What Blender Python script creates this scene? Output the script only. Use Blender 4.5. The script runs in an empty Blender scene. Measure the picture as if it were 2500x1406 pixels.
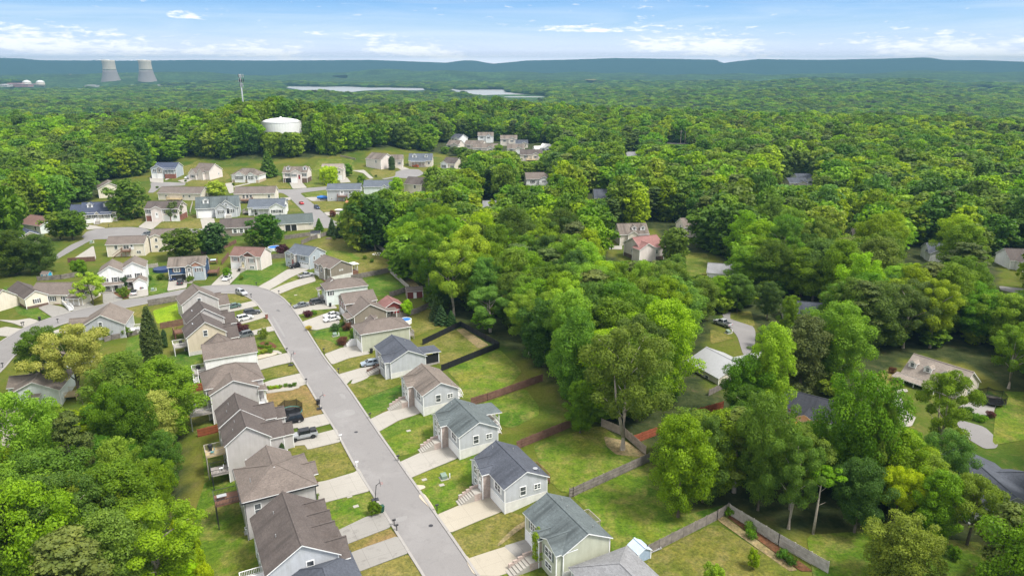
import bpy, bmesh, math, random
import numpy as np
from mathutils import Vector, Matrix
random.seed(7)
rng = np.random.default_rng(11)
scene = bpy.context.scene
COL = scene.collection
R = math.radians

# ---------------------------------------------------------------- camera
CAM_H, FOC = 70.0, 1750.0                    # metres above the street, focal length in pixels of a 2500 px wide frame
PITCH = math.atan((703 - 165) / FOC)
cam_d = bpy.data.cameras.new('camera')
cam = bpy.data.objects.new('camera', cam_d)
COL.objects.link(cam)
cam_d.sensor_width = 36.0
cam_d.lens = 36.0 * FOC / 2500.0
cam_d.clip_start = 1.0
cam_d.clip_end = 60000.0
cam.location = (0, 0, CAM_H)
cam.rotation_euler = (math.pi / 2 - PITCH, 0, 0)
scene.camera = cam
scene.view_settings.view_transform = 'Standard'
scene.view_settings.look = 'None'
scene.view_settings.gamma = 1.0
scene.view_settings.exposure = 0.90
scene.cycles.max_bounces = 6
scene.cycles.diffuse_bounces = 3
scene.cycles.glossy_bounces = 2
scene.cycles.transmission_bounces = 3
scene.cycles.volume_bounces = 0
scene.cycles.use_adaptive_sampling = True
scene.cycles.use_denoising = True

# ---------------------------------------------------------------- sun and sky
SUN_EL, SUN_AZ = R(58), R(118)                # azimuth clockwise from the view direction (+Y)
sun_d = bpy.data.lights.new('sun', 'SUN')
sun_d.energy = 3.1
sun_d.angle = R(15)
sun_d.color = (1.0, 0.965, 0.90)
sun = bpy.data.objects.new('sun', sun_d)
COL.objects.link(sun)
sv = Vector((math.sin(SUN_AZ) * math.cos(SUN_EL), math.cos(SUN_AZ) * math.cos(SUN_EL), math.sin(SUN_EL)))
sun.rotation_euler = sv.to_track_quat('Z', 'Y').to_euler()
sun.location = (0, 0, 300)

world = bpy.data.worlds.new('World')
scene.world = world
world.use_nodes = True
NT = world.node_tree
NT.nodes.clear()


def nd(nt, t, **kw):
    n = nt.nodes.new(t)
    for k, v in kw.items():
        if k.startswith('i_'):
            n.inputs[k[2:].replace('_', ' ')].default_value = v
        else:
            setattr(n, k, v)
    return n


def mth(nt, op, a, b=None, c=None, clamp=False):
    n = nt.nodes.new('ShaderNodeMath')
    n.operation = op
    n.use_clamp = clamp
    for i, v in enumerate((a, b, c)):
        if v is None:
            continue
        if isinstance(v, (int, float)):
            n.inputs[i].default_value = v
        else:
            nt.links.new(v, n.inputs[i])
    return n.outputs[0]


def ramp(nt, fac, stops, interp='LINEAR'):
    n = nt.nodes.new('ShaderNodeValToRGB')
    cr = n.color_ramp
    cr.interpolation = interp
    while len(cr.elements) > 1:
        cr.elements.remove(cr.elements[-1])
    cr.elements[0].position = stops[0][0]
    cr.elements[0].color = tuple(stops[0][1]) + (1,)
    for p, c in stops[1:]:
        e = cr.elements.new(p)
        e.color = tuple(c) + (1,)
    nt.links.new(fac, n.inputs[0])
    return n.outputs[0]


def mixc(nt, fac, a, b, mode='MIX'):
    n = nt.nodes.new('ShaderNodeMix')
    n.data_type = 'RGBA'
    n.blend_type = mode
    for s, v in ((n.inputs[0], fac), (n.inputs[6], a), (n.inputs[7], b)):
        if isinstance(v, (int, float)):
            s.default_value = v
        elif isinstance(v, (tuple, list)):
            s.default_value = tuple(v)[:3] + (1,)
        else:
            nt.links.new(v, s)
    return n.outputs[2]


def noise(nt, vec, scale, detail=3, rough=0.5, dist=0.0):
    n = nt.nodes.new('ShaderNodeTexNoise')
    n.inputs['Scale'].default_value = scale
    n.inputs['Detail'].default_value = detail
    n.inputs['Roughness'].default_value = rough
    n.inputs['Distortion'].default_value = dist
    if vec is not None:
        nt.links.new(vec, n.inputs['Vector'])
    return n.outputs['Fac']


def build_sky():
    tc = nd(NT, 'ShaderNodeTexCoord').outputs['Generated']
    sep = nd(NT, 'ShaderNodeSeparateXYZ')
    NT.links.new(tc, sep.inputs[0])
    X, Y, Z = sep.outputs
    sky = nd(NT, 'ShaderNodeTexSky', sky_type='NISHITA', sun_disc=False, sun_elevation=SUN_EL, sun_rotation=SUN_AZ,
             altitude=300.0, air_density=1.0, dust_density=1.2, ozone_density=1.5)
    # azimuth and elevation in degrees
    az = mth(NT, 'MULTIPLY', mth(NT, 'ARCTAN2', X, Y), 57.2958)
    el = mth(NT, 'MULTIPLY', mth(NT, 'ARCSINE', Z), 57.2958)
    low = ramp(NT, mth(NT, 'DIVIDE', el, 14.0, clamp=True),
               [(0.0, (32, 31, 33)), (0.045, (24, 24.5, 28)), (0.07, (14.2, 14.6, 17.4)), (0.107, (9.6, 10.5, 12.5)), (0.143, (6.9, 8.2, 10.3)), (0.214, (4.2, 6.0, 8.1)), (0.343, (1.85, 3.9, 7.0)), (1.0, (0.9, 2.4, 5.0))])
    base = mixc(NT, mth(NT, 'DIVIDE', mth(NT, 'SUBTRACT', el, 6.0), 12.0, clamp=True), low, sky.outputs[0])
    # cloud texture, stretched along the horizon
    def cvec(sx, sy, off):
        c = nd(NT, 'ShaderNodeCombineXYZ')
        NT.links.new(mth(NT, 'MULTIPLY', az, sx), c.inputs[0])
        NT.links.new(mth(NT, 'MULTIPLY', el, sy), c.inputs[1])
        c.inputs[2].default_value = off
        return c.outputs[0]
    n1 = noise(NT, cvec(0.35, 1.5, 3.0), 1.0, 6, 0.6, 0.3)
    total = None
    # banks of low cumulus: azimuth, elevation of the flat base, half width, height (degrees), slope
    banks = [(-31.5, 1.2, 9.5, 2.0, -0.055), (-19.3, 0.85, 6.0, 1.4, -0.05), (-7.2, 0.95, 6.4, 1.6, -0.10), (14.2, 1.15, 7.0, 2.3, -0.07),
             (31.0, 0.75, 9.5, 1.9, -0.04), (-22.9, 3.25, 1.5, 0.6, -0.05), (5.8, 2.6, 5.0, 0.55, -0.01), (-14.4, 2.3, 1.1, 0.35, -0.1), (-40, 0.5, 5, .6, 0.0)]
    for a0, e0, hw, hh, sl in banks:
        da = mth(NT, 'DIVIDE', mth(NT, 'SUBTRACT', az, a0), hw)
        e1 = mth(NT, 'SUBTRACT', mth(NT, 'SUBTRACT', el, e0), mth(NT, 'MULTIPLY', mth(NT, 'SUBTRACT', az, a0), sl))
        t = mth(NT, 'DIVIDE', e1, hh)
        up = mth(NT, 'SUBTRACT', 1.0, mth(NT, 'MULTIPLY', mth(NT, 'MAXIMUM', t, 0.0), 1.0))
        dn = mth(NT, 'ADD', 1.0, mth(NT, 'MULTIPLY', mth(NT, 'MINIMUM', t, 0.0), 3.2))
        env = mth(NT, 'MULTIPLY', mth(NT, 'MINIMUM', up, dn, clamp=True), mth(NT, 'SUBTRACT', 1.0, mth(NT, 'MULTIPLY', da, da), clamp=True))
        total = env if total is None else mth(NT, 'MAXIMUM', total, env)
    n2 = noise(NT, cvec(1.1, 4.6, 7.0), 1.0, 5, 0.6, 0.2)
    nn = mth(NT, 'ADD', mth(NT, 'ADD', mth(NT, 'MULTIPLY', n1, 0.8), mth(NT, 'MULTIPLY', n2, 0.9)), -0.35)
    dens = mth(NT, 'MULTIPLY', mth(NT, 'SUBTRACT', mth(NT, 'ADD', mth(NT, 'MULTIPLY', total, 0.40), nn), 0.66), 5.0, clamp=True)
    # thin veil high up
    n3 = noise(NT, cvec(0.06, 0.75, 1.0), 1.0, 5, 0.62, 0.6)
    veil = mth(NT, 'MULTIPLY', mth(NT, 'SUBTRACT', n3, 0.43), 2.3, clamp=True)
    lit = ramp(NT, mth(NT, 'DIVIDE', el, 14.0, clamp=True), [(0.0, (34, 33, 33)), (0.045, (29, 28, 28)), (0.07, (21, 20, 19.5)), (0.107, (15.5, 14.8, 14.3)), (0.143, (12.6, 12.1, 11.9)), (0.343, (8.6, 8.4, 8.4)), (1.0, (7.0, 7.0, 7.0))])
    c1 = mixc(NT, mth(NT, 'MULTIPLY', veil, 0.50), base, mixc(NT, 0.35, lit, base))
    c2 = mixc(NT, mth(NT, 'MULTIPLY', dens, 0.85), c1, lit)
    # broad bright overcast sheet above the frame: most of the soft light comes from it
    hi = mth(NT, 'DIVIDE', mth(NT, 'SUBTRACT', el, 7.0), 12.0, clamp=True)
    n4 = noise(NT, cvec(0.05, 0.09, 5.0), 1.0, 4, 0.55, 0.4)
    c3 = mixc(NT, mth(NT, 'MULTIPLY', hi, mth(NT, 'MULTIPLY', n4, 1.6, clamp=True)), c2, (10.8, 10.7, 10.6))
    bg = nd(NT, 'ShaderNodeBackground')
    bg.inputs['Strength'].default_value = 0.090
    NT.links.new(c3, bg.inputs['Color'])
    out = nd(NT, 'ShaderNodeOutputWorld')
    NT.links.new(bg.outputs[0], out.inputs['Surface'])


build_sky()

# ---------------------------------------------------------------- ground height
RU = Vector((-0.455, 0.8905))               # direction of the straight street
RN = Vector((0.8905, 0.455))                # to its right
RC = Vector((-9.0, 86.5))


def smooth(a, b, v):
    t = np.clip((v - a) / (b - a), 0, 1)
    return t * t * (3 - 2 * t)


def roll(x, y, w, ph):
    return (np.sin(x / w + ph) * np.cos(y / (w * 1.3) + ph * 2.1) + 0.6 * np.sin((x + y) / (w * 0.61) + ph * 3)
            + 0.4 * np.cos((x - 1.3 * y) / (w * 0.37) + ph))


def height(x, y):
    x = np.asarray(x, float)
    y = np.asarray(y, float)
    s = (x - RC.x) * RN.x + (y - RC.y) * RN.y
    t = (x - RC.x) * RU.x + (y - RC.y) * RU.y
    fade = 1 - smooth(55, 110, t)
    z = fade * (-3.2 * smooth(-12, -33, s) * (1 - 0.0 * t) + 1.5 * smooth(13, 25, s))
    r = np.hypot(x, y)
    z = z + 20 * np.exp(-(((x + 190) / 90) ** 2 + ((y - 600) / 75) ** 2))
    z = z + 13 * np.exp(-(((x + 105) / 150) ** 2 + ((y - 880) / 110) ** 2))
    z = z + 7 * np.exp(-(((x + 430) / 260) ** 2 + ((y - 640) / 150) ** 2))
    z = z + 5 * smooth(520, 800, r) * (roll(x, y, 120, 0.4) * 0.35)
    drop = smooth(880, 1350, r)
    z = z * (1 - drop) - 37.5 * drop
    z = z + smooth(1200, 1800, r) * (1 - smooth(2600, 3100, r)) * np.maximum(0, roll(x, y, 230, 1.1) * 12 + 4)
    side = smooth(350, 1300, x) + smooth(-1700, -2300, x)
    z = z + side * smooth(2100, 3000, r) * (1 - smooth(4700, 5400, r)) * np.maximum(0, roll(x, y, 330, 0.9) * 17 + 8)
    mid = smooth(4400, 5700, r)
    z = z + mid * (50 + 18 * roll(x, y, 620, 2.2) + 10 * roll(x, y, 260, 0.3)) * (1 - smooth(7000, 8200, r))
    z = z + smooth(4600, 5200, r) * (1 - smooth(6000, 7000, r)) * np.maximum(0, roll(x, y, 420, 1.7) * 7)
    return z


def hz(x, y):
    return float(height(x, y))


def at(px, py, dz=0.0):
    """ground point seen at a pixel of the 2500 px wide frame, or the point dz above it"""
    a, b = (px - 1250) / FOC, -(py - 703) / FOC
    d = Vector((a, math.cos(PITCH) + b * math.sin(PITCH), -math.sin(PITCH) + b * math.cos(PITCH)))
    z = 0.0
    for _ in range(14):
        t = (z + dz - CAM_H) / d.z
        z = 0.5 * z + 0.5 * hz(d.x * t, d.y * t)
    t = (z + dz - CAM_H) / d.z
    return Vector((d.x * t, d.y * t, z + dz))


def to_px(x, y, z):
    dz = z - CAM_H
    d = y * math.cos(PITCH) - dz * math.sin(PITCH)
    u = y * math.sin(PITCH) + dz * math.cos(PITCH)
    return 1250 + FOC * x / d, 703 - FOC * u / d, d


VIEWS = {0: (0, 0, 1.0), 1: (0, 360, 4.686), 2: (400, 360, 4.686), 3: (800, 280, 3.905), 4: (0, 600, 4.686), 5: (400, 580, 4.686),
         6: (700, 560, 4.686), 7: (400, 780, 4.686), 8: (750, 800, 4.686), 11: (450, 1050, 3.95), 12: (900, 1050, 3.95),
         13: (1300, 1050, 3.333), 14: (1900, 900, 2.778), 15: (1400, 500, 2.273), 18: (0, 800, 2.32)}


def q(v, x, y):
    ox, oy, s = VIEWS[v]
    return ox + x / s, oy + y / s


# ---------------------------------------------------------------- materials
MATS = {}


def new_mat(name):
    m = bpy.data.materials.new(name)
    m.use_nodes = True
    nt = m.node_tree
    nt.nodes.clear()
    return m, nt


def finish(nt, bsdf):
    o = nt.nodes.new('ShaderNodeOutputMaterial')
    nt.links.new(bsdf, o.inputs['Surface'])


def principled(nt, col, rough=0.8, metal=0.0, spec=0.3, bump=None, bstr=0.3, bdist=0.05):
    p = nt.nodes.new('ShaderNodeBsdfPrincipled')
    if isinstance(col, (tuple, list)):
        p.inputs['Base Color'].default_value = tuple(col)[:3] + (1,)
    else:
        nt.links.new(col, p.inputs['Base Color'])
    p.inputs['Roughness'].default_value = rough
    p.inputs['Metallic'].default_value = metal
    p.inputs['Specular IOR Level'].default_value = spec
    if bump is not None:
        b = nt.nodes.new('ShaderNodeBump')
        b.inputs['Strength'].default_value = bstr
        b.inputs['Distance'].default_value = bdist
        nt.links.new(bump, b.inputs['Height'])
        nt.links.new(b.outputs[0], p.inputs['Normal'])
    finish(nt, p.outputs[0])
    return p


def geo_pos(nt):
    return nt.nodes.new('ShaderNodeNewGeometry').outputs['Position']


def obj_pos(nt):
    return nt.nodes.new('ShaderNodeTexCoord').outputs['Object']


def sc3(c, k):
    return tuple(min(1.0, v * k) for v in c)


def paint(name, c, rough=0.5, metal=0.0, spec=0.4, var=0.12, scale=1.5):
    if name in MATS:
        return MATS[name]
    m, nt = new_mat(name)
    n = noise(nt, obj_pos(nt), scale, 4, 0.6)
    col = ramp(nt, n, [(0.3, sc3(c, 1 - var)), (0.7, sc3(c, 1 + var))])
    principled(nt, col, rough, metal, spec)
    MATS[name] = m
    return m


def siding(name, c):
    if name in MATS:
        return MATS[name]
    m, nt = new_mat(name)
    pos = obj_pos(nt)
    sep = nd(nt, 'ShaderNodeSeparateXYZ')
    nt.links.new(pos, sep.inputs[0])
    lap = mth(nt, 'FRACT', mth(nt, 'MULTIPLY', sep.outputs[2], 4.4))
    line = ramp(nt, lap, [(0.0, (0.82,) * 3), (0.12, (1,) * 3), (1.0, (1,) * 3)])
    n = noise(nt, pos, 0.6, 4, 0.6)
    col = ramp(nt, n, [(0.3, sc3(c, 0.93)), (0.7, sc3(c, 1.05))])
    mp = nd(nt, 'ShaderNodeMapping')
    mp.inputs['Scale'].default_value = (1.2, 1.2, 0.14)
    nt.links.new(pos, mp.inputs[0])
    drip = noise(nt, mp.outputs[0], 1.6, 4, 0.65)
    col = mixc(nt, 0.7, col, line, 'MULTIPLY')
    col = mixc(nt, 1.0, col, ramp(nt, drip, [(0.35, (0.90, 0.895, 0.88)), (0.6, (1, 1, 1))]), 'MULTIPLY')
    principled(nt, col, 0.55, 0, 0.3, lap, 0.35, 0.02)
    MATS[name] = m
    return m


def shingle(name, c, streak=0.0):
    if name in MATS:
        return MATS[name]
    m, nt = new_mat(name)
    pos = obj_pos(nt)
    big = noise(nt, pos, 0.35, 4, 0.6)
    fine = noise(nt, pos, 5.5, 3, 0.7)
    mp = nd(nt, 'ShaderNodeMapping')
    mp.inputs['Scale'].default_value = (3.2, 3.2, 7.0)
    nt.links.new(pos, mp.inputs[0])
    tab = nt.nodes.new('ShaderNodeTexVoronoi')
    tab.inputs['Scale'].default_value = 1.0
    nt.links.new(mp.outputs[0], tab.inputs['Vector'])
    col = ramp(nt, big, [(0.3, sc3(c, 0.86)), (0.7, sc3(c, 1.12))])
    col = mixc(nt, 1.0, col, ramp(nt, fine, [(0.3, (0.84,) * 3), (0.7, (1.12,) * 3)]), 'MULTIPLY')
    sepc = nt.nodes.new('ShaderNodeSeparateColor')
    nt.links.new(tab.outputs['Color'], sepc.inputs[0])
    col = mixc(nt, 1.0, col, ramp(nt, sepc.outputs[0], [(0.0, (0.86,) * 3), (1.0, (1.1,) * 3)]), 'MULTIPLY')
    sep = nd(nt, 'ShaderNodeSeparateXYZ')
    nt.links.new(pos, sep.inputs[0])
    row = mth(nt, 'FRACT', mth(nt, 'MULTIPLY', sep.outputs[2], 6.0))
    col = mixc(nt, 0.6, col, ramp(nt, row, [(0.0, (0.8,) * 3), (0.18, (1,) * 3)]), 'MULTIPLY')
    if streak > 0:
        mp2 = nd(nt, 'ShaderNodeMapping')
        mp2.inputs['Scale'].default_value = (0.9, 0.07, 0.07)
        nt.links.new(pos, mp2.inputs[0])
        s = noise(nt, mp2.outputs[0], 1.0, 4, 0.6, 0.2)
        side = ramp(nt, mth(nt, 'ADD', mth(nt, 'MULTIPLY', sep.outputs[1], -0.25), 0.5), [(0.35, (0, 0, 0)), (0.75, (1, 1, 1))])
        f = mth(nt, 'MULTIPLY', mth(nt, 'MULTIPLY', mth(nt, 'SUBTRACT', s, 0.42), 4.0, clamp=True), streak)
        fs = mth(nt, 'MULTIPLY', f, side)
        col = mixc(nt, fs, col, sc3(c, 0.42))
    principled(nt, col, 0.9, 0, 0.2, fine, 0.4, 0.03)
    MATS[name] = m
    return m


def masonry(name, c, c2, mortar=(0.4, 0.38, 0.35), bw=0.5, bh=0.2):
    if name in MATS:
        return MATS[name]
    m, nt = new_mat(name)
    pos = obj_pos(nt)
    sep = nd(nt, 'ShaderNodeSeparateXYZ')
    nt.links.new(pos, sep.inputs[0])
    cb = nd(nt, 'ShaderNodeCombineXYZ')
    nt.links.new(mth(nt, 'ADD', sep.outputs[0], sep.outputs[1]), cb.inputs[0])
    nt.links.new(sep.outputs[2], cb.inputs[1])
    br = nt.nodes.new('ShaderNodeTexBrick')
    nt.links.new(cb.outputs[0], br.inputs['Vector'])
    br.inputs['Color1'].default_value = c + (1,)
    br.inputs['Color2'].default_value = c2 + (1,)
    br.inputs['Mortar'].default_value = mortar + (1,)
    br.inputs['Scale'].default_value = 1.0
    br.inputs['Brick Width'].default_value = bw
    br.inputs['Row Height'].default_value = bh
    br.inputs['Mortar Size'].default_value = 0.015
    n = noise(nt, pos, 2.0, 4, 0.65)
    col = mixc(nt, 1.0, br.outputs['Color'], ramp(nt, n, [(0.3, (0.8,) * 3), (0.7, (1.1,) * 3)]), 'MULTIPLY')
    principled(nt, col, 0.9, 0, 0.2)
    MATS[name] = m
    return m


def glass_mat():
    m, nt = new_mat('window_glass')
    n = noise(nt, obj_pos(nt), 1.3, 2, 0.5)
    col = ramp(nt, n, [(0.35, (0.03, 0.035, 0.042)), (0.7, (0.14, 0.15, 0.16))])  # paler tones put reflections into the pane colour
    principled(nt, col, 0.08, 0, 0.9)
    return m


def grass(name, cols, dry=(0.22, 0.19, 0.07), dry_amt=0.5, mow=0.0, dirt=None):
    """lawn: three greens mixed by noise, straw-coloured and bare patches"""
    if name in MATS:
        return MATS[name]
    m, nt = new_mat(name)
    pos = geo_pos(nt)
    a = noise(nt, pos, 0.045, 5, 0.62, 0.8)
    b = noise(nt, pos, 0.28, 5, 0.68, 0.5)
    c = noise(nt, pos, 2.4, 4, 0.75)
    col = ramp(nt, a, [(0.34, cols[0]), (0.5, cols[1]), (0.64, cols[2])])
    patch = mth(nt, 'MULTIPLY', mth(nt, 'SUBTRACT', b, 0.46), 6.0, clamp=True)
    col = mixc(nt, mth(nt, 'MULTIPLY', patch, dry_amt), col, dry)
    dk = mth(nt, 'MULTIPLY', mth(nt, 'SUBTRACT', 0.45, b), 4.0, clamp=True)
    col = mixc(nt, mth(nt, 'MULTIPLY', dk, 0.45), col, sc3(cols[0], 0.6))
    col = mixc(nt, 1.0, col, ramp(nt, c, [(0.3, (0.60,) * 3), (0.7, (1.42,) * 3)]), 'MULTIPLY')
    if mow > 0:
        w = nt.nodes.new('ShaderNodeTexWave')
        w.inputs['Scale'].default_value = 0.55
        w.inputs['Distortion'].default_value = 2.0
        nt.links.new(pos, w.inputs['Vector'])
        col = mixc(nt, mow, col, ramp(nt, w.outputs['Fac'], [(0.3, (0.8,) * 3), (0.7, (1.15,) * 3)]), 'MULTIPLY')
    if dirt is not None:
        e = noise(nt, pos, 0.16, 5, 0.7, 0.9)
        col = mixc(nt, mth(nt, 'MULTIPLY', mth(nt, 'SUBTRACT', e, 0.54), 9.0, clamp=True), col, dirt)
    m2 = noise(nt, pos, 0.95, 5, 0.72, 0.3)
    col = mixc(nt, 1.0, col, ramp(nt, m2, [(0.34, (0.60, 0.70, 0.55)), (0.5, (0.90, 0.96, 0.80)), (0.68, (1.22, 1.18, 0.95))]), 'MULTIPLY')
    g = noise(nt, pos, 5.0, 3, 0.7)
    principled(nt, col, 0.95, 0, 0.15, g, 0.7, 0.15)
    MATS[name] = m
    return m


def ground_mat():
    m, nt = new_mat('ground_cover')
    pos = geo_pos(nt)
    a = noise(nt, pos, 0.03, 5, 0.6, 0.6)
    b = noise(nt, pos, 0.3, 5, 0.68, 0.5)
    c = noise(nt, pos, 2.2, 4, 0.75)
    lawn = ramp(nt, a, [(0.36, (0.042, 0.080, 0.008)), (0.5, (0.080, 0.102, 0.012)), (0.66, (0.125, 0.120, 0.022))])
    lawn = mixc(nt, mth(nt, 'MULTIPLY', mth(nt, 'SUBTRACT', b, 0.5), 3.5, clamp=True), lawn, (0.135, 0.118, 0.036))
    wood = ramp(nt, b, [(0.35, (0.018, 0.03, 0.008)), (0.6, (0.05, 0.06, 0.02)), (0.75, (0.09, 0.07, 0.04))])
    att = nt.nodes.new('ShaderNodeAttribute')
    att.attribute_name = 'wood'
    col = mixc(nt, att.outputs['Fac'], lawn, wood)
    col = mixc(nt, 1.0, col, ramp(nt, c, [(0.25, (0.7,) * 3), (0.75, (1.28,) * 3)]), 'MULTIPLY')
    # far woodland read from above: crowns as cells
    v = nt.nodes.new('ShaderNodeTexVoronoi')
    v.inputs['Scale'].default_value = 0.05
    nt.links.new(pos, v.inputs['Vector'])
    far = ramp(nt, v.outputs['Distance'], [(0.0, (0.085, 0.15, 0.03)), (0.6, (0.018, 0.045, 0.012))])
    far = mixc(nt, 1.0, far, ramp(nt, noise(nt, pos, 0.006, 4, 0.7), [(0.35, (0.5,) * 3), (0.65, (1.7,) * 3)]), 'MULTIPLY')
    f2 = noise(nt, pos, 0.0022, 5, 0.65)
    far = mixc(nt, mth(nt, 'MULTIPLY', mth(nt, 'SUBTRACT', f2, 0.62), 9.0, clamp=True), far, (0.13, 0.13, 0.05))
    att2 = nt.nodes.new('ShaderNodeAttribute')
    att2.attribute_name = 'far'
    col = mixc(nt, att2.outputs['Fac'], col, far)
    g = noise(nt, pos, 4.0, 3, 0.7)
    principled(nt, col, 0.95, 0, 0.1, g, 0.5, 0.12)
    return m


def paving(name, c, c_pale, c_stain, rough=0.9, joints=0.0, scale=1.0, cracks=0.0):
    if name in MATS:
        return MATS[name]
    m, nt = new_mat(name)
    pos = geo_pos(nt)
    a = noise(nt, pos, 0.10 * scale, 5, 0.6, 0.5)
    b = noise(nt, pos, 0.45 * scale, 5, 0.65, 0.8)
    f = noise(nt, pos, 7.0, 3, 0.7)
    col = mixc(nt, mth(nt, 'MULTIPLY', mth(nt, 'SUBTRACT', a, 0.5), 3.0, clamp=True), c, c_pale)
    col = mixc(nt, mth(nt, 'MULTIPLY', mth(nt, 'SUBTRACT', b, 0.56), 4.0, clamp=True), col, c_stain)
    col = mixc(nt, 1.0, col, ramp(nt, f, [(0.25, (0.9,) * 3), (0.75, (1.08,) * 3)]), 'MULTIPLY')
    if cracks > 0:
        v = nt.nodes.new('ShaderNodeTexVoronoi')
        v.feature = 'DISTANCE_TO_EDGE'
        v.inputs['Scale'].default_value = 0.11
        w = nt.nodes.new('ShaderNodeTexNoise')
        w.inputs['Scale'].default_value = 0.7
        nt.links.new(pos, w.inputs['Vector'])
        add = nt.nodes.new('ShaderNodeVectorMath')
        add.operation = 'MULTIPLY_ADD'
        nt.links.new(w.outputs['Color'], add.inputs[0])
        add.inputs[1].default_value = (2.5, 2.5, 0)
        nt.links.new(pos, add.inputs[2])
        nt.links.new(add.outputs[0], v.inputs['Vector'])
        cr = mth(nt, 'SUBTRACT', 1.0, mth(nt, 'MULTIPLY', v.outputs['Distance'], 70.0), clamp=True)
        col = mixc(nt, mth(nt, 'MULTIPLY', cr, cracks), col, sc3(c, 0.5))
    if joints > 0:
        mp = nd(nt, 'ShaderNodeMapping')
        mp.inputs['Rotation'].default_value = (0, 0, R(-27))
        nt.links.new(pos, mp.inputs[0])
        sp = nd(nt, 'ShaderNodeSeparateXYZ')
        nt.links.new(mp.outputs[0], sp.inputs[0])
        jx = mth(nt, 'LESS_THAN', mth(nt, 'FRACT', mth(nt, 'DIVIDE', sp.outputs[0], 3.6)), 0.02)
        jy = mth(nt, 'LESS_THAN', mth(nt, 'FRACT', mth(nt, 'DIVIDE', sp.outputs[1], 3.1)), 0.02)
        col = mixc(nt, mth(nt, 'MULTIPLY', mth(nt, 'MAXIMUM', jx, jy), joints), col, sc3(c, 0.55))
    principled(nt, col, rough, 0, 0.2, f, 0.15, 0.02)
    MATS[name] = m
    return m


def foliage(name, c_lo, c_hi, rough=0.6, transl=0.38, vary=0.10):
    if name in MATS:
        return MATS[name]
    m, nt = new_mat(name)
    oi = nt.nodes.new('ShaderNodeObjectInfo')
    pos = obj_pos(nt)
    n = noise(nt, pos, 0.42, 3, 0.6)
    n2 = noise(nt, pos, 2.2, 2, 0.6)
    k = mth(nt, 'ADD', mth(nt, 'MULTIPLY', n, 0.65), mth(nt, 'MULTIPLY', n2, 0.35))
    col = ramp(nt, k, [(0.34, c_lo), (0.66, c_hi)])
    hsv = nt.nodes.new('ShaderNodeHueSaturation')
    nt.links.new(col, hsv.inputs['Color'])
    nt.links.new(mth(nt, 'ADD', 0.5 - 0.035, mth(nt, 'MULTIPLY', oi.outputs['Random'], 0.042)), hsv.inputs['Hue'])
    r2 = mth(nt, 'FRACT', mth(nt, 'MULTIPLY', oi.outputs['Random'], 17.31))
    nt.links.new(mth(nt, 'ADD', 0.84, mth(nt, 'MULTIPLY', r2, 0.58)), hsv.inputs['Value'])
    r3 = mth(nt, 'FRACT', mth(nt, 'MULTIPLY', oi.outputs['Random'], 5.77))
    nt.links.new(mth(nt, 'ADD', 0.94, mth(nt, 'MULTIPLY', r3, 0.16)), hsv.inputs['Saturation'])
    p = nt.nodes.new('ShaderNodeBsdfPrincipled')
    nt.links.new(hsv.outputs[0], p.inputs['Base Color'])
    p.inputs['Roughness'].default_value = rough
    p.inputs['Specular IOR Level'].default_value = 0.25
    t = nt.nodes.new('ShaderNodeBsdfTranslucent')
    tcol = mixc(nt, 1.0, hsv.outputs[0], (1.25, 1.35, 0.55), 'MULTIPLY')
    nt.links.new(tcol, t.inputs['Color'])
    mx = nt.nodes.new('ShaderNodeMixShader')
    mx.inputs[0].default_value = transl
    nt.links.new(p.outputs[0], mx.inputs[1])
    nt.links.new(t.outputs[0], mx.inputs[2])
    finish(nt, mx.outputs[0])
    MATS[name] = m
    return m


WHITE = paint('white_trim', (0.80, 0.80, 0.79), 0.45, var=0.03)
BLACK = paint('black_plastic_and_shade', (0.018, 0.018, 0.02), 0.5)
DARKMETAL = paint('dark_metal', (0.05, 0.05, 0.055), 0.4, 0.6)
GREYMETAL = paint('grey_metal', (0.42, 0.43, 0.44), 0.4, 0.5)
GLASS = glass_mat()
CONC_WALL = masonry('block_foundation', (0.55, 0.53, 0.50), (0.50, 0.48, 0.45), (0.42, 0.40, 0.38), 0.4, 0.2)
WHITE_FOUND = paint('pale_rendered_foundation', (0.60, 0.59, 0.56), 0.85, var=0.12, scale=0.9)
BRICK_PINK = masonry('pinkish_brick', (0.42, 0.33, 0.29), (0.33, 0.25, 0.21))
BRICK_RED = masonry('red_brick', (0.26, 0.075, 0.045), (0.20, 0.06, 0.04), (0.3, 0.27, 0.24))
BRICK_BROWN = masonry('brown_brick', (0.16, 0.09, 0.065), (0.11, 0.065, 0.05), (0.2, 0.18, 0.16))
STONE = masonry('grey_stacked_stone', (0.30, 0.27, 0.24), (0.40, 0.37, 0.33), (0.2, 0.19, 0.17), 0.35, 0.14)
BARK = paint('bark', (0.13, 0.105, 0.08), 0.95, var=0.35, scale=2.0)
BARK_PALE = paint('pale_bark', (0.36, 0.31, 0.25), 0.95, var=0.25, scale=2.0)
DECK_GREY = paint('weathered_deck_wood', (0.30, 0.27, 0.25), 0.85, var=0.2)
DECK_BROWN = paint('brown_stained_wood', (0.17, 0.085, 0.055), 0.8, var=0.2)
DECK_TAN = paint('new_pine_wood', (0.46, 0.36, 0.20), 0.8, var=0.15)
DECK_WHITE = paint('white_painted_wood', (0.66, 0.65, 0.64), 0.6, var=0.06)
FENCE_GREY = paint('weathered_grey_fence', (0.20, 0.175, 0.155), 0.9, var=0.35, scale=1.1)
FENCE_RED = paint('red_stained_fence', (0.30, 0.085, 0.04), 0.85, var=0.22, scale=1.1)
FENCE_BROWN = paint('brown_fence', (0.175, 0.095, 0.068), 0.9, var=0.25, scale=1.1)
FENCE_TAN = paint('tan_fence', (0.33, 0.27, 0.21), 0.9, var=0.25, scale=1.1)
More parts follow.
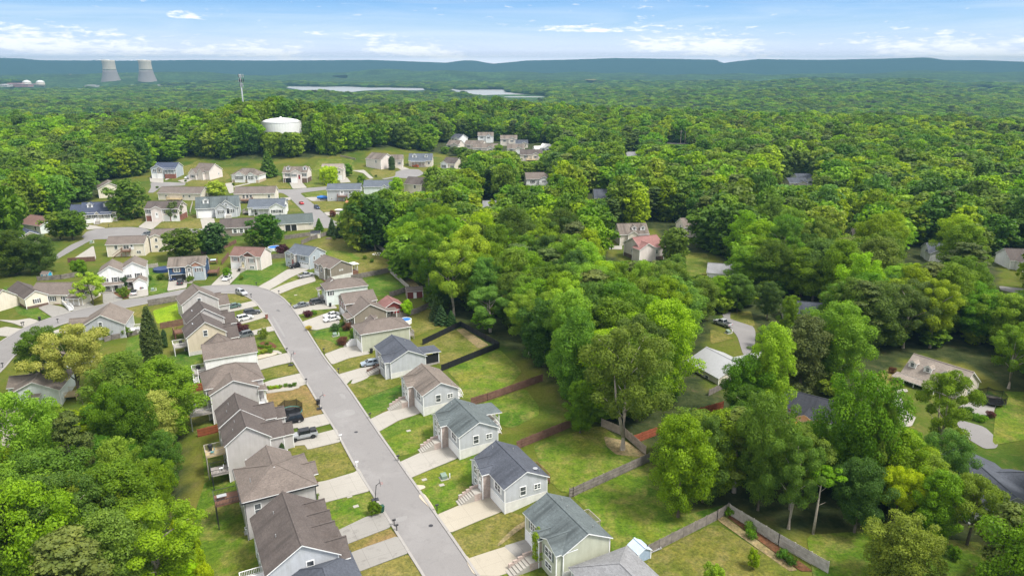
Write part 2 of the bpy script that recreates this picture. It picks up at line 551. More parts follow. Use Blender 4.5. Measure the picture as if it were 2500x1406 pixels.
FENCE_PALE = paint('pale_grey_fence', (0.36, 0.33, 0.29), 0.9, var=0.25, scale=1.1)
MESH_BLACK = paint('black_fence_screen', (0.010, 0.010, 0.013), 0.75, var=0.2)

WALLS = {
    'ltgrey': siding('light_grey_siding', (0.46, 0.475, 0.50)), 'bluegrey': siding('blue_grey_siding', (0.403, 0.451, 0.500)),
    'grey': siding('grey_siding', (0.439, 0.451, 0.476)), 'lavender': siding('warm_grey_siding', (0.47, 0.445, 0.44)),
    'white': siding('white_siding', (0.780, 0.780, 0.780)), 'cream': siding('cream_siding', (0.732, 0.671, 0.561)),
    'tan': siding('tan_siding', (0.561, 0.488, 0.378)), 'taupe': siding('taupe_siding', (0.25, 0.215, 0.175)),
    'sage': siding('sage_siding', (0.451, 0.464, 0.366)), 'beige': siding('beige_siding', (0.671, 0.610, 0.537)),
    'navy': siding('navy_siding', (0.035, 0.075, 0.16)), 'brown': siding('brown_siding', (0.15, 0.105, 0.085)),
    'barn': siding('dark_red_siding', (0.16, 0.035, 0.03)), 'mint': siding('pale_mint_siding', (0.671, 0.732, 0.708)),
    'pinkish': siding('pale_rose_siding', (0.708, 0.634, 0.598)), 'stone': STONE, 'brick': BRICK_PINK, 'redbrick': BRICK_RED,
}
ROOFS = {
    'brown': shingle('brown_shingle', (0.148, 0.122, 0.107)), 'dkbrown': shingle('dark_brown_shingle', (0.100, 0.083, 0.076), 0.4),
    'tan': shingle('tan_shingle', (0.178, 0.148, 0.126), 0.75), 'teal': shingle('teal_grey_shingle', (0.111, 0.130, 0.133), 0.8),
    'slate': shingle('slate_shingle', (0.078, 0.085, 0.104), 0.5), 'charcoal': shingle('charcoal_shingle', (0.044, 0.046, 0.056), 0.5),
    'blue': shingle('blue_grey_shingle', (0.104, 0.118, 0.141)), 'navy': shingle('navy_shingle', (0.056, 0.067, 0.104)),
    'red': shingle('red_brown_shingle', (0.163, 0.096, 0.081)), 'pink': shingle('rose_shingle', (0.237, 0.122, 0.111)),
    'orange': shingle('orange_shingle', (0.340, 0.163, 0.081)), 'green': shingle('green_grey_shingle', (0.089, 0.107, 0.104)),
    'ltgrey': shingle('pale_grey_shingle', (0.222, 0.222, 0.229)), 'metal': paint('pale_metal_roof', (0.42, 0.42, 0.43), 0.45, 0.3, var=0.06),
    'white': paint('white_roof_sheet', (0.72, 0.70, 0.66), 0.6, var=0.05), 'pale': shingle('light_tan_shingle', (0.244, 0.207, 0.178)),
}

from mathutils.geometry import tessellate_polygon

# ---------------------------------------------------------------- mesh building
class MB:
    """collects faces with materials; build() links them as one mesh object"""

    def __init__(self):
        self.v, self.f, self.m, self.mats = [], [], [], []

    def mi(self, mat):
        if mat not in self.mats:
            self.mats.append(mat)
        return self.mats.index(mat)

    def face(self, pts, mat):
        i = len(self.v)
        self.v += [tuple(p) for p in pts]
        self.f.append(tuple(range(i, i + len(pts))))
        self.m.append(self.mi(mat))

    def mesh(self, vs, fs, mat):
        i = len(self.v)
        self.v += [tuple(p) for p in vs]
        k = self.mi(mat)
        for f in fs:
            self.f.append(tuple(i + j for j in f))
            self.m.append(k)

    def box(self, x0, x1, y0, y1, z0, z1, mat, M=None):
        vs = [Vector((x, y, z)) for z in (z0, z1) for y in (y0, y1) for x in (x0, x1)]
        if M is not None:
            vs = [M @ v for v in vs]
        self.mesh(vs, [(0, 2, 3, 1), (4, 5, 7, 6), (0, 1, 5, 4), (2, 6, 7, 3), (0, 4, 6, 2), (1, 3, 7, 5)], mat)

    def bar(self, a, b, w, mat, h=None):
        a, b = Vector(a), Vector(b)
        d = (b - a)
        L = d.length
        if L < 1e-6:
            return
        M = Matrix.Translation(a) @ d.to_track_quat('X', 'Z').to_matrix().to_4x4()
        h = h or w
        self.box(0, L, -w / 2, w / 2, -h / 2, h / 2, mat, M)

    def tube(self, pts, rad, mat, n=7, cap=True):
        """tube through points with a radius at each"""
        rings = []
        for i, p in enumerate(pts):
            p = Vector(p)
            d = Vector(pts[min(i + 1, len(pts) - 1)]) - Vector(pts[max(i - 1, 0)])
            qn = d.to_track_quat('Z', 'Y')
            rings.append([p + qn @ Vector((rad[i] * math.cos(2 * math.pi * k / n), rad[i] * math.sin(2 * math.pi * k / n), 0)) for k in range(n)])
        vs = [v for r in rings for v in r]
        fs = [(i * n + k, i * n + (k + 1) % n, (i + 1) * n + (k + 1) % n, (i + 1) * n + k) for i in range(len(pts) - 1) for k in range(n)]
        if cap:
            fs.append(tuple(range(n - 1, -1, -1)))
            fs.append(tuple((len(pts) - 1) * n + k for k in range(n)))
        self.mesh(vs, fs, mat)

    def lathe(self, prof, mat, n=16, c=(0, 0, 0)):
        vs = [(c[0] + r * math.cos(2 * math.pi * k / n), c[1] + r * math.sin(2 * math.pi * k / n), c[2] + z) for r, z in prof for k in range(n)]
        fs = [(i * n + k, i * n + (k + 1) % n, (i + 1) * n + (k + 1) % n, (i + 1) * n + k) for i in range(len(prof) - 1) for k in range(n)]
        fs.append(tuple(range(n - 1, -1, -1)))
        fs.append(tuple((len(prof) - 1) * n + k for k in range(n)))
        self.mesh(vs, fs, mat)

    def build(self, name, parent=None, smooth_=False):
        me = bpy.data.meshes.new(name)
        me.from_pydata(self.v, [], self.f)
        for m in self.mats:
            me.materials.append(m)
        me.polygons.foreach_set('material_index', self.m)
        if smooth_:
            me.polygons.foreach_set('use_smooth', [True] * len(self.f))
        me.update()
        o = bpy.data.objects.new(name, me)
        COL.objects.link(o)
        if parent is not None:
            o.parent = parent
        return o


def tag(o, label=None, cat=None, group=None, kind=None):
    if label:
        o['label'] = label
    if cat:
        o['category'] = cat
    if group:
        o['group'] = group
    if kind:
        o['kind'] = kind
    return o


def thing(name, label, cat, loc, rz=0.0, group=None):
    o = bpy.data.objects.new(name, None)
    o.empty_display_size = 0.5
    COL.objects.link(o)
    o.location = loc
    o.rotation_euler = (0, 0, rz)
    tag(o, label, cat, group)
    return o


CHILD = {}


def copy_tree(o):
    c = o.copy()
    COL.objects.link(c)
    for ch in o.children:
        d = ch.copy()
        COL.objects.link(d)
        d.parent = c
        for g in ch.children:
            e = g.copy()
            COL.objects.link(e)
            e.parent = d
    return c


# open fields and cut slopes among the far woods, outlines in photo pixels
FIELDS = [[(910, 181), (925, 174), (978, 178), (955, 193)], [(800, 188), (850, 184), (848, 194)], [(1505, 183), (1530, 181), (1528, 189)], [(300, 178), (330, 172), (345, 178)], [(1420, 196), (1460, 195), (1450, 199)],
          [(2040, 186), (2090, 185), (2080, 189)], [(1840, 239), (1890, 238), (1880, 243)], [(1620, 236), (1690, 234), (1700, 239)], [(2180, 238), (2260, 236), (2240, 241)], [(420, 243), (520, 240), (500, 246)], [(60, 184), (220, 180), (240, 186), (100, 189)]]
# river arms, outlines in photo pixels
WATER = [[(675, 208), (720, 211), (790, 213), (850, 212), (905, 215), (960, 215), (1060, 217), (1120, 219), (1122, 222), (1062, 221), (1000, 222), (930, 220), (880, 223), (850, 227), (800, 222), (765, 227), (735, 221), (700, 215)],
         [(1095, 222), (1160, 220), (1238, 220), (1242, 227), (1290, 231), (1345, 235), (1335, 241), (1303, 244), (1309, 262), (1289, 268), (1284, 247), (1240, 244), (1205, 236), (1150, 230)],
         [(378, 206), (490, 207), (490, 210), (380, 210)], [(2368, 215), (2430, 217), (2430, 220), (2370, 219)], [(-60, 205), (60, 206), (250, 208), (250, 212), (-60, 213)]]


# ---------------------------------------------------------------- terrain, one sheet to the horizon
GS = 3.0                                     # grid step near the houses; sheets are cut on the same grid


def lines(a, b, far_lo, far_hi):
    v = list(np.arange(a, b + 0.01, GS))
    s, p = GS, v[0]
    lo = []
    while p > far_lo:
        s *= 1.11
        p -= s
        lo.append(p)
    s, p = GS, v[-1]
    hi = []
    while p < far_hi:
        s = min(s * 1.11, 150 if p < 8000 else 900)
        p += s
        hi.append(p)
    return np.array(lo[::-1] + v + hi)


def pip(x, y, poly):
    """vectorised point in polygon"""
    x = np.asarray(x, float)
    y = np.asarray(y, float)
    ins = np.zeros(x.shape, bool)
    n = len(poly)
    for i in range(n):
        x1, y1 = poly[i][0], poly[i][1]
        x2, y2 = poly[(i + 1) % n][0], poly[(i + 1) % n][1]
        c = ((y1 > y) != (y2 > y))
        with np.errstate(divide='ignore', invalid='ignore'):
            xi = (x2 - x1) * (y - y1) / (y2 - y1 + 1e-12) + x1
        ins ^= c & (x < xi)
    return ins


def gpoly(pts, v=0):
    return [at(*q(v, *p)) for p in pts]


CLEAR = [gpoly(p) for p in [
    # the subdivision
    [(250, 3400), (420, 1700), (432, 1300), (452, 1150), (435, 1060), (395, 1010), (330, 1030), (150, 1100), (-100, 1150), (-150, 860), (-150, 640), (20, 600),
     (35, 585), (170, 515), (190, 500), (262, 470), (275, 440), (352, 428), (365, 402), (450, 385), (560, 390), (640, 390), (760, 385),
     (840, 378), (880, 366), (960, 362), (1040, 368), (1125, 385), (1130, 405), (1085, 440), (1062, 470), (1045, 530), (960, 560), (885, 575), (858, 588),
     (860, 605), (915, 622), (960, 650), (1000, 690), (1040, 722), (1068, 765), (1120, 790), (1215, 845), (1270, 868), (1325, 915), (1372, 960),
     (1400, 1010), (1450, 1045), (1540, 1065), (1590, 1115), (1600, 1160), (1640, 1215), (1700, 1255), (1780, 1235), (1900, 1290), (2010, 1375), (2060, 1500), (2300, 3400)],
    # back lawns on the right
    [(1960, 1300), (2080, 1296), (2230, 1320), (2330, 1320), (2420, 1345), (2440, 1500), (2000, 1500)],
    [(2165, 900), (2240, 915), (2380, 905), (2440, 950), (2560, 990), (2700, 1100), (2700, 1300), (2480, 1290), (2380, 1230), (2250, 1130), (2170, 1075), (2140, 1040), (2145, 960)],
    [(1745, 775), (1790, 755), (1850, 795), (1848, 850), (1815, 945), (1765, 970), (1725, 940), (1728, 840)],
    [(1480, 560), (1600, 556), (1625, 640), (1560, 660), (1480, 620)],
    [(1670, 615), (1735, 618), (1800, 668), (1790, 700), (1700, 705), (1650, 670)],
    [(2440, 640), (2600, 640), (2600, 720), (2440, 715)],
    [(1900, 990), (1960, 950), (2020, 965), (2040, 1025), (1980, 1045), (1905, 1020)],
    [(2200, 885), (2250, 868), (2395, 900), (2400, 935), (2200, 930)],
]]

# things that stay in sight between the trees: x0, y0 (base of what stands behind), x1, y1 (lowest line seen)
VIS = [(5, 640, 130, 690), (0, 885, 172, 985), (-60, 1020, 30, 1100), (20, 560, 90, 612), (75, 530, 130, 565), (226, 440, 272, 474), (175, 500, 275, 540),
       (1495, 590, 1605, 636), (1488, 560, 1570, 592), (1645, 545, 1684, 560), (1702, 650, 1785, 672), (2072, 562, 2100, 576), (2228, 600, 2302, 641),
       (2435, 620, 2520, 672), (2450, 660, 2520, 715), (1905, 735, 1930, 772), (1950, 745, 1992, 778), (1730, 850, 1825, 938), (1770, 780, 1838, 838), (1785, 765, 1840, 800),
       (2193, 870, 2390, 928), (1925, 960, 2003, 1040), (2150, 940, 2235, 1045), (2340, 985, 2500, 1100), (2340, 1100, 2500, 1235), (1690, 620, 1720, 670),
       (1272, 440, 1334, 452), (1438, 470, 1492, 484), (1176, 492, 1200, 505), (1065, 350, 1100, 352), (1087, 352, 1130, 357), (1165, 340, 1200, 346),
       (1150, 350, 1200, 366), (1215, 345, 1256, 351), (1235, 355, 1290, 368), (1268, 380, 1312, 392), (1300, 350, 1340, 366), (1525, 375, 1558, 380),
       (1915, 440, 1980, 452), (1110, 340, 1145, 345), (638, 316, 735, 321), (1628, 350, 1678, 352),
       (870, 395, 975, 405), (996, 398, 1046, 404), (1085, 400, 1127, 410), (1500, 600, 1520, 632), (880, 455, 955, 463), (988, 455, 1036, 467),
       (2130, 905, 2190, 945), (1780, 770, 1850, 795), (2420, 890, 2500, 950), (1700, 940, 1760, 1000), (2185, 890, 2195, 915),
       (1985, 1300, 2095, 1400), (2290, 1320, 2400, 1400), (1995, 1330, 2020, 1406)]


def make_terrain():
    xs = lines(-249, 330, -16000, 16000)
    ys = lines(60, 480, -3000, 15000)
    X, Y = np.meshgrid(xs, ys)
    Z = height(X, Y)
    n, m = len(xs), len(ys)
    co = np.stack([X, Y, Z], -1).reshape(-1, 3)
    me = bpy.data.meshes.new('ground')
    I, J = np.meshgrid(np.arange(n - 1), np.arange(m - 1))
    a = (J * n + I).ravel()
    # both triangles of a cell share the diagonal from low corner to high corner
    t1 = np.stack([a, a + 1, a + n + 1], -1)
    t2 = np.stack([a, a + n + 1, a + n], -1)
    tri = np.concatenate([t1, t2]).astype(np.int32)
    me.vertices.add(len(co))
    me.vertices.foreach_set('co', co.ravel())
    me.loops.add(tri.size)
    me.loops.foreach_set('vertex_index', tri.ravel())
    me.polygons.add(len(tri))
    me.polygons.foreach_set('loop_start', np.arange(0, tri.size, 3, dtype=np.int32))
    me.update(calc_edges=True)
    x, y = co[:, 0], co[:, 1]
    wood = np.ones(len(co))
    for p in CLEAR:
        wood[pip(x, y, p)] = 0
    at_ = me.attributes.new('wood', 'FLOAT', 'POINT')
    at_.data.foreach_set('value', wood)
    fa = me.attributes.new('far', 'FLOAT', 'POINT')
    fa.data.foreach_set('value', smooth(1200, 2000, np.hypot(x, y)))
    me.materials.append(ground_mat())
    o = bpy.data.objects.new('ground', me)
    COL.objects.link(o)
    tag(o, 'rolling green ground under the lots and woods', kind='structure')


def drape(name, poly, mat, dz, thick=0.0, kind='structure', label=None, parent=None, tris=None):
    """a sheet that follows the ground: the outline is cut on the terrain grid, then lifted by dz"""
    bm = bmesh.new()
    vs = [bm.verts.new((p[0], p[1], 0)) for p in poly]
    for t in (tris or tessellate_polygon([[Vector((p[0], p[1], 0)) for p in poly]])):
        try:
            f = bm.faces.new([vs[i] for i in t])
            f.normal_update()
            if f.normal.z < 0:
                f.normal_flip()
        except ValueError:
            pass
    xs = [p[0] for p in poly]
    ys = [p[1] for p in poly]

    def cut(co, no):
        g = bm.verts[:] + bm.edges[:] + bm.faces[:]
        bmesh.ops.bisect_plane(bm, geom=g, plane_co=co, plane_no=no, dist=1e-5)
    slope = max(abs(hz(x, y)) for x, y in zip(xs, ys)) > 0.01
    if slope:
        x = math.ceil(min(xs) / GS) * GS
        while x < max(xs):
            cut((x, 0, 0), (1, 0, 0))
            x += GS
        y = math.ceil(min(ys) / GS) * GS
        while y < max(ys):
            cut((0, y, 0), (0, 1, 0))
            y += GS
        d = math.floor(min(px - py for px, py in ((p[0], p[1]) for p in poly)) / GS) * GS
        while d < max(p[0] - p[1] for p in poly):
            cut((d, 0, 0), (1, -1, 0))
            d += GS
        V = np.array([(v.co.x, v.co.y) for v in bm.verts])
        # height of the same triangle of the terrain sheet
        gx, gy = np.floor(V[:, 0] / GS + 1e-7) * GS, np.floor(V[:, 1] / GS + 1e-7) * GS
        fx, fy = (V[:, 0] - gx) / GS, (V[:, 1] - gy) / GS
        h00, h10, h01, h11 = height(gx, gy), height(gx + GS, gy), height(gx, gy + GS), height(gx + GS, gy + GS)
        Z = np.where(fx >= fy, h00 + (h10 - h00) * fx + (h11 - h10) * fy, h00 + (h11 - h01) * fx + (h01 - h00) * fy)
        for v, z in zip(bm.verts, Z):
            v.co.z = z + dz
    else:
        for v in bm.verts:
            v.co.z = dz
    if thick:
        be = [e for e in bm.edges if e.is_boundary]
        r = bmesh.ops.extrude_edge_only(bm, edges=be)
        for v in r['geom']:
            if isinstance(v, bmesh.types.BMVert):
                v.co.z -= thick
    for f in bm.faces:
        if f.normal.z < 0 and abs(f.normal.z) > 0.5:
            f.normal_flip()
    me = bpy.data.meshes.new(name)
    bm.to_mesh(me)
    bm.free()
    me.materials.append(mat)
    o = bpy.data.objects.new(name, me)
    COL.objects.link(o)
    if kind:
        o['kind'] = kind
    if label:
        o['label'] = label
    if parent:
        o.parent = parent
    return o


def rounded(pts, closed=True, it=2, k=0.2):
    """corner-cutting so outlines curve"""
    for _ in range(it):
        out = []
        n = len(pts)
        for i in range(n if closed else n - 1):
            a, b = Vector(pts[i]), Vector(pts[(i + 1) % n])
            out += [a.lerp(b, k), a.lerp(b, 1 - k)]
        if not closed:
            out = [Vector(pts[0])] + out + [Vector(pts[-1])]
        pts = out
    return pts


ASPHALT = paving('asphalt', (0.200, 0.190, 0.186), (0.245, 0.235, 0.23), (0.160, 0.152, 0.150), cracks=0.12)
CONC_NEW = paving('pale_concrete', (0.315, 0.295, 0.262), (0.35, 0.328, 0.292), (0.245, 0.228, 0.202), joints=0.45)
CONC_WARM = paving('cream_concrete', (0.34, 0.305, 0.245), (0.375, 0.34, 0.28), (0.27, 0.24, 0.195), joints=0.35)
CONC_OLD = paving('stained_concrete', (0.245, 0.233, 0.215), (0.285, 0.27, 0.25), (0.15, 0.14, 0.128), joints=0.5, scale=1.6)
KERB = paving('kerb_concrete', (0.28, 0.265, 0.25), (0.33, 0.31, 0.29), (0.18, 0.165, 0.15), scale=3)
SILT = paving('washed_silt', (0.42, 0.36, 0.28), (0.48, 0.43, 0.36), (0.30, 0.26, 0.2), scale=3)
G_MID = grass('lawn_mid', [(0.055, 0.095, 0.010), (0.09, 0.118, 0.014), (0.135, 0.138, 0.026)])
G_LUSH = grass('lawn_lush', [(0.035, 0.090, 0.008), (0.062, 0.118, 0.010), (0.10, 0.135, 0.016)], dry_amt=0.3, mow=0.12)
G_DRY = grass('lawn_dry', [(0.085, 0.105, 0.014), (0.125, 0.122, 0.024), (0.165, 0.138, 0.042)], (0.21, 0.165, 0.075), 0.5)
G_LIME = grass('lawn_lime', [(0.13, 0.22, 0.006), (0.18, 0.26, 0.008), (0.22, 0.28, 0.015)], (0.28, 0.28, 0.03), 0.2)
G_BROWN = grass('lawn_brown', [(0.12, 0.12, 0.025), (0.17, 0.13, 0.045), (0.21, 0.13, 0.07)], (0.24, 0.15, 0.08), 0.6)
G_PATCHY = grass('lawn_patchy', [(0.052, 0.108, 0.008), (0.090, 0.142, 0.011), (0.145, 0.152, 0.022)], (0.20, 0.165, 0.06), 0.6)
MULCH = grass('bark_mulch', [(0.09, 0.035, 0.02), (0.12, 0.05, 0.03), (0.14, 0.07, 0.04)], (0.16, 0.1, 0.06), 0.3)
DIRT = grass('bare_dirt', [(0.20, 0.14, 0.085), (0.26, 0.19, 0.12), (0.30, 0.23, 0.15)], (0.14, 0.13, 0.05), 0.5)
MULCH_BLACK = paint('black_mulch', (0.025, 0.02, 0.018), 0.95, var=0.3)


def grounds():
    make_terrain()
    # lawns ------------------------------------------------------------
    lawns = [
        (G_LIME, 4, [(1745, 740), (2060, 650), (2090, 880), (1850, 900), (1790, 880)]),
        (G_DRY, 4, [(1400, 712), (1690, 660), (1640, 790), (1630, 830), (1500, 800)]),
        (G_LUSH, 4, [(1460, 1075), (1600, 1010), (1640, 1280), (1390, 1380), (1430, 1200)]),
        (G_LUSH, 7, [(0, 450), (400, 300), (440, 500), (480, 710), (180, 840), (60, 760), (-200, 830), (-450, 520)]),
        (G_MID, 7, [(180, 860), (520, 800), (640, 1270), (380, 1340), (230, 1150)]),
        (G_PATCHY, 11, [(170, 150), (370, 60), (720, 990), (740, 1500), (180, 1600), (60, 1280), (100, 800), (200, 500)]),
        (G_DRY, 5, [(560, 630), (830, 640), (1010, 715), (840, 770), (700, 800), (560, 740)]),
        (G_DRY, 5, [(755, 855), (1080, 785), (1135, 850), (900, 930), (780, 960)]),
        (G_DRY, 5, [(830, 1010), (1190, 900), (1240, 1010), (960, 1080), (850, 1060)]),
        (G_MID, 7, [(1000, 230), (1280, 150), (1410, 350), (970, 400)]),
        (G_DRY, 7, [(1090, 590), (1480, 500), (1560, 610), (1100, 695)]),
        (G_BROWN, 7, [(1160, 845), (1560, 750), (1640, 750), (1835, 1070), (1560, 1140), (1400, 1180), (1200, 1010)]),
        (G_DRY, 11, [(985, 130), (1170, 145), (1190, 190), (1510, 115), (1670, 370), (1370, 490), (1220, 460), (1000, 330)]),
        (G_PATCHY, 11, [(1310, 710), (1800, 590), (1830, 650), (1930, 800), (1390, 1005), (1280, 880)]),
        (G_BROWN, 11, [(1505, 1120), (1980, 945), (2065, 1025), (1500, 1225)]),
        (G_DRY, 11, [(1660, 1375), (2170, 1190), (2320, 1420), (1660, 1520)]),
        # right of the street
        (G_LUSH, 5, [(770, 545), (900, 370), (1400, 260), (1400, 375), (1080, 560)]),
        (G_MID, 5, [(1200, 600), (1460, 460), (1720, 360), (1730, 440), (1530, 480), (1250, 610)]),
        (G_MID, 5, [(1330, 660), (1820, 470), (1840, 720), (1470, 800), (1450, 780)]),
        (G_MID, 5, [(1530, 890), (1720, 830), (1980, 815), (1850, 860), (1580, 960)]),
        (G_LUSH, 5, [(1680, 1065), (2020, 990), (2190, 1010), (2240, 1230), (1990, 1260), (1840, 1330)]),
        (G_DRY, 5, [(1720, 1150), (1900, 1180), (2010, 1250), (1850, 1325), (1790, 1270)]),
        (G_DRY, 8, [(285, 420), (480, 355), (690, 302), (830, 330), (860, 400), (600, 430), (600, 470), (355, 530)]),
        (G_DRY, 8, [(450, 655), (700, 560), (950, 490), (1130, 560), (1110, 620), (590, 830), (500, 740)]),
        (G_LUSH, 8, [(590, 830), (1140, 620), (1200, 780), (1010, 880), (940, 920), (725, 1045)]),
        (G_LUSH, 8, [(820, 1190), (1060, 1065), (1350, 960), (1520, 900), (1540, 1080), (1200, 1140), (900, 1290)]),
        (G_PATCHY, 8, [(905, 1290), (1200, 1140), (1540, 1080), (1560, 1180), (1400, 1350), (1230, 1430), (1000, 1480)]),
        (G_PATCHY, 12, [(410, 460), (900, 265), (1070, 230), (1060, 520), (960, 660), (660, 815), (520, 620)]),
        (G_DRY, 12, [(790, 998), (1330, 775), (1560, 850), (1560, 1040), (1230, 1180), (965, 1245)]),
        (G_MID, 12, [(1250, 1410), (1430, 1340), (1740, 1250), (1900, 1360), (1900, 1500), (1200, 1500)]),
        (G_PATCHY, 13, [(330, 540), (960, 260), (1100, 340), (1200, 700), (1590, 600), (1580, 670), (920, 1010), (640, 1130), (640, 900), (400, 600)]),
        (G_PATCHY, 13, [(0, 110), (560, -40), (760, 110), (930, 210), (330, 520), (230, 500), (100, 380)]),
        (G_DRY, 13, [(940, 1030), (1490, 750), (2110, 1150), (2200, 1300), (900, 1300)]),
        (G_PATCHY, 8, [(1590, 480), (2190, 240), (2460, 500), (2343, 640), (1970, 850), (1740, 810), (1740, 640)]),
        (G_DRY, 8, [(1360, 180), (1700, 20), (2080, 205), (1540, 430), (1380, 370)]),
        (G_PATCHY, 8, [(1980, 870), (2500, 700), (2650, 900), (2650, 1000), (2350, 1150), (2250, 1130), (2200, 1100)]),
        (G_LUSH, 6, [(860, 590), (1170, 520), (1380, 680), (1190, 760), (1040, 770)]),
        (G_DRY, 6, [(290, 190), (530, 90), (760, 100), (1000, 250), (1290, 420), (760, 530), (450, 350)]),
        (G_PATCHY, 6, [(350, 240), (700, 250), (850, 330), (700, 420), (420, 330)]),
        (G_DRY, 6, [(1440, 940), (1640, 900), (1860, 1080), (1640, 1160), (1440, 1240), (1380, 1100)]),
        (G_LUSH, 4, [(30, 470), (160, 470), (360, 715), (430, 720), (590, 820), (450, 855), (200, 780)]),
        (G_LUSH, 4, [(1680, 250), (1800, 260), (1930, 400), (1900, 540), (1700, 560), (1690, 400)]),
        (G_DRY, 1, [(1010, 880), (1300, 780), (1650, 790), (1600, 900), (1400, 915), (1200, 915)]),
        (G_DRY, 1, [(1880, 830), (2280, 760), (2330, 935), (1700, 920)]),
        (G_DRY, 2, [(160, 250), (400, 150), (600, 190), (780, 340), (640, 420), (280, 440), (240, 370), (80, 380)]),
        (G_DRY, 2, [(1010, 410), (1330, 320), (1470, 470), (1240, 480), (1200, 440)]),
        (G_MID, 2, [(1600, 390), (1780, 130), (2170, 140), (2200, 300), (1850, 440), (1640, 460)]),
        (G_DRY, 2, [(1690, 620), (2030, 610), (2060, 720), (1830, 745)]),
        (G_DRY, 2, [(1350, 620), (1430, 600), (1580, 740), (1370, 740)]),
        (G_MID, 2, [(1600, 530), (1860, 490), (1860, 560), (1640, 570)]),
        (G_DRY, 3, [(400, 540), (560, 480), (650, 540), (640, 590), (530, 610), (440, 600)]),
        (G_MID, 15, [(620, 265), (740, 270), (760, 330), (700, 400), (630, 400)]),
        (G_DRY, 15, [(870, 600), (985, 590), (1010, 680), (870, 635)]),
        (G_DRY, 15, [(760, 690), (900, 740), (760, 775)]),
        (G_DRY, 14, [(640, 50), (760, 0), (860, 110), (760, 150), (680, 120)]),
        (G_DRY, 14, [(780, 410), (930, 390), (900, 540), (760, 560)]),
        (G_PATCHY, 14, [(190, 1130), (600, 1100), (1050, 1150), (1380, 1180), (1420, 1500), (250, 1500)]),
        (G_PATCHY, 14, [(1380, 150), (1700, 160), (1700, 480), (1450, 520), (1480, 240)]),
        (DIRT, 13, [(580, 50), (760, 90), (930, 205), (880, 220), (680, 200), (600, 130)]),
        (DIRT, 8, [(1700, 20), (1790, 10), (2085, 200), (1960, 240), (1850, 150)]),
        (DIRT, 6, [(1230, 470), (1330, 450), (1560, 700), (1450, 690)]),
        (MULCH, 13, [(1560, 690), (1610, 670), (2290, 1150), (2180, 1150)]),
        (DIRT, 13, [(1500, 730), (1560, 700), (2160, 1140), (2090, 1150)]),
    ]
    for i, (m, v, p) in enumerate(lawns):
        drape('lawn', rounded(gpoly(p, v), it=2, k=.08), m, 0.02 + 0.0012 * i)
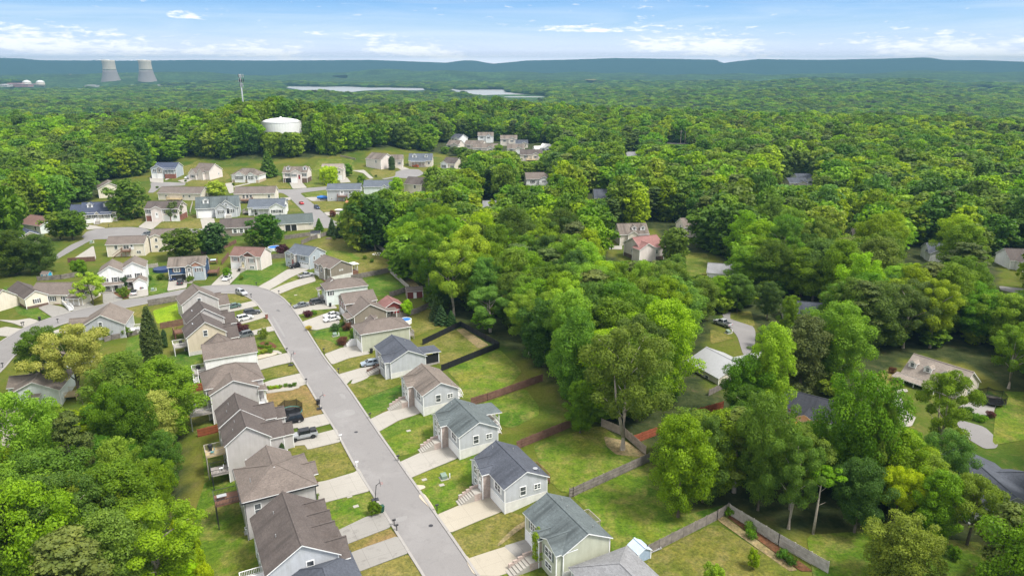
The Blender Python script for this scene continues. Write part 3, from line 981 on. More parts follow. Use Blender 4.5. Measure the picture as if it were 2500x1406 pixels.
    # driveways ------------------------------------------------------------
    drives = [
        (CONC_WARM, 12, [(965, 1240), (1080, 1200), (1560, 1045), (1700, 1120), (1760, 1240), (1480, 1330), (1250, 1410), (1060, 1406)]),
        (CONC_OLD, 12, [(1300, 1120), (1560, 1043), (1702, 1120), (1760, 1240), (1500, 1300)]),
        (CONC_WARM, 12, [(655, 820), (960, 690), (1210, 635), (1335, 765), (1100, 860), (780, 995)]),
        (CONC_NEW, 12, [(290, 315), (520, 210), (800, 130), (890, 258), (620, 370), (400, 465)]),
        (CONC_NEW, 8, [(718, 1050), (860, 980), (1010, 920), (1240, 865), (1345, 960), (1050, 1060), (810, 1197)]),
        (CONC_NEW, 8, [(350, 540), (610, 465), (770, 440), (930, 470), (720, 545), (500, 600), (440, 660)]),
        (CONC_NEW, 8, [(195, 305), (400, 230), (650, 195), (720, 300), (480, 350), (282, 425)]),
        (CONC_NEW, 5, [(1575, 970), (1850, 870), (1980, 850), (2020, 1000), (1750, 1060), (1655, 1055)]),
        (CONC_NEW, 5, [(1460, 810), (1640, 740), (1860, 700), (1990, 810), (1700, 835), (1520, 892)]),
        (CONC_NEW, 5, [(1205, 610), (1400, 530), (1550, 480), (1720, 440), (1740, 500), (1500, 575), (1300, 658)]),
        (CONC_NEW, 5, [(1070, 570), (1250, 470), (1400, 375), (1500, 345), (1670, 360), (1450, 460), (1200, 606)]),
        (CONC_NEW, 5, [(538, 550), (640, 450), (760, 358), (900, 365), (860, 430), (740, 550)]),
        (CONC_NEW, 5, [(38, 617), (60, 480), (270, 470), (262, 575)]),
        (CONC_NEW, 5, [(800, 775), (860, 765), (1040, 722), (1085, 782), (750, 857), (700, 830)]),
        (CONC_NEW, 5, [(790, 1005), (860, 930), (1145, 850), (1190, 905), (1000, 962), (830, 1007)]),
        (CONC_NEW, 5, [(940, 1085), (1250, 1013), (1275, 1065), (1000, 1125), (830, 1190), (700, 1180), (720, 1130)]),
        (CONC_NEW, 7, [(960, 500), (1270, 415), (1415, 385), (1490, 485), (1280, 530), (1080, 585)]),
        (CONC_NEW, 7, [(1110, 740), (1250, 690), (1570, 615), (1645, 735), (1560, 765), (1470, 810), (1180, 845)]),
        (CONC_NEW, 7, [(1320, 1250), (1540, 1150), (1840, 1080), (1915, 1192), (1560, 1280), (1530, 1240), (1390, 1262)]),
        (CONC_NEW, 11, [(975, 112), (1200, 60), (1470, -10), (1515, 112), (1190, 190), (1160, 145), (985, 165)]),
        (CONC_NEW, 11, [(1210, 520), (1370, 490), (1640, 410), (1685, 375), (1805, 585), (1310, 712), (1200, 680)]),
        (CONC_OLD, 11, [(1380, 1015), (1500, 960), (1750, 840), (1930, 800), (2010, 895), (1975, 945), (1510, 1125)]),
        (CONC_OLD, 11, [(1480, 1235), (1780, 1120), (2055, 1025), (2180, 1180), (1680, 1370), (1400, 1420)]),
        (CONC_OLD, 4, [(435, 712), (560, 670), (700, 700), (832, 762), (600, 822)]),
        (CONC_OLD, 4, [(760, 590), (940, 588), (1010, 640), (1078, 690), (850, 752)]),
        (CONC_OLD, 4, [(1175, 520), (1380, 560), (1405, 620), (1178, 668)]),
        (CONC_NEW, 4, [(1460, 565), (1555, 470), (1690, 465), (1700, 572), (1480, 607)]),
        (CONC_NEW, 4, [(-40, 850), (180, 858), (340, 833), (452, 862), (280, 938), (150, 890)]),
        (CONC_NEW, 4, [(-60, 960), (70, 930), (255, 955), (90, 1042), (-40, 1030)]),
        (CONC_NEW, 4, [(435, 1035), (700, 950), (905, 915), (930, 970), (700, 1005), (480, 1042)]),
        (CONC_NEW, 1, [(825, 1285), (1070, 1125), (1100, 1260), (1090, 1290)]),
        (CONC_NEW, 1, [(1580, 915), (1680, 840), (1880, 825), (1740, 945)]),
        (CONC_NEW, 1, [(955, 880), (1100, 900), (1210, 925), (1000, 945)]),
        (CONC_NEW, 1, [(2320, 770), (2420, 790), (2440, 945), (2330, 935)]),
        (CONC_NEW, 1, [(1710, 345), (1870, 345), (1870, 410), (1720, 400)]),
        (CONC_NEW, 1, [(2030, 385), (2200, 345), (2260, 350), (2110, 410)]),
        (CONC_NEW, 2, [(415, 820), (575, 815), (590, 880), (570, 950), (445, 940)]),
        (CONC_NEW, 2, [(700, 415), (790, 405), (800, 520), (750, 530)]),
        (CONC_NEW, 2, [(1430, 390), (1570, 390), (1640, 465), (1475, 478)]),
        (CONC_NEW, 2, [(1330, 580), (1450, 575), (1450, 605), (1350, 610)]),
        (CONC_NEW, 2, [(1615, 575), (1740, 570), (1910, 585), (1920, 608), (1690, 618)]),
        (CONC_NEW, 2, [(1830, 745), (2200, 740), (2200, 770), (1870, 785)]),
        (CONC_NEW, 2, [(2005, 350), (2095, 345), (2140, 400), (2020, 410)]),
        (CONC_NEW, 3, [(640, 490), (690, 485), (780, 520), (700, 532)]),
        (CONC_NEW, 3, [(230, 535), (350, 530), (440, 610), (400, 615), (340, 560)]),
        (CONC_NEW, 3, [(1120, 500), (1200, 505), (1180, 535), (1100, 540)]),
        (CONC_NEW, 14, [(780, 300), (935, 330), (905, 392), (775, 405)]),
        (CONC_OLD, 14, [(1215, 265), (1310, 225), (1470, 262), (1460, 305), (1380, 325), (1290, 290)]),
        (CONC_NEW, 14, [(760, 150), (870, 140), (880, 158), (790, 172)]),
        (CONC_NEW, 15, [(220, 232), (270, 228), (270, 250), (205, 248)]),
    ]
    for i, (m, v, p) in enumerate(drives):
        drape('driveway', rounded(gpoly(p, v), it=1, k=.07), m, 0.13 + 0.0012 * i, thick=0.1)
    # paths and stoops of paving
    for v, p in [(7, [(1170, 830), (1500, 750), (1560, 760), (1540, 790), (1190, 850)]), (7, [(1000, 365), (1290, 350), (1360, 385), (1320, 400), (1270, 370), (1010, 385)]),
                 (2, [(780, 450), (1020, 400), (1030, 407), (790, 462)]), (1, [(1880, 370), (1960, 330), (1975, 338), (1900, 380)]), (0, [(855, 940), (862, 925), (905, 915), (895, 925)])]:
        drape('path', rounded(gpoly(p, v), it=1), CONC_NEW, 0.10, thick=0.08)
    # streets ------------------------------------------------------------
    right = [(1200, 1470), (1165, 1406), (951.7, 1100), (920.7, 1056), (843.9, 940.8), (793.7, 880), (762.8, 831.8), (732.9, 782.7), (709.4, 748.6), (686, 725), (656, 709),
             (624, 699.5), (583.5, 696.3), (549.4, 697), (515, 698), (448, 707.8), (362.8, 726), (298.8, 734), (251.8, 744), (177, 761), (123.8, 777), (59.8, 800), (0, 837), (-60, 880)]
    left = [(1075, 1470), (1035, 1400), (1001.9, 1348.7), (941, 1250), (905.7, 1194), (870, 1138.6), (824.7, 1055), (792.7, 1006), (750, 933.7), (720, 884.6), (688, 833),
            (658.2, 780), (645.4, 763.5), (626.2, 737.9), (602.7, 723), (577, 716.6), (519.5, 716), (435, 725), (360.6, 741), (298.8, 753), (240, 768), (192, 781), (145, 793),
            (85.4, 820), (49, 854), (27.7, 875), (8.5, 899), (-40, 945)]
    RT = rounded([at(*p) for p in right], False, 1)
    LT = rounded([at(*p) for p in left], False, 1)

    def resample(P, n):
        P = [Vector((p.x, p.y, 0)) for p in P]
        cum = [0]
        for a, b in zip(P, P[1:]):
            cum.append(cum[-1] + (b - a).length)
        out = []
        for i in range(n):
            t = cum[-1] * i / (n - 1)
            k = max(j for j in range(len(cum) - 1) if cum[j] <= t + 1e-6)
            out.append(P[k].lerp(P[k + 1], (t - cum[k]) / max(1e-6, cum[k + 1] - cum[k])))
        return out
    RT, LT = resample(RT, 110), resample(LT, 110)
    n = len(RT)
    tr = [t for i in range(n - 1) for t in ((i, i + 1, n + i), (i + 1, n + i + 1, n + i))]
    drape('street', RT + LT, ASPHALT, 0.06, tris=tr)
    for k, L in (('kerb', RT), ('kerb', LT)):
        sgn = -1 if L is RT else 1
        out = []
        for i, p in enumerate(L):
            d = (L[min(i + 1, len(L) - 1)] - L[max(i - 1, 0)]).normalized()
            out.append(p + Vector((-d.y, d.x, 0)) * 0.42 * sgn)
        drape('kerb', list(L) + out, KERB, 0.20, thick=0.15, tris=tr)
    streets = [
        (1, [(930, 1025), (990, 965), (1100, 935), (1300, 918), (1500, 912), (1650, 925), (1740, 965), (1750, 945), (2120, 925), (2330, 935), (2600, 938), (2600, 985), (2300, 990), (1980, 980),
             (1730, 1030), (1600, 1040), (1300, 1050), (1060, 1053), (715, 1245), (640, 1290), (640, 1230), (800, 1120), (970, 1047)]),
        (2, [(1230, 483), (1480, 482), (1640, 466), (1850, 450), (1960, 440), (2060, 425), (2220, 425), (2320, 370), (2400, 370), (2280, 450), (1960, 470), (1850, 488), (1590, 520), (1560, 528), (1700, 640), (1850, 768), (1960, 850),
             (2080, 860), (2080, 900), (1960, 900), (1890, 925), (1720, 925), (1690, 850), (1600, 740), (1500, 640), (1420, 560), (1360, 525), (1235, 515)]),
        (3, [(640, 550), (700, 530), (780, 520), (870, 523), (920, 560), (870, 590), (760, 610), (640, 600), (540, 622), (500, 600), (590, 590), (650, 575)]),
        (1, [(1720, 402), (1900, 398), (2125, 408), (2115, 440), (1850, 447), (1760, 520), (1690, 520), (1730, 460)]),
        (0, [(1760, 760), (1785, 762), (1812, 778), (1845, 803), (1842, 860), (1815, 870), (1800, 820), (1775, 795)]),
        (14, [(670, 140), (720, 132), (830, 190), (870, 290), (930, 330), (880, 330), (760, 260), (700, 190)]),
        (14, [(1205, 370), (1240, 350), (1400, 395), (1500, 490), (1480, 540), (1400, 545), (1290, 480)]),
        (15, [(2360, 450), (2520, 470), (2600, 490), (2600, 520), (2370, 475)]),
        (15, [(180, 228), (230, 225), (230, 248), (190, 250)]),
        (0, [(1628, 348), (1680, 350), (1680, 353), (1628, 351)]),
    ]
    for i, (v, p) in enumerate(streets):
        drape('road', rounded(gpoly(p, v), it=2, k=.14), ASPHALT, 0.07 + 0.002 * i)
    pale = paving('pale_worn_asphalt', (0.225, 0.217, 0.212), (0.26, 0.25, 0.245), (0.195, 0.186, 0.182), scale=5)
    dark = paving('oily_asphalt', (0.13, 0.125, 0.122), (0.17, 0.165, 0.16), (0.11, 0.105, 0.10), scale=3)
    for m, v, P in [(pale, 8, [(290, 1000), (400, 950), (520, 930), (560, 980), (460, 1020), (380, 1035)]), (pale, 8, [(230, 420), (262, 440), (270, 500), (240, 470)]), (pale, 8, [(360, 755), (420, 760), (450, 810), (400, 810)]),
                    (pale, 12, [(250, 850), (380, 820), (360, 870), (270, 890)]), (dark, 5, [(1290, 830), (1310, 825), (1340, 850), (1310, 850)]),
                    (pale, 5, [(1230, 900), (1255, 900), (1400, 1140), (1370, 1140)])]:
        drape('road_patch', rounded(gpoly(P, v)), m, 0.064)
    for v, x, y in [(12, 600, 921), (7, 2200, 1288), (5, 1300, 835)]:
        c = at(*q(v, x, y))
        drape('manhole_cover', [(c.x + .38 * math.cos(a * .6283), c.y + .38 * math.sin(a * .6283)) for a in range(10)], DARKMETAL, 0.069)
    # silt washed into the gutter and the worn grass bank
    for v, p in [(12, [(470, 640), (530, 600), (640, 760), (660, 830), (600, 760)]), (12, [(930, 1200), (975, 1240), (1060, 1400), (1010, 1390), (950, 1290)]),
                 (12, [(1240, 1100), (1400, 940), (1550, 850), (1560, 900), (1420, 990), (1250, 1130)]), (12, [(440, 530), (540, 535), (550, 560), (480, 585)])]:
        drape('sand', rounded(gpoly(p, v)), SILT if v == 12 and p[0][0] != 1240 else DIRT, 0.125)
    # garden beds with timber or stone edges
    for m, v, p in [(MULCH, 7, [(1075, 290), (1130, 255), (1230, 260), (1300, 310), (1250, 345), (1130, 350), (1075, 330)]),
                    (SILT, 7, [(980, 420), (1200, 365), (1310, 385), (1270, 410), (990, 480)]), (SILT, 7, [(1190, 800), (1500, 745), (1530, 765), (1200, 820)]),
                    (SILT, 7, [(1030, 990), (1150, 920), (1200, 925), (1190, 960), (1050, 1000)]), (MULCH, 6, [(390, 570), (440, 550), (490, 570), (430, 600)]),
                    (MULCH_BLACK, 12, [(990, 520), (1010, 460), (1060, 450), (1120, 510), (1050, 540), (1000, 545)]),
                    (MULCH, 11, [(1215, 510), (1290, 490), (1295, 510), (1225, 530)]), (MULCH, 4, [(1300, 540), (1380, 480), (1480, 480), (1480, 600), (1400, 610), (1310, 560)]),
                    (MULCH, 4, [(560, 660), (620, 560), (720, 600), (760, 580), (800, 620), (740, 650), (660, 680)]), (MULCH, 5, [(780, 1100), (880, 1050), (960, 1070), (900, 1110)])]:
        drape('garden_bed', rounded(gpoly(p, v)), m, 0.165, thick=0.1)
    fld = grass('valley_field', [(0.12, 0.12, 0.05), (0.17, 0.15, 0.07), (0.22, 0.19, 0.10)], dry_amt=.4)
    for P in FIELDS:
        vs = rounded([at(*a) for a in P])
        c = sum(vs, Vector((0, 0, 0))) / len(vs)
        c.z = hz(c.x, c.y)
        mb = MB()
        for a, b in zip(vs, vs[1:] + vs[:1]):
            mb.face([(u_.x, u_.y, u_.z + 4) for u_ in (a, b, c)], fld)
        tag(mb.build('field'), 'open field among the far woods', kind='structure')
    # river arms in the valley
    wm, nt = new_mat('river_water')
    pos = geo_pos(nt)
    mp = nd(nt, 'ShaderNodeMapping')
    mp.inputs['Scale'].default_value = (0.004, 0.02, 1)
    nt.links.new(pos, mp.inputs[0])
    n = noise(nt, mp.outputs[0], 1.0, 4, 0.6)
    col = ramp(nt, n, [(0.35, (0.34, 0.33, 0.31)), (0.65, (0.42, 0.41, 0.38))])
    principled(nt, col, 0.3, 0, 0.5)
    for p in WATER:
        vs = [at(*a) for a in p]
        mb = MB()
        mb.face([(v.x, v.y, -36.4) for v in (rounded(vs, it=1))], wm)
        tag(mb.build('water'), 'pale river water', kind='structure')


def far_hills():
    """the long wooded plateau on the horizon, a real ridge 1.5 km deep"""
    sky = [(-900, 150), (-400, 152), (0, 148), (60, 149), (100, 152), (235, 152), (330, 152), (480, 150), (650, 151), (800, 150), (900, 149), (1000, 152), (1090, 155), (1115, 152), (1130, 150), (1160, 150),
           (1190, 155), (1205, 157), (1240, 154), (1290, 150), (1400, 148), (1500, 145), (1650, 147), (1745, 149), (1765, 156), (1800, 152), (1850, 148), (2000, 150), (2150, 148), (2260, 146),
           (2300, 151), (2400, 152), (2500, 155), (2900, 152), (3400, 155)]
    sx = np.array([s[0] for s in sky], float)
    sy = np.array([s[1] for s in sky], float)
    RAD = 12000.0
    n, m = 700, 26
    azs = np.linspace(-1.0, 1.0, n)
    vs = np.zeros((m, n, 3))
    for j in range(m):
        t = j / (m - 1)
        r = RAD - 2900 + 3400 * t
        for i, a in enumerate(azs):
            px = 1250 + FOC * math.tan(a) / math.cos(PITCH) * 1.0
            yy = np.interp(px, sx, sy)
            top = CAM_H + RAD * (165 - yy) / FOC * math.cos(PITCH) * 1.05
            w = smooth(0.12, 0.83, t) ** 1.15
            foot = smooth(0.0, 0.3, t) * 14 * (1 + math.sin(a * 41) + 0.6 * math.sin(a * 97 + 1)) + 0.5
            z = -30 + foot + (top + 30 - foot) * w
            z += (6 * math.sin(a * 130 + t * 5) + 4 * math.sin(a * 311 + 2 + 9 * t)) * w * (1 - w) * 4
            z += 3.5 * (rng.random() - 0.5) * w
            if t > 0.86:
                z -= (t - 0.86) * 700
            vs[j, i] = (r * math.sin(a), r * math.cos(a), z)
    me = bpy.data.meshes.new('hills')
    I, J = np.meshgrid(np.arange(n - 1), np.arange(m - 1))
    a = (J * n + I).ravel()
    fs = np.stack([a, a + 1, a + n + 1, a + n], -1)
    me.from_pydata(vs.reshape(-1, 3).tolist(), [], fs.tolist())
    m_, nt = new_mat('wooded_ridge')
    pos = geo_pos(nt)
    v = noise(nt, pos, 0.012, 5, 0.7)
    principled(nt, ramp(nt, v, [(0.35, (0.012, 0.035, 0.016)), (0.65, (0.035, 0.075, 0.025))]), 0.95, 0, 0.1, v, 1.0, 25.0)
    me.materials.append(m_)
    o = bpy.data.objects.new('hills', me)
    COL.objects.link(o)
    tag(o, 'long blue wooded ridge along the horizon', kind='structure')


grounds()
far_hills()

# ---------------------------------------------------------------- houses
def roof_gable(mb, cx, cy, L, W, axis, ze, zr, mat, over=0.35, t=0.17, endlo=True, endhi=True):
    """two slabs meeting at a ridge; L along the axis"""
    a0 = -L / 2 - (over if endlo else 0)
    a1 = L / 2 + (over if endhi else 0)
    sl = (zr - ze) / (W / 2)
    eo = over
    ez = ze - sl * eo

    def P(a, b, z):
        return (cx + a, cy + b, z) if axis == 'x' else (cx - b, cy + a, z)
    for s in (-1, 1):
        top = [P(a0, 0, zr + t), P(a1, 0, zr + t), P(a1, s * (W / 2 + eo), ez + t), P(a0, s * (W / 2 + eo), ez + t)]
        bot = [P(a0, 0, zr), P(a1, 0, zr), P(a1, s * (W / 2 + eo), ez), P(a0, s * (W / 2 + eo), ez)]
        mb.face(top if s < 0 else top[::-1], mat)
        mb.face(bot[::-1] if s < 0 else bot, WHITE)
        mb.face([top[2], top[3], bot[3], bot[2]], WHITE)
        mb.face([top[0], top[3], bot[3], bot[0]], WHITE)
        mb.face([top[1], top[2], bot[2], bot[1]], WHITE)
    # ridge cap
    mb.bar(P(a0, 0, zr + t + 0.02), P(a1, 0, zr + t + 0.02), 0.28, mat, 0.05)


def roof_hip(mb, cx, cy, L, W, axis, ze, zr, mat, over=0.4, t=0.17, k=1.0):
    sl = (zr - ze) / (W / 2)
    ez = ze - sl * over

    def P(a, b, z):
        return (cx + a, cy + b, z) if axis == 'x' else (cx - b, cy + a, z)
    a, b = L / 2 + over, W / 2 + over
    rl = max(L / 2 - W / 2 * k, 0.05)
    c = [P(-a, -b, ez + t), P(a, -b, ez + t), P(a, b, ez + t), P(-a, b, ez + t)]
    d = [P(-a, -b, ez), P(a, -b, ez), P(a, b, ez), P(-a, b, ez)]
    r0, r1 = P(-rl, 0, zr + t), P(rl, 0, zr + t)
    mb.face([c[0], c[1], r1, r0], mat)
    mb.face([c[2], c[3], r0, r1], mat)
    mb.face([c[1], c[2], r1], mat)
    mb.face([c[3], c[0], r0], mat)
    for i in range(4):
        mb.face([d[i], d[(i + 1) % 4], c[(i + 1) % 4], c[i]], WHITE)
    mb.face(d[::-1], WHITE)
    for e0, e1 in ((c[0], r0), (c[3], r0), (c[1], r1), (c[2], r1), (r0, r1)):
        mb.bar(Vector(e0) + Vector((0, 0, .02)), Vector(e1) + Vector((0, 0, .02)), 0.26, mat, 0.05)


def walls_block(mb, cx, cy, L, W, axis, z0, ze, zr, mat, gable=True, gmat=None):
    def P(a, b, z):
        return (cx + a, cy + b, z) if axis == 'x' else (cx - b, cy + a, z)
    a, b = L / 2, W / 2
    mb.face([P(-a, -b, z0), P(a, -b, z0), P(a, -b, ze), P(-a, -b, ze)], mat)
    mb.face([P(a, b, z0), P(-a, b, z0), P(-a, b, ze), P(a, b, ze)], mat)
    mb.face([P(a, -b, z0), P(a, b, z0), P(a, b, ze), P(a, -b, ze)], mat)
    mb.face([P(-a, b, z0), P(-a, -b, z0), P(-a, -b, ze), P(-a, b, ze)], mat)
    if gable:
        mb.face([P(a, -b, ze), P(a, b, ze), P(a, 0, zr)], gmat or mat)
        mb.face([P(-a, b, ze), P(-a, -b, ze), P(-a, 0, zr)], gmat or mat)
    # corner boards
    for sa in (-1, 1):
        for sb in (-1, 1):
            x, y, _ = P(sa * a, sb * b, 0)
            mb.box(x - 0.07, x + 0.07, y - 0.07, y + 0.07, z0, ze, WHITE)


class House:
    def __init__(self, root, L, W, ze, zr):
        self.root, self.L, self.W, self.ze, self.zr = root, L, W, ze, zr
        self.wall, self.roof, self.found = MB(), MB(), MB()
        self.slope = (zr - ze) / (W / 2)

    def face_frame(self, face, off=0.0):
        """origin, along, outward for a wall; u runs +x on N/S and +y on E/W"""
        L, W = self.L, self.W
        return {'S': (Vector((0, -W / 2 - off, 0)), Vector((1, 0, 0)), Vector((0, -1, 0))),
                'N': (Vector((0, W / 2 + off, 0)), Vector((1, 0, 0)), Vector((0, 1, 0))),
                'E': (Vector((L / 2 + off, 0, 0)), Vector((0, 1, 0)), Vector((1, 0, 0))),
                'W': (Vector((-L / 2 - off, 0, 0)), Vector((0, 1, 0)), Vector((-1, 0, 0)))}[face]

    def panel(self, mb, o, al, ou, u0, u1, z0, z1, d0, d1, mat):
        vs = []
        for z in (z0, z1):
            for d in (d0, d1):
                for u in (u0, u1):
                    p = o + al * u + ou * d
                    vs.append((p.x, p.y, z))
        mb.mesh(vs, [(0, 2, 3, 1), (4, 5, 7, 6), (0, 1, 5, 4), (2, 6, 7, 3), (0, 4, 6, 2), (1, 3, 7, 5)], mat)

    def window(self, face, u, z, w=1.0, h=1.3, sh=None, off=0.0, cols=1, parent=None):
        o, al, ou = self.face_frame(face, off)
        fr = MB()
        t = 0.12
        self.panel(fr, o, al, ou, u - w / 2 - t, u - w / 2, z - t, z + h + t, -0.02, 0.07, WHITE)
        self.panel(fr, o, al, ou, u + w / 2, u + w / 2 + t, z - t, z + h + t, -0.02, 0.07, WHITE)
        self.panel(fr, o, al, ou, u - w / 2, u + w / 2, z + h, z + h + t, -0.02, 0.072, WHITE)
        self.panel(fr, o, al, ou, u - w / 2, u + w / 2, z - t, z, -0.02, 0.09, WHITE)
        self.panel(fr, o, al, ou, u - w / 2, u + w / 2, z + h * 0.48, z + h * 0.52, 0.0, 0.055, WHITE)
        for k in range(1, cols + 1):
            if cols > 1 and k < cols:
                uu = u - w / 2 + w * k / cols
                self.panel(fr, o, al, ou, uu - 0.05, uu + 0.05, z, z + h, 0.0, 0.058, WHITE)
        f = fr.build('window', parent or self.root)
        g = MB()
        self.panel(g, o, al, ou, u - w / 2, u + w / 2, z, z + h, -0.02, 0.03, GLASS)
        g.build('pane', f)
        if sh:
            for s in (-1, 1):
                m = MB()
                c = u + s * (w / 2 + 0.30)
                self.panel(m, o, al, ou, c - 0.18, c + 0.18, z - 0.05, z + h + 0.05, 0, 0.05, sh)
                m.build('shutter', f)

    def door(self, face, u, z, w=0.95, h=2.05, mat=None, off=0.0):
        o, al, ou = self.face_frame(face, off)
        m = MB()
        self.panel(m, o, al, ou, u - w / 2 - .1, u - w / 2, z, z + h + .1, -0.02, 0.08, WHITE)
        self.panel(m, o, al, ou, u + w / 2, u + w / 2 + .1, z, z + h + .1, -0.02, 0.08, WHITE)
        self.panel(m, o, al, ou, u - w / 2, u + w / 2, z + h, z + h + .1, -0.02, 0.082, WHITE)
        self.panel(m, o, al, ou, u - w / 2, u + w / 2, z, z + h, -0.02, 0.04, mat or WHITE)
        self.panel(m, o, al, ou, u - w * .25, u + w * .25, z + h * .55, z + h * .85, 0, 0.045, GLASS)
        d = m.build('door', self.root)
        k = MB()
        self.panel(k, o, al, ou, u + w * .36, u + w * .42, z + .95, z + 1.08, 0.04, 0.1, GREYMETAL)
        k.build('handle', d)

    def garage(self, face, u, z=0.0, w=4.8, h=2.2, off=0.0, mat=None, open_=False, lights=False):
        o, al, ou = self.face_frame(face, off)
        m = MB()
        t = 0.12
        self.panel(m, o, al, ou, u - w / 2 - t, u - w / 2, z - 1, z + h + t, -0.02, 0.09, WHITE)
        self.panel(m, o, al, ou, u + w / 2, u + w / 2 + t, z - 1, z + h + t, -0.02, 0.09, WHITE)
        self.panel(m, o, al, ou, u - w / 2, u + w / 2, z + h, z + h + t, -0.02, 0.092, WHITE)
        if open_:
            self.panel(m, o, al, ou, u - w / 2, u + w / 2, z - .5, z + h, -0.02, 0.012, BLACK)  # flat black panel paints the shaded inside of an open garage
        else:
            n = 4
            for k in range(n):
                self.panel(m, o, al, ou, u - w / 2, u + w / 2, z + h * k / n + (.0 if k else -.6), z + h * (k + 1) / n - 0.03, -0.02, 0.05, mat or WHITE)
            if lights:
                for k in range(4):
                    c = u - w / 2 + w * (k + .5) / 4
                    self.panel(m, o, al, ou, c - w * .09, c + w * .09, z + h * .79, z + h * .95, 0, 0.056, GLASS)
        m.build('garage_door', self.root)

    def cross(self, side, u, w, p, wall=None, z0=-1.5, ze=None, zr=None, roofm=None, gmat=None, over=0.3, back=None):
        """a gable turned at right angles, pushed out p from the S or N wall"""
        ze = self.ze if ze is None else ze
        zr = ze + self.slope * w / 2 if zr is None else zr
        sg = -1 if side == 'S' else 1
        reach = self.W / 2 * max(0.03, 1 - (zr - self.ze) / (self.zr - self.ze)) if back is None else back
        y1 = sg * (self.W / 2 + p)
        y0 = sg * (reach - 0.15)
        cy, L = (y0 + y1) / 2, abs(y1 - y0)
        # local 'y' axis gable
        walls_block(self.wall, u, cy, L, w, 'y', z0, ze, zr, wall or self.wm, True, gmat)
        roof_gable(self.roof, u, cy, L, w, 'y', ze, zr, roofm or self.rm, over, endlo=(sg < 0), endhi=(sg > 0))

    def dormer(self, side, u, k=0.72, w=1.7, h=1.35, wall=None, roofm=None):
        sg = -1 if side == 'S' else 1
        yf = sg * self.W / 2 * k
        zb = self.zr - self.slope * abs(yf)
        ze = zb + h
        zr = ze + w * 0.36
        yb = sg * max(0.1, (self.zr - zr) / self.slope - 0.3) if zr < self.zr else sg * 0.1
        wl = MB()
        L = abs(yf - yb)
        walls_block(wl, u, (yf + yb) / 2, L, w, 'y', zb - 0.5, ze, zr, wall or WALLS['white'])
        d = wl.build('dormer', self.root)
        rf = MB()
        roof_gable(rf, u, (yf + yb) / 2, L, w, 'y', ze, zr, roofm or self.rm, 0.22, 0.12, endlo=(sg < 0), endhi=(sg > 0))
        rf.build('roof', d)
        self.window(side, u, zb + 0.35, w * 0.48, h * 0.72, None, abs(yf) - self.W / 2, parent=d)

    def porch(self, face, u, w, dep, zf=0.5, zt=None, off=0.0, drop=0.5, roofm=None, rail=True, posts=3, railm=None, floor=None):
        o, al, ou = self.face_frame(face, off)
        zt = self.ze if zt is None else zt
        f = MB()
        self.panel(f, o, al, ou, u - w / 2, u + w / 2, -1.5, zf, 0.0, dep, floor or STONE)
        f.build('porch_floor', self.root)
        rf = MB()
        a, b = u - w / 2 - .3, u + w / 2 + .3
        hi, lo = zt, zt - drop

        def P(uu, d, z):
            p = o + al * uu + ou * d
            return (p.x, p.y, z)
        mat = roofm or self.rm
        tp = [P(a, -0.05, hi), P(b, -0.05, hi), P(b, dep + .35, lo), P(a, dep + .35, lo)]
        bt = [P(a, -0.05, hi - .15), P(b, -0.05, hi - .15), P(b, dep + .35, lo - .15), P(a, dep + .35, lo - .15)]
        rf.face(tp, mat)
        rf.face(bt[::-1], WHITE)
        for i in range(4):
            rf.face([bt[i], bt[(i + 1) % 4], tp[(i + 1) % 4], tp[i]], WHITE)
        rf.build('porch_roof', self.root)
        for i in range(posts):
            uu = u - w / 2 + .15 + (w - .3) * (i / max(1, posts - 1))
            pm = MB()
            self.panel(pm, o, al, ou, uu - .08, uu + .08, zf, lo - .1, dep - .25, dep - .09, WHITE)
            pm.build('post', self.root)
        if rail:
            rm = MB()
            m = railm or WHITE
            self.panel(rm, o, al, ou, u - w / 2, u + w / 2, zf + .85, zf + .93, dep - .2, dep - .12, m)
            self.panel(rm, o, al, ou, u - w / 2, u + w / 2, zf + .1, zf + .16, dep - .2, dep - .12, m)
            n = int(w / .28)
            for i in range(n + 1):
                uu = u - w / 2 + w * i / n
                self.panel(rm, o, al, ou, uu - .025, uu + .025, zf + .1, zf + .9, dep - .19, dep - .14, m)
            rm.build('railing', self.root)

    def deck(self, face, u, w, dep, z, mat=DECK_GREY, zb=-3.5, railm=None, off=0.0, stairs=None):
        o, al, ou = self.face_frame(face, off)
        f = MB()
        nb = max(4, int(dep / 0.3))
        for i in range(nb):
            self.panel(f, o, al, ou, u - w / 2, u + w / 2, z - .04, z, dep * i / nb + .012, dep * (i + 1) / nb - .006, mat)
        self.panel(f, o, al, ou, u - w / 2, u + w / 2, z - .25, z - .05, 0.0, dep, mat)
        d = f.build('deck', self.root)
        rm_ = railm or mat
        r = MB()

        def rail(p, q_, out=True):
            r.bar(p + Vector((0, 0, .98)), q_ + Vector((0, 0, .98)), .11, rm_, .05)
            r.bar(p + Vector((0, 0, .12)), q_ + Vector((0, 0, .12)), .05, rm_, .05)
            n = max(2, int((q_ - p).length / .22))
            for i in range(n + 1):
                c = p.lerp(q_, i / n)
                r.box(c.x - .022, c.x + .022, c.y - .022, c.y + .022, z + .1, z + .97, rm_)
        A = o + al * (u - w / 2) + Vector((0, 0, z))
        B = o + al * (u + w / 2) + Vector((0, 0, z))
        C_, D = A + ou * dep, B + ou * dep
        rail(A, C_)
        rail(C_, D)
        rail(B, D)
        r.build('railing', d)
        for c in (C_, D, C_.lerp(D, .5)):
            pm = MB()
            c = c - ou * .12
            pm.box(c.x - .08, c.x + .08, c.y - .08, c.y + .08, zb, z - .02, rm_)
            pm.build('post', d)
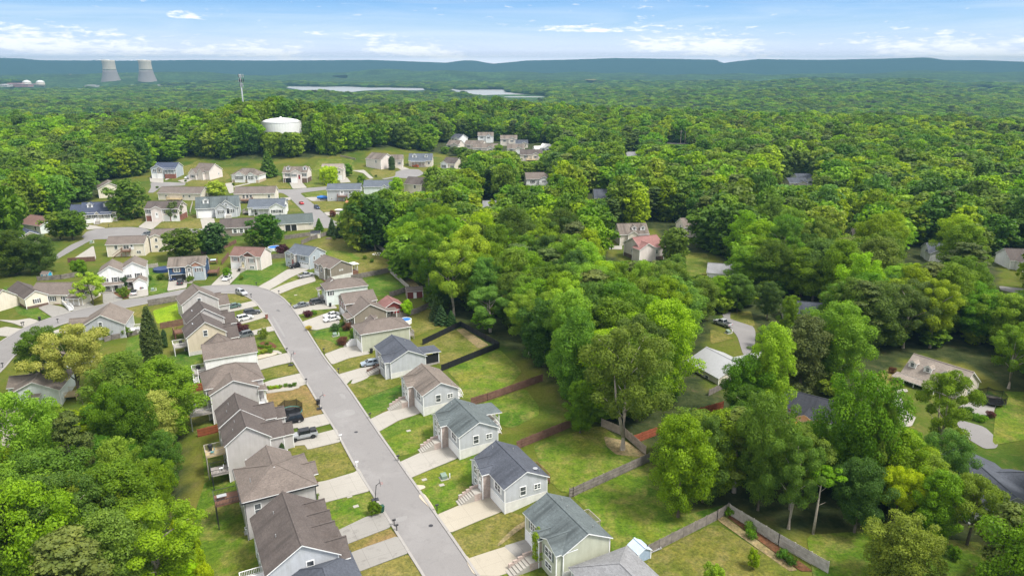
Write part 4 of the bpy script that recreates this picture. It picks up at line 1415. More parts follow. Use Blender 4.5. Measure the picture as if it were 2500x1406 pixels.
        if stairs:
            n = 9
            s = MB()
            su, sw, sd, z_to = stairs            # start u, width, direction along the wall, lower level
            n = max(4, int((z - z_to) / .19))
            for i in range(n):
                uu = su + sd * (.27 * i)
                zz = z - (i + 1) * (z - z_to) / n
                self.panel(s, o, al, ou, min(uu, uu + sd * .27), max(uu, uu + sd * .27), zz - .05, zz, dep - sw, dep, rm_)
            for dd in (dep - sw, dep):
                s.bar(o + al * su + ou * dd + Vector((0, 0, z + .9)), o + al * (su + sd * .27 * n) + ou * dd + Vector((0, 0, z_to + .9)), .08, rm_)
                s.bar(o + al * su + ou * dd + Vector((0, 0, z - .12)), o + al * (su + sd * .27 * n) + ou * dd + Vector((0, 0, z_to - .05)), .06, rm_, .26)
            s.build('stairs', d)
        return d

    def stoop(self, face, u, w, dep, z, mat=BRICK_PINK, off=0.0, steps=-1):
        """masonry landing with steps that run down along the wall"""
        o, al, ou = self.face_frame(face, off)
        s = MB()
        self.panel(s, o, al, ou, u - w / 2, u + w / 2, -1.5, z, 0.0, 1.5, mat)
        self.panel(s, o, al, ou, u - w / 2 + .02, u + w / 2 - .02, z, z + .06, 0.0, 1.5, CONC_NEW)
        n = max(3, int(z / .19))
        L = dep - 1.5
        for i in range(n):
            d0 = 1.5 + L * i / n
            self.panel(s, o, al, ou, u - w / 2 + .28, u + w / 2, -1.5, z - (i + 1) * z / (n + 1), d0, d0 + L / n, CONC_NEW)
        # stepped side wall
        for i in range(4):
            d0 = L * i / 4 + .9
            self.panel(s, o, al, ou, u - w / 2 - .02, u - w / 2 + .26, -1.5, z + .55 - i * z / 4.4, d0, d0 + L / 4, mat)
        self.panel(s, o, al, ou, u - w / 2 - .02, u - w / 2 + .26, -1.5, z + .55, 0.0, .9, mat)
        s.build('stoop', self.root)

    def pipes(self, *uv):
        for u, y in uv:
            z = self.zr - abs(y) * self.slope + .15
            m = MB()
            m.tube([(u, y, z - .2), (u, y, z + .45)], [.07, .07], GREYMETAL, 6)
            m.build('vent_pipe', self.root)

    def done(self):
        self.wall.build('wall', self.root)
        if self.found.f:
            self.found.build('foundation', self.root)
        self.roof.build('roof', self.root)


HOUSES = []


def H(label, v, r1, r2, zr, W, ze, wall='white', roof='brown', kind='gable', z0=-1.5, found=None, L=None, head=None, name='house', base=None, gmat=None, over=.35, body=None, cat='house', anchor='far', k=None):
    """a house from the two ridge ends seen in the photo; r1 to r2 runs along +x. Returns the builder."""
    p1, p2 = q(v, *r1), q(v, *r2)
    if k is None:
        g0 = at(*p1, zr)
        k = 1 + .28 * float(smooth(270, 430, math.hypot(g0.x, g0.y)))
    A, B = at(*p1, zr * k + .17), at(*p2, zr * k + .17)
    if head is not None:
        d = Vector((math.cos(R(head)), math.sin(R(head)), 0))
        if L is None:
            L = (B - A).length / k
        if anchor == 'near':
            A = B - d * L * k
        else:
            B = A + d * L * k
    mid = (A + B) / 2
    d = B - A
    ang = math.atan2(d.y, d.x)
    if L is None:
        L = Vector((d.x, d.y)).length / k
    if kind == 'hip':
        L = L + W
    else:
        L = max(2.0, L - 2 * over)
    gz = base if base is not None else (0.0 if abs(hz(mid.x, mid.y)) < 2.4 and mid.y < 215 else hz(mid.x, mid.y))
    root = thing(name, label, cat, (mid.x, mid.y, gz), ang)
    root.scale = (k, k, k)
    h = House(root, L, W, ze, zr)
    h.wm, h.rm = WALLS[wall] if isinstance(wall, str) else wall, ROOFS[roof]
    walls_block(h.wall, 0, 0, L, W, 'x', z0, ze, zr, h.wm, kind == 'gable', gmat)
    if kind == 'gable':
        roof_gable(h.roof, 0, 0, L, W, 'x', ze, zr, h.rm, over)
    else:
        roof_hip(h.roof, 0, 0, L, W, 'x', ze, zr, h.rm, over + .05)
    if found:
        fm, fh = found
        h.found.box(-L / 2 - .04, L / 2 + .04, -W / 2 - .04, W / 2 + .04, z0 - .1, fh, fm)
    HOUSES.append(h)
    return h


BLK, NAVY_SH, RED_D = paint('black_shutter', (0.02, 0.02, 0.022), 0.5), paint('navy_shutter', (0.03, 0.05, 0.1), 0.5), paint('red_door', (0.30, 0.02, 0.02), 0.45)
TEAL_SH, BROWN_SH, YEL_D = paint('teal_shutter', (0.08, 0.11, 0.11), 0.5), paint('brown_shutter', (0.14, 0.07, 0.05), 0.5), paint('cream_door', (0.62, 0.53, 0.30), 0.5)
IVY = None


def houses():
    # ---- right of the street, gable ends towards us, garages towards the street (-y side) ----
    # nearest one
    h = H('sage grey split-level house with ivy on its front, nearest right of the street', 12, (1750, 605), (2125, 965), 6.9, 7.9, 4.9, 'sage', 'teal', head=-62, anchor='near', L=11.6, found=(WHITE_FOUND, 1.75))
    h.cross('S', 2.95, 4.5, 1.0)
    h.cross('S', 0.2, 1.9, 1.5, wall=BRICK_PINK, ze=4.9)
    h.garage('S', -3.0, -.2, 4.4)
    h.window('S', -3.0, 3.1, 1.7, 1.35, TEAL_SH, cols=3)
    h.window('S', 3.1, 3.1, 1.8, 1.3, TEAL_SH, 1.0, cols=2)
    h.window('S', 3.1, 1.2, 1.6, .9, None, 1.0, cols=2)
    h.door('S', 0.2, 1.3, off=1.5)
    h.stoop('S', 0.2, 2.0, 4.6, 1.3, BRICK_PINK, 1.5)
    h.deck('N', -2.2, 3.4, 2.6, 2.2, DECK_GREY, 0)
    h.pipes((-4, 1.6), (3.6, 2.2), (-1.5, 1.0))
    h.done()
    global IVYHOUSE
    IVYHOUSE = h
    for lab, v, r2, wl, rf, br, fm in [
        ('grey split-level house with dark slate roof and satellite dish', 12, (1530, 372), 'ltgrey', 'slate', BRICK_PINK, WHITE_FOUND),
        ('blue grey split-level house with teal grey roof and a covered back porch', 8, (1970, 1050), 'ltgrey', 'teal', BRICK_PINK, WHITE_FOUND),
        ('pale grey split-level house with streaked tan roof, yellow bush by its door', 8, (1530, 600), 'ltgrey', 'tan', BRICK_PINK, WHITE_FOUND),
    ]:
        h = H(lab, v, (r2[0] - 270, r2[1] - 260), r2, 6.9, 7.9, 4.9, wl, rf, head=-62.5, L=11.6, anchor='near', found=(fm, 2.1))
        h.cross('S', -3.4, 3.4, 1.0, gmat=h.wm)
        h.cross('S', -1.0, 2.0, 1.4, wall=br, ze=4.9)
        h.garage('S', 2.9, -.15, 4.6)
        h.window('S', 2.9, 3.05, 1.9, 1.35, WHITE, cols=2)
        h.window('S', -3.4, 3.05, 1.6, 1.3, None, 1.0, cols=2)
        h.window('S', -3.4, 1.2, 1.4, .8, None, 1.0, cols=2)
        h.door('S', -1.0, 1.4, off=1.4)
        h.window('S', -1.0, 3.9, .8, .7, None, 1.4)
        h.stoop('S', -1.0, 1.9, 4.3, 1.4, br, 1.4)
        h.window('E', -.6, 2.7, 1.0, 1.5, None)
        h.window('E', 2.1, 3.1, 1.1, .85, None, cols=2)
        if 'teal' in lab:
            h.porch('N', -2.6, 4.4, 3.4, 2.2, 5.0, posts=3, drop=.35, floor=DECK_GREY, rail=True)
            h.deck('N', 0.6, 1.6, 2.4, 2.2, DECK_WHITE, 0, stairs=(1.2, 1.2, 1, 1.4))
        elif 'tan' in lab:
            h.deck('N', 1.0, 3.4, 1.9, 2.0, DECK_WHITE, 0, stairs=(2.7, 1.2, 1, 1.2))
        else:
            h.deck('N', 0.5, 4.6, 2.2, 2.2, DECK_BROWN, 0)
            d = MB()
            d.lathe([(.05, 0), (.3, .08), (.42, .2)], GREYMETAL, 12, (4.2, 2.4, h.zr - 2.4 * h.slope + .3))
            d.bar((4.2, 2.4, h.zr - 2.4 * h.slope), (4.2, 2.4, h.zr - 2.4 * h.slope + .35), .06, GREYMETAL)
            d.build('satellite_dish', h.root)
        h.pipes((-3, 2.0), (4.4, 3.0), (-4.6, -1.2))
        h.done()
    # white-grey with screened porch and black dish
    h = H('pale blue grey house with slate roof and screened back porch beside the black-fenced yard', 8, (900, 0), (1155, 238), 6.4, 8.7, 4.3, 'ltgrey', 'slate', head=-62, L=12.0, anchor='near', found=(WHITE_FOUND, 1.5))
    h.cross('S', 3.2, 4.2, 1.2)
    h.window('S', 3.2, 2.2, 1.6, 1.4, NAVY_SH, 1.2, cols=2)
    h.window('S', -2.6, 2.4, 2.0, 1.3, BLK, cols=2)
    h.door('S', 0.1, 1.2, mat=BLK)
    h.stoop('S', 0.3, 2.0, 4.6, 1.2, BRICK_BROWN)
    h.porch('N', 2.6, 4.2, 4.0, 1.6, 4.6, posts=3, drop=.25, floor=DECK_GREY, rail=False)
    sc = MB()
    sc.box(0.6, 4.6, h.W / 2 + 3.8, h.W / 2 + 3.84, 1.6, 3.9, MESH_BLACK)
    sc.box(4.56, 4.6, h.W / 2 + .02, h.W / 2 + 3.8, 1.6, 3.9, MESH_BLACK)
    sc.build('porch_screen', h.root)
    h.pipes((-3, 2.4))
    h.done()
    # sage two-storey with long side towards us
    h = H('sage two-storey house with hipped tan roof and long plain side wall', 6, (960, 1035), (1190, 1003), 6.9, 7.4, 5.1, 'sage', 'brown', kind='hip', head=27, L=5.5)
    h.cross('N', -1.6, 4.6, 0.2, zr=7.0, back=0.5)
    for u in (-2.4, -.6, 1.6):
        h.window('W', u, 3.3, .9, 1.2, BLK)
    h.garage('W', -1.2, 0, 4.2)
    h.stoop('W', 2.6, 1.6, 3.2, 1.4, DECK_WHITE)
    lv = MB()
    h.panel(lv, *h.face_frame('S'), .6, 1.7, 4.6, 4.8, 0, .04, WHITE)
    lv.build('gable_vent', h.root)
    h.deck('E', 0, 3, 2.0, 1.6, DECK_GREY, 0)
    h.done()
    # brown and red pair
    h = H('taupe bungalow with wavy gable and cedar-posted front porch beside the white cars', 6, (875, 780), (955, 855), 6.2, 9.4, 3.5, 'taupe', 'brown', L=9.0, head=-62, anchor='near')
    h.porch('S', 1.8, 4.5, 1.9, .5, 3.3, drop=.4, railm=DECK_TAN)
    h.window('E', -1.0, 1.1, .9, 1.3)
    h.porch('E', 0.6, 1.4, 1.2, .3, 2.9, posts=2, drop=.3, rail=False)
    h.porch('N', 1.6, 4.0, 3.4, .3, 3.3, posts=3, drop=.25, rail=False)
    h.window('S', 1.4, 1.1, 1.6, 1.2)
    h.pipes((-2, 1.6))
    h.done()
    h = H('tan-roofed two-storey house with dark red shutters behind the wavy-gabled bungalow', 6, (612, 735), (865, 705), 6.9, 8.0, 5.0, 'taupe', 'brown', head=27, L=9.8)
    for u in (-2.2, .2, 2.4):
        h.window('W', u, 3.2, .9, 1.2, paint('crimson_shutter', (.22, .02, .03), .5))
    h.garage('W', 0, 0, 4.8)
    h.done()
    h = H('dark red barn-style garage with rose metal roof behind the taupe bungalow', 6, (1150, 752), (1225, 826), 4.6, 6.0, 2.9, 'barn', 'pink', name='barn', cat='barn')
    h.door('E', -1.6, 0, mat=WHITE)
    h.garage('E', .8, 0, 1.8, 2.1, mat=paint('crimson', (.28, .02, .02), .5))
    h.done()
    # white hip
    h = H('white two-storey house with hipped brown roof between the two-car driveways', 6, (560, 570), (720, 552), 6.9, 7.6, 5.1, 'mint', 'brown', kind='hip', head=25, L=5.0)
    h.cross('N', -3.4, 4.0, .2, zr=6.8, back=.8)
    for u in (-2, 1.8):
        h.window('W', u, 3.3, .9, 1.2, BLK)
    h.window('S', -5, 3.3, .8, 1.2, BLK)
    h.garage('W', -.5, 0, 4.2)
    lv = MB()
    h.panel(lv, *h.face_frame('S'), .6, 1.7, 4.6, 4.8, 0, .04, WHITE)
    lv.build('gable_vent', h.root)
    h.porch('W', 2.6, 2.4, 1.5, 1.6, 4.2, posts=2, drop=.3)
    h.done()
    # taupe with stone
    h = H('taupe split-level house with white back porch at the bend', 5, (1850, 195), (2030, 264), 6.5, 8.4, 4.5, 'taupe', 'brown', L=12, head=-47, anchor='near', found=(WHITE_FOUND, 1.6))
    h.cross('S', 1.2, 3.8, 1.0, wall=STONE)
    h.window('S', 1.2, 2.8, 1.2, 1.2, BROWN_SH, 1.0)
    h.window('S', -3.4, 2.8, 1.4, 1.2, BROWN_SH)
    h.garage('S', -3.4, 0, 3.4, lights=True)
    h.window('E', -.6, 3.2, .3, .3)
    h.window('E', .3, 3.2, .3, .3)
    h.porch('N', 4.2, 2.8, 2.4, 1.8, 4.4, posts=3, drop=.1, roofm=ROOFS['white'], floor=DECK_BROWN)
    h.done()
    # grey at the bend
    h = H('grey split-level house with red front door and black pickup on its drive', 5, (1465, 82), (1755, 112), 7.3, 8.0, 5.0, 'bluegrey', 'blue', L=11.6, head=-31, anchor='near')
    h.cross('S', -4.0, 3.6, .9, gmat=WALLS['bluegrey'])
    h.cross('S', -1.7, 1.9, 1.2, wall=STONE)
    h.window('S', -4.0, 3.2, 1.4, 1.3, BLK, .9, cols=2)
    h.window('S', -4.0, 1.0, 1.4, .8, None, .9, cols=2)
    h.door('S', -1.7, 1.0, mat=RED_D, off=1.2)
    h.window('S', -1.7, 3.6, .8, .8, None, 1.2)
    h.window('S', 2.0, 3.1, 1.7, 1.3, BLK, cols=2)
    h.garage('S', 2.6, 0, 4.6, lights=True)
    h.window('E', -1.6, 3.1, .8, 1.3)
    h.window('E', 1.8, 3.6, .7, .7)
    h.done()
    # pinkish
    h = H('pale rose split-level house with red brown roof and cream front door', 5, (800, 97), (1165, 115), 7.3, 7.6, 5.0, 'pinkish', 'red', L=12.4, head=-10, anchor='near')
    h.cross('S', 1.6, 5.6, .6, gmat=BROWN_SH)
    h.cross('S', -.5, 2.0, 1.1, wall=STONE)
    h.window('S', -3.9, 3.0, 1.5, 1.3, BROWN_SH, cols=3)
    h.window('S', 2.6, 3.0, 1.5, 1.3, BROWN_SH, .6, cols=3)
    h.window('S', 2.6, .7, 1.5, .8, None, .6, cols=3)
    h.door('S', -.5, 1.0, mat=YEL_D, off=1.1)
    h.window('S', -.5, 3.7, .8, .7, None, 1.1)
    h.garage('S', -3.9, 0, 3.9)
    h.stoop('S', -.5, 1.9, 3.6, 1.0, STONE, 1.1)
    h.done()
    # navy
    h = H('navy blue and brick split-level house with its garage open', 5, (50, 228), (480, 202), 7.3, 7.6, 5.0, 'navy', 'tan', L=12.4, head=13, anchor='far')
    h.cross('S', 3.2, 5.0, .8, wall=WALLS['bluegrey'], gmat=paint('terracotta_shakes', (.42, .22, .15), .8))
    h.cross('S', 1.0, 2.2, 1.3, wall=STONE)
    h.window('S', -3.2, 3.2, 1.7, 1.2, BROWN_SH, cols=2)
    h.window('S', 4.0, 3.1, 1.5, 1.2, BROWN_SH, .8, cols=2)
    h.window('S', 1.0, 3.5, .9, 1.0, None, 1.3)
    h.door('S', 1.0, .9, off=1.3)
    h.garage('S', -2.9, 0, 4.6, open_=True)
    h.stoop('S', 1.0, 2.0, 3.0, .9, STONE, 1.3)
    h.deck('E', 1.0, 4, 3.5, 1.5, DECK_BROWN, 0)
    h.done()

    # ---- left of the street, fronts to the right (+y side), decks to the left ----
    h = H('light grey duplex with dark brown roof and a row of front dormers, bottom centre', 11, (935, 668), (1140, 1160), 8.0, 9.6, 5.0, 'ltgrey', 'dkbrown', z0=-4.5, L=14.6, head=-63, anchor='near')
    h.cross('N', -4.6, 3.0, .6, ze=5.0, zr=6.6, wall=WALLS['ltgrey'])
    h.cross('N', -1.4, 3.0, .6, ze=5.0, zr=6.6, wall=WALLS['ltgrey'])
    h.cross('N', 1.7, 3.0, .6, ze=5.0, zr=6.6, wall=WALLS['ltgrey'])
    h.cross('N', 5.0, 3.6, 1.4, ze=4.0, zr=5.9, wall=WALLS['ltgrey'])
    h.porch('N', -.4, 2.6, 1.6, .3, 3.6, rail=False, posts=2)
    h.window('E', .9, 3.5, .9, 1.6)
    for u in (-5, -2.4, 2.4, 5):
        h.window('S', u, 3.2, .8, 1.2)
        h.window('S', u, 0.6, .8, 1.2)
    h.garage('N', -4.6, 0, 2.6, off=.6)
    h.garage('N', 1.7, 0, 2.6, off=.6)
    h.deck('S', 4.6, 4.4, 3.2, 2.2, DECK_WHITE, -4)
    h.deck('S', 10.6, 4.4, 3.2, 2.2, DECK_WHITE, -4)
    h.pipes((-3.8, -2.0), (1.4, -2.6))
    h.done()
    h = H('dark grey hipped roof cut by the bottom edge beside the duplex', 11, (1340, 1345), (1460, 1500), 5.4, 9.0, 3.2, 'ltgrey', 'slate', kind='hip', L=6, head=-63, z0=-3)
    h.window('N', 0, 1.2)
    h.done()
    h = H('three-storey warm grey house with hipped brown roof and dark-railed high deck', 11, (840, 380), (960, 328), 7.3, 10.2, 5.2, 'lavender', 'brown', kind='hip', z0=-4.5, head=27, L=.8)
    r = h
    roof_gable(h.roof, 0, 3.4, 7.2, 7.0, 'y', 5.2, 7.2, h.rm, .35)
    walls_block(h.wall, 0, 5.4, 5.2, 7.0, 'y', -4.5, 5.2, 7.1, h.wm)
    roof_gable(h.roof, h.L / 2 - .2, 1.0, 2.6, 3.2, 'x', 4.4, 5.6, h.rm, .3)
    h.window('S', -3.6, 2.2, .9, 1.9)
    h.window('W', 1.4, 3.2, .8, 1.2)
    h.window('W', 1.4, .4, .8, 1.2)
    h.window('W', -2.8, 3.2, .8, 1.2)
    h.garage('E', -1.8, 0, 4.6)
    h.deck('W', 2.8, 3.4, 4.0, 1.7, DECK_BROWN, -3.8, railm=DARKMETAL)
    h.pipes((-4, -2))
    for z in (-4.5,):
        dp = MB()
        dp.box(h.L / 2 - .05, h.L / 2 + .05, -h.W / 2 - .12, -h.W / 2 - .02, -1, 5.0, DARKMETAL)
        dp.box(-h.L / 2 - .02, -h.L / 2 + .08, -h.W / 2 - .12, -h.W / 2 - .02, -4, 5.0, DARKMETAL)
        dp.build('downpipe', h.root)
    gt = MB()
    gt.box(-h.L / 2 - .45, h.L / 2 + .45, -h.W / 2 - .56, -h.W / 2 - .47, 4.9, 5.12, DARKMETAL)
    gt.box(-h.L / 2 - .56, -h.L / 2 - .47, -h.W / 2 - .45, h.W / 2 + .45, 4.9, 5.12, DARKMETAL)
    gt.build('gutter', h.root)
    h.done()
    # duplex pair
    for lab, v, r1, r2, dk in [
        ('near half of the brown-roofed duplex with two timber decks', 7, (885, 1118), (955, 1297), True),
        ('far half of the brown-roofed duplex, its garage roof stepping to the right', 7, (805, 920), (880, 1095), False)]:
        h = H(lab, v, r1, r2, 8.2, 7.6, 5.4, 'lavender', 'dkbrown', z0=-4.5, head=-63, L=7.3 if dk else 8.2, anchor='near')
        h.cross('N', -.6, 4.6, 2.6, ze=4.2, zr=6.2, back=1.5)
        h.cross('N', -1.8 if dk else -1.2, 2.8, 4.6, ze=3.2, zr=4.6, back=4)
        h.garage('N', -.6, 0, 3.6, off=2.6)
        for u in (-2, 1.5):
            h.window('S', u, 3.4, .8, 1.2)
            h.window('S', u, .2, .8, 1.2)
        if dk:
            h.window('E', 4.4, 1.2, 1.0, 1.0)
            h.deck('S', -1.8, 3.0, 3.4, 2.0, DECK_TAN, -3.8, railm=DECK_GREY)
            h.deck('S', 2.2, 3.0, 3.0, .2, DECK_GREY, -3.8, railm=DARKMETAL)
        h.pipes((-1.4, -1.6), (1.0, -2.2))
        h.done()
    # warm grey with curved driveway
    h = H('warm grey house with hipped brown roof, gabled near end and glass-railed deck', 7, (735, 640), (800, 744), 7.2, 9.4, 4.9, 'lavender', 'brown', z0=-4, head=-62, L=5.0, anchor='near')
    roof_hip(h.roof, -4.6, .4, 11.5, 9.0, 'y', 5.6, 8.3, h.rm, .4)
    walls_block(h.wall, -4.6, .4, 11.5, 9.0, 'y', -4, 5.6, 8.0, h.wm, False)
    h.porch('N', 1.0, 3.0, 1.6, .8, 4.2, posts=2, drop=.3, floor=DECK_WHITE)
    h.window('N', 1.0, 1.6, 1.6, 1.4)
    sp = MB()
    sp.box(2.2, 3.1, -.0, 2.0, 2.6, 2.8, h.rm)
    sp.build('side_canopy', h.root)
    h.door('E', .9, .3)
    h.window('W', 0, 3.0)
    h.deck('S', .4, 3.4, 4.4, .9, DECK_GREY, -3.6, railm=GREYMETAL)
    h.pipes((-5, -2.4))
    h.done()
    # white long
    h = H('white house with long brown roof, grill deck behind and curved garden path in front', 7, (424, 305), (938, 242), 6.9, 7.8, 4.6, 'white', 'brown', z0=-3, head=27, L=12.2)
    roof_hip(h.roof, -1.8, 4.4, 6, 6, 'y', 4.6, 7.6, h.rm, .3)
    walls_block(h.wall, -1.8, 4.4, 6, 6, 'y', -3, 4.6, 6, h.wm, False)
    h.deck('W', -1.0, 3.6, 3.0, .9, DECK_GREY, -3, railm=DECK_WHITE, stairs=(-1.8, 1.1, -1, -1.4))
    h.window('W', 1.4, 2.8, .8, 1.2)
    h.window('W', -2.6, 2.8, .8, 1.2)
    h.door('W', .2, .95)
    h.garage('E', 0, 0, 4.6)
    h.done()
    # three steep gables
    for lab, v, r1, r2, wl, rf, W, ex in [
        ('tan siding house with steep dark brown roof, nearest of the three steep gables', 5, (430, 862), (470, 965), 'tan', 'dkbrown', 9.2, 0),
        ('grey house with steep dark brown roof, middle of the three steep gables', 5, (378, 722), (462, 810), 'lavender', 'dkbrown', 9.2, 1),
        ('lavender grey house with steep brown roof by the bend, farthest of the three steep gables', 5, (370, 530), (400, 607), 'lavender', 'brown', 9.8, 2)]:
        h = H(lab, v, r1, r2, 8.3, W, 5.0, wl, rf, z0=-2.0, head=-60 + 2 * ex, L=8.6, anchor='near', found=(CONC_WALL, 1.0) if ex == 0 else None)
        h.cross('N', 1.4, 4.4, 3.0, ze=3.0, zr=5.2, back=2.5, wall=BRICK_RED if ex == 0 else None)
        h.cross('N', -2.4, 3.4, 2.0, ze=3.0, zr=4.8, back=2.5)
        h.window('E', -.2, 4.6, .9, 1.5)
        h.window('S', -1.5, 3.2, .8, 1.2)
        h.window('S', 1.5, 3.2, .8, 1.2)
        if ex < 2:
            h.deck('S', .8, 3.2, 3.2, 2.2, DECK_GREY if ex == 0 else DECK_BROWN, -2, railm=DECK_WHITE if ex == 0 else DECK_BROWN, stairs=(-.7, 1.1, -1, 0) if ex else None)
            vt = MB()
            vt.box(-1.6, -.4, -2.6, -2.35, 6.7, 6.78, GREYMETAL)
            vt.build('ridge_vent', h.root)
        h.garage('N', 1.4, 0, 3.4, off=3.0)
        h.done()
    # ---- left cluster ----
    h = H('grey gabled house with tan roof and fan-shaped back deck below the bend', 4, (1245, 668), (1160, 772), 6.9, 10.6, 3.9, 'grey', 'tan', L=11, z0=-2)
    h.cross('S', -1.5, 4, 4.0, ze=2.7, zr=4.4, back=3)
    h.window('E', -.4, 3.6, .8, 1.3)
    h.deck('N', 1.5, 4, 3.6, .8, DECK_WHITE, -1)
    h.done()
    for lab, v, r1, r2, W, sh in [
        ('left white gable of the paired two-storey houses by the lime tree', 4, (1248, 142), (1245, 230), 6.6, True),
        ('right white gable of the paired two-storey houses with small white garage', 4, (1500, 106), (1512, 186), 6.8, True)]:
        h = H(lab, v, r1, r2, 8.6, W, 6.6, 'white', 'tan', L=9.5, head=-68, anchor='near')
        h.window('E', -1.9, 3.5, 1.0, 1.0, BLK)
        h.window('E', 1.2, 3.2, 1.1, 1.5, BLK)
        h.porch('E', 0, W, 1.6, .4, 3.2, posts=3, drop=.5, rail=False)
        h.window('E', -1.4, .8, 1.2, 1.4)
        h.door('E', 1.0, .4, mat=BLK)
        if 'right' in lab:
            roof_gable(h.roof, h.L / 2 + 2.2, 1.7, 4.4, 3.8, 'x', 2.7, 4.0, h.rm, .25)
            walls_block(h.wall, h.L / 2 + 2.2, 1.7, 4.4, 3.8, 'x', -1, 2.7, 4.0, h.wm)
            h.garage('E', 1.7, 0, 2.8, off=4.4)
        h.done()
    h = H('cream house with yellow new-wood stair and dark deck behind the paired white houses', 1, (1240, 1018), (1540, 1000), 6.6, 8.0, 4.6, 'cream', 'brown', L=13.5, anchor='far', head=8)
    h.deck('S', .4, 3.0, 1.8, 2.3, DECK_BROWN, 0, stairs=(-1.1, 1.0, -1, 0), railm=None)
    h.window('S', .3, 2.8, 1.8, 1.2, cols=2)
    h.door('S', 2.2, 2.4, w=1.2)
    h.window('S', -3.2, 2.8)
    h.window('S', 4.4, 1.0, 1.4, .9, cols=2)
    h.done()
    h = H('tall cream side-gabled house half hidden by a round tree', 1, (1735, 935), (2110, 898), 7.6, 8.0, 5.6, 'cream', 'brown', L=12, head=10)
    h.cross('S', -3.6, 4.2, .6)
    h.window('S', -3.6, 3.9, .8, 1.2, None, .6)
    h.window('S', -3.8, 1.6, 1.0, .8, None, .6)
    h.window('S', -2.8, -.6, 1.0, 1.2, None, .6)
    h.done()
    h = H('cream end bungalow with brown brick base and dark brown roof by the white ramp', 4, (200, 402), (402, 512), 5.2, 6.0, 3.4, 'cream', 'dkbrown', found=(BRICK_BROWN, .8))
    h.window('E', 0, 1.4, 1.1, 1.2, BLK, cols=2)
    for u in (-4, 0, 3):
        h.window('S', u, 1.8, .4, .6)
    h.done()
    h = H('taupe twin bungalow with brown roof and white wheelchair ramp to the street', 4, (415, 418), (800, 372), 5.6, 9.0, 3.2, 'cream', 'brown', L=17, head=0)
    h.cross('S', 6.2, 4.2, 1.0, zr=4.6)
    h.window('S', -1.5, 1.2, 1.4, 1.3, BLK, cols=2)
    h.window('S', 2.6, 1.2, 1.6, 1.3, BLK, cols=2)
    h.door('S', 4.6, .5)
    h.door('S', -3.6, .5)
    h.porch('S', 6.4, 3.6, 1.5, .5, 3.1, posts=3, drop=.3, off=1.0)
    h.done()
    h = H('cream house with front dormers and white railed porch cut by the left edge', 4, (-180, 470), (30, 500), 6.2, 9.0, 3.0, 'cream', 'tan', L=14, head=-22, anchor='near')
    h.dormer('S', 5.0, .62)
    h.dormer('S', 1.4, .62)
    h.porch('S', 3.4, 6, 1.8, .9, 3.0, posts=4, drop=.4)
    h.window('S', 3.0, 1.5, 1.6, 1.2, cols=2)
    h.garage('S', -2, 0, 3.6)
    h.done()
    h = H('pale mint house with tan roof left of the yellow-green tree', 18, (262, 226), (205, 298), 5.3, 9.4, 3.0, 'mint', 'tan', L=11, z0=-4)
    h.cross('S', -2.4, 4.4, 2.4, ze=2.4, zr=4.0, back=3)
    h.porch('E', .2, 1.6, 1.1, .2, 2.6, posts=2, drop=.3, rail=False)
    h.deck('N', 1.5, 3, 2.5, .3, DECK_TAN, -3)
    h.done()
    h = H('brown-roofed house behind the yellow-green tree near the left road bend', 18, (232, 92), (330, 120), 5.2, 9.0, 3.0, 'mint', 'tan', L=11, z0=-3, head=20)
    h.cross('S', -1, 4, 1)
    h.window('S', 3, 1.2)
    h.done()
    h = H('tan house at the left edge behind the woodland tops', 18, (-40, 520), (25, 560), 5.0, 9, 3.0, 'beige', 'tan', L=9, z0=-4)
    h.window('S', 1, 1.2)
    h.done()

    # ---- north-west of the bend ----
    h = H('cream bungalow with navy roof, two dormers and white front porch', 1, (935, 632), (1225, 606), 6.7, 8.6, 3.8, 'cream', 'navy', L=12.5, head=14)
    for u in (-3.0, 2.6):
        h.dormer('S', u, .55, 1.8, 1.3)
    h.porch('S', .2, 8.6, 1.8, 1.4, 3.7, posts=5, drop=.5, floor=WHITE)
    h.cross('S', .0, 1.8, 1.8, ze=3.2, zr=4.2, z0=3.0, back=3.4)
    roof_gable(h.roof, -h.L / 2 - 1.9, .4, 4.0, 7.6, 'x', 3.6, 6.0, h.rm, .35)
    walls_block(h.wall, -h.L / 2 - 1.9, .4, 4.0, 7.6, 'x', -1.5, 3.6, 6.0, h.wm)
    h.window('S', 5.2, 1.8, 1.1, 1.2, BLK)
    h.window('S', -7.8, 1.6, 1.1, 1.2, BLK)
    h.stoop('S', .2, 1.8, 3.4, 1.3, WHITE, 1.8)
    for u in (-3, -1.4, 2, 3.4):
        h.window('S', u, 1.7, .8, 1.3, BLK)
    h.done()
    h = H('white split-level house with red brick base and white van outside', 1, (1690, 615), (1955, 612), 7.0, 8.0, 4.9, 'pinkish', 'dkbrown', L=13, head=2, found=(BRICK_RED, 2.2))
    h.cross('S', -1.6, 4.0, .8)
    for u, o in ((-4.8, 0), (1.5, 0), (4.6, 0)):
        h.window('S', u, 3.1, 1.5, 1.3, BLK, cols=2)
    h.door('S', -1.6, 1.5, off=.8)
    h.garage('S', 4.9, 0, 3.0, off=.05)
    h.garage('S', 1.0, 0, 3.4, off=.05)
    h.done()
    h = H('small tan house with navy roof and white shed canopy at the far left', 1, (262, 916), (350, 968), 4.6, 7.0, 2.8, 'beige', 'navy', L=8)
    h.window('S', 0, 1.2)
    h.porch('S', -1.5, 3, 2.4, .1, 1.9, posts=2, rail=False, drop=.2, roofm=ROOFS['white'])
    h.done()
    h = H('house with rose brown roof half behind the round tree at the far left', 1, (520, 772), (590, 800), 5.2, 9.0, 3.0, 'mint', 'red', L=12, head=-25, anchor='near')
    h.window('S', 3, 1.2)
    h.done()
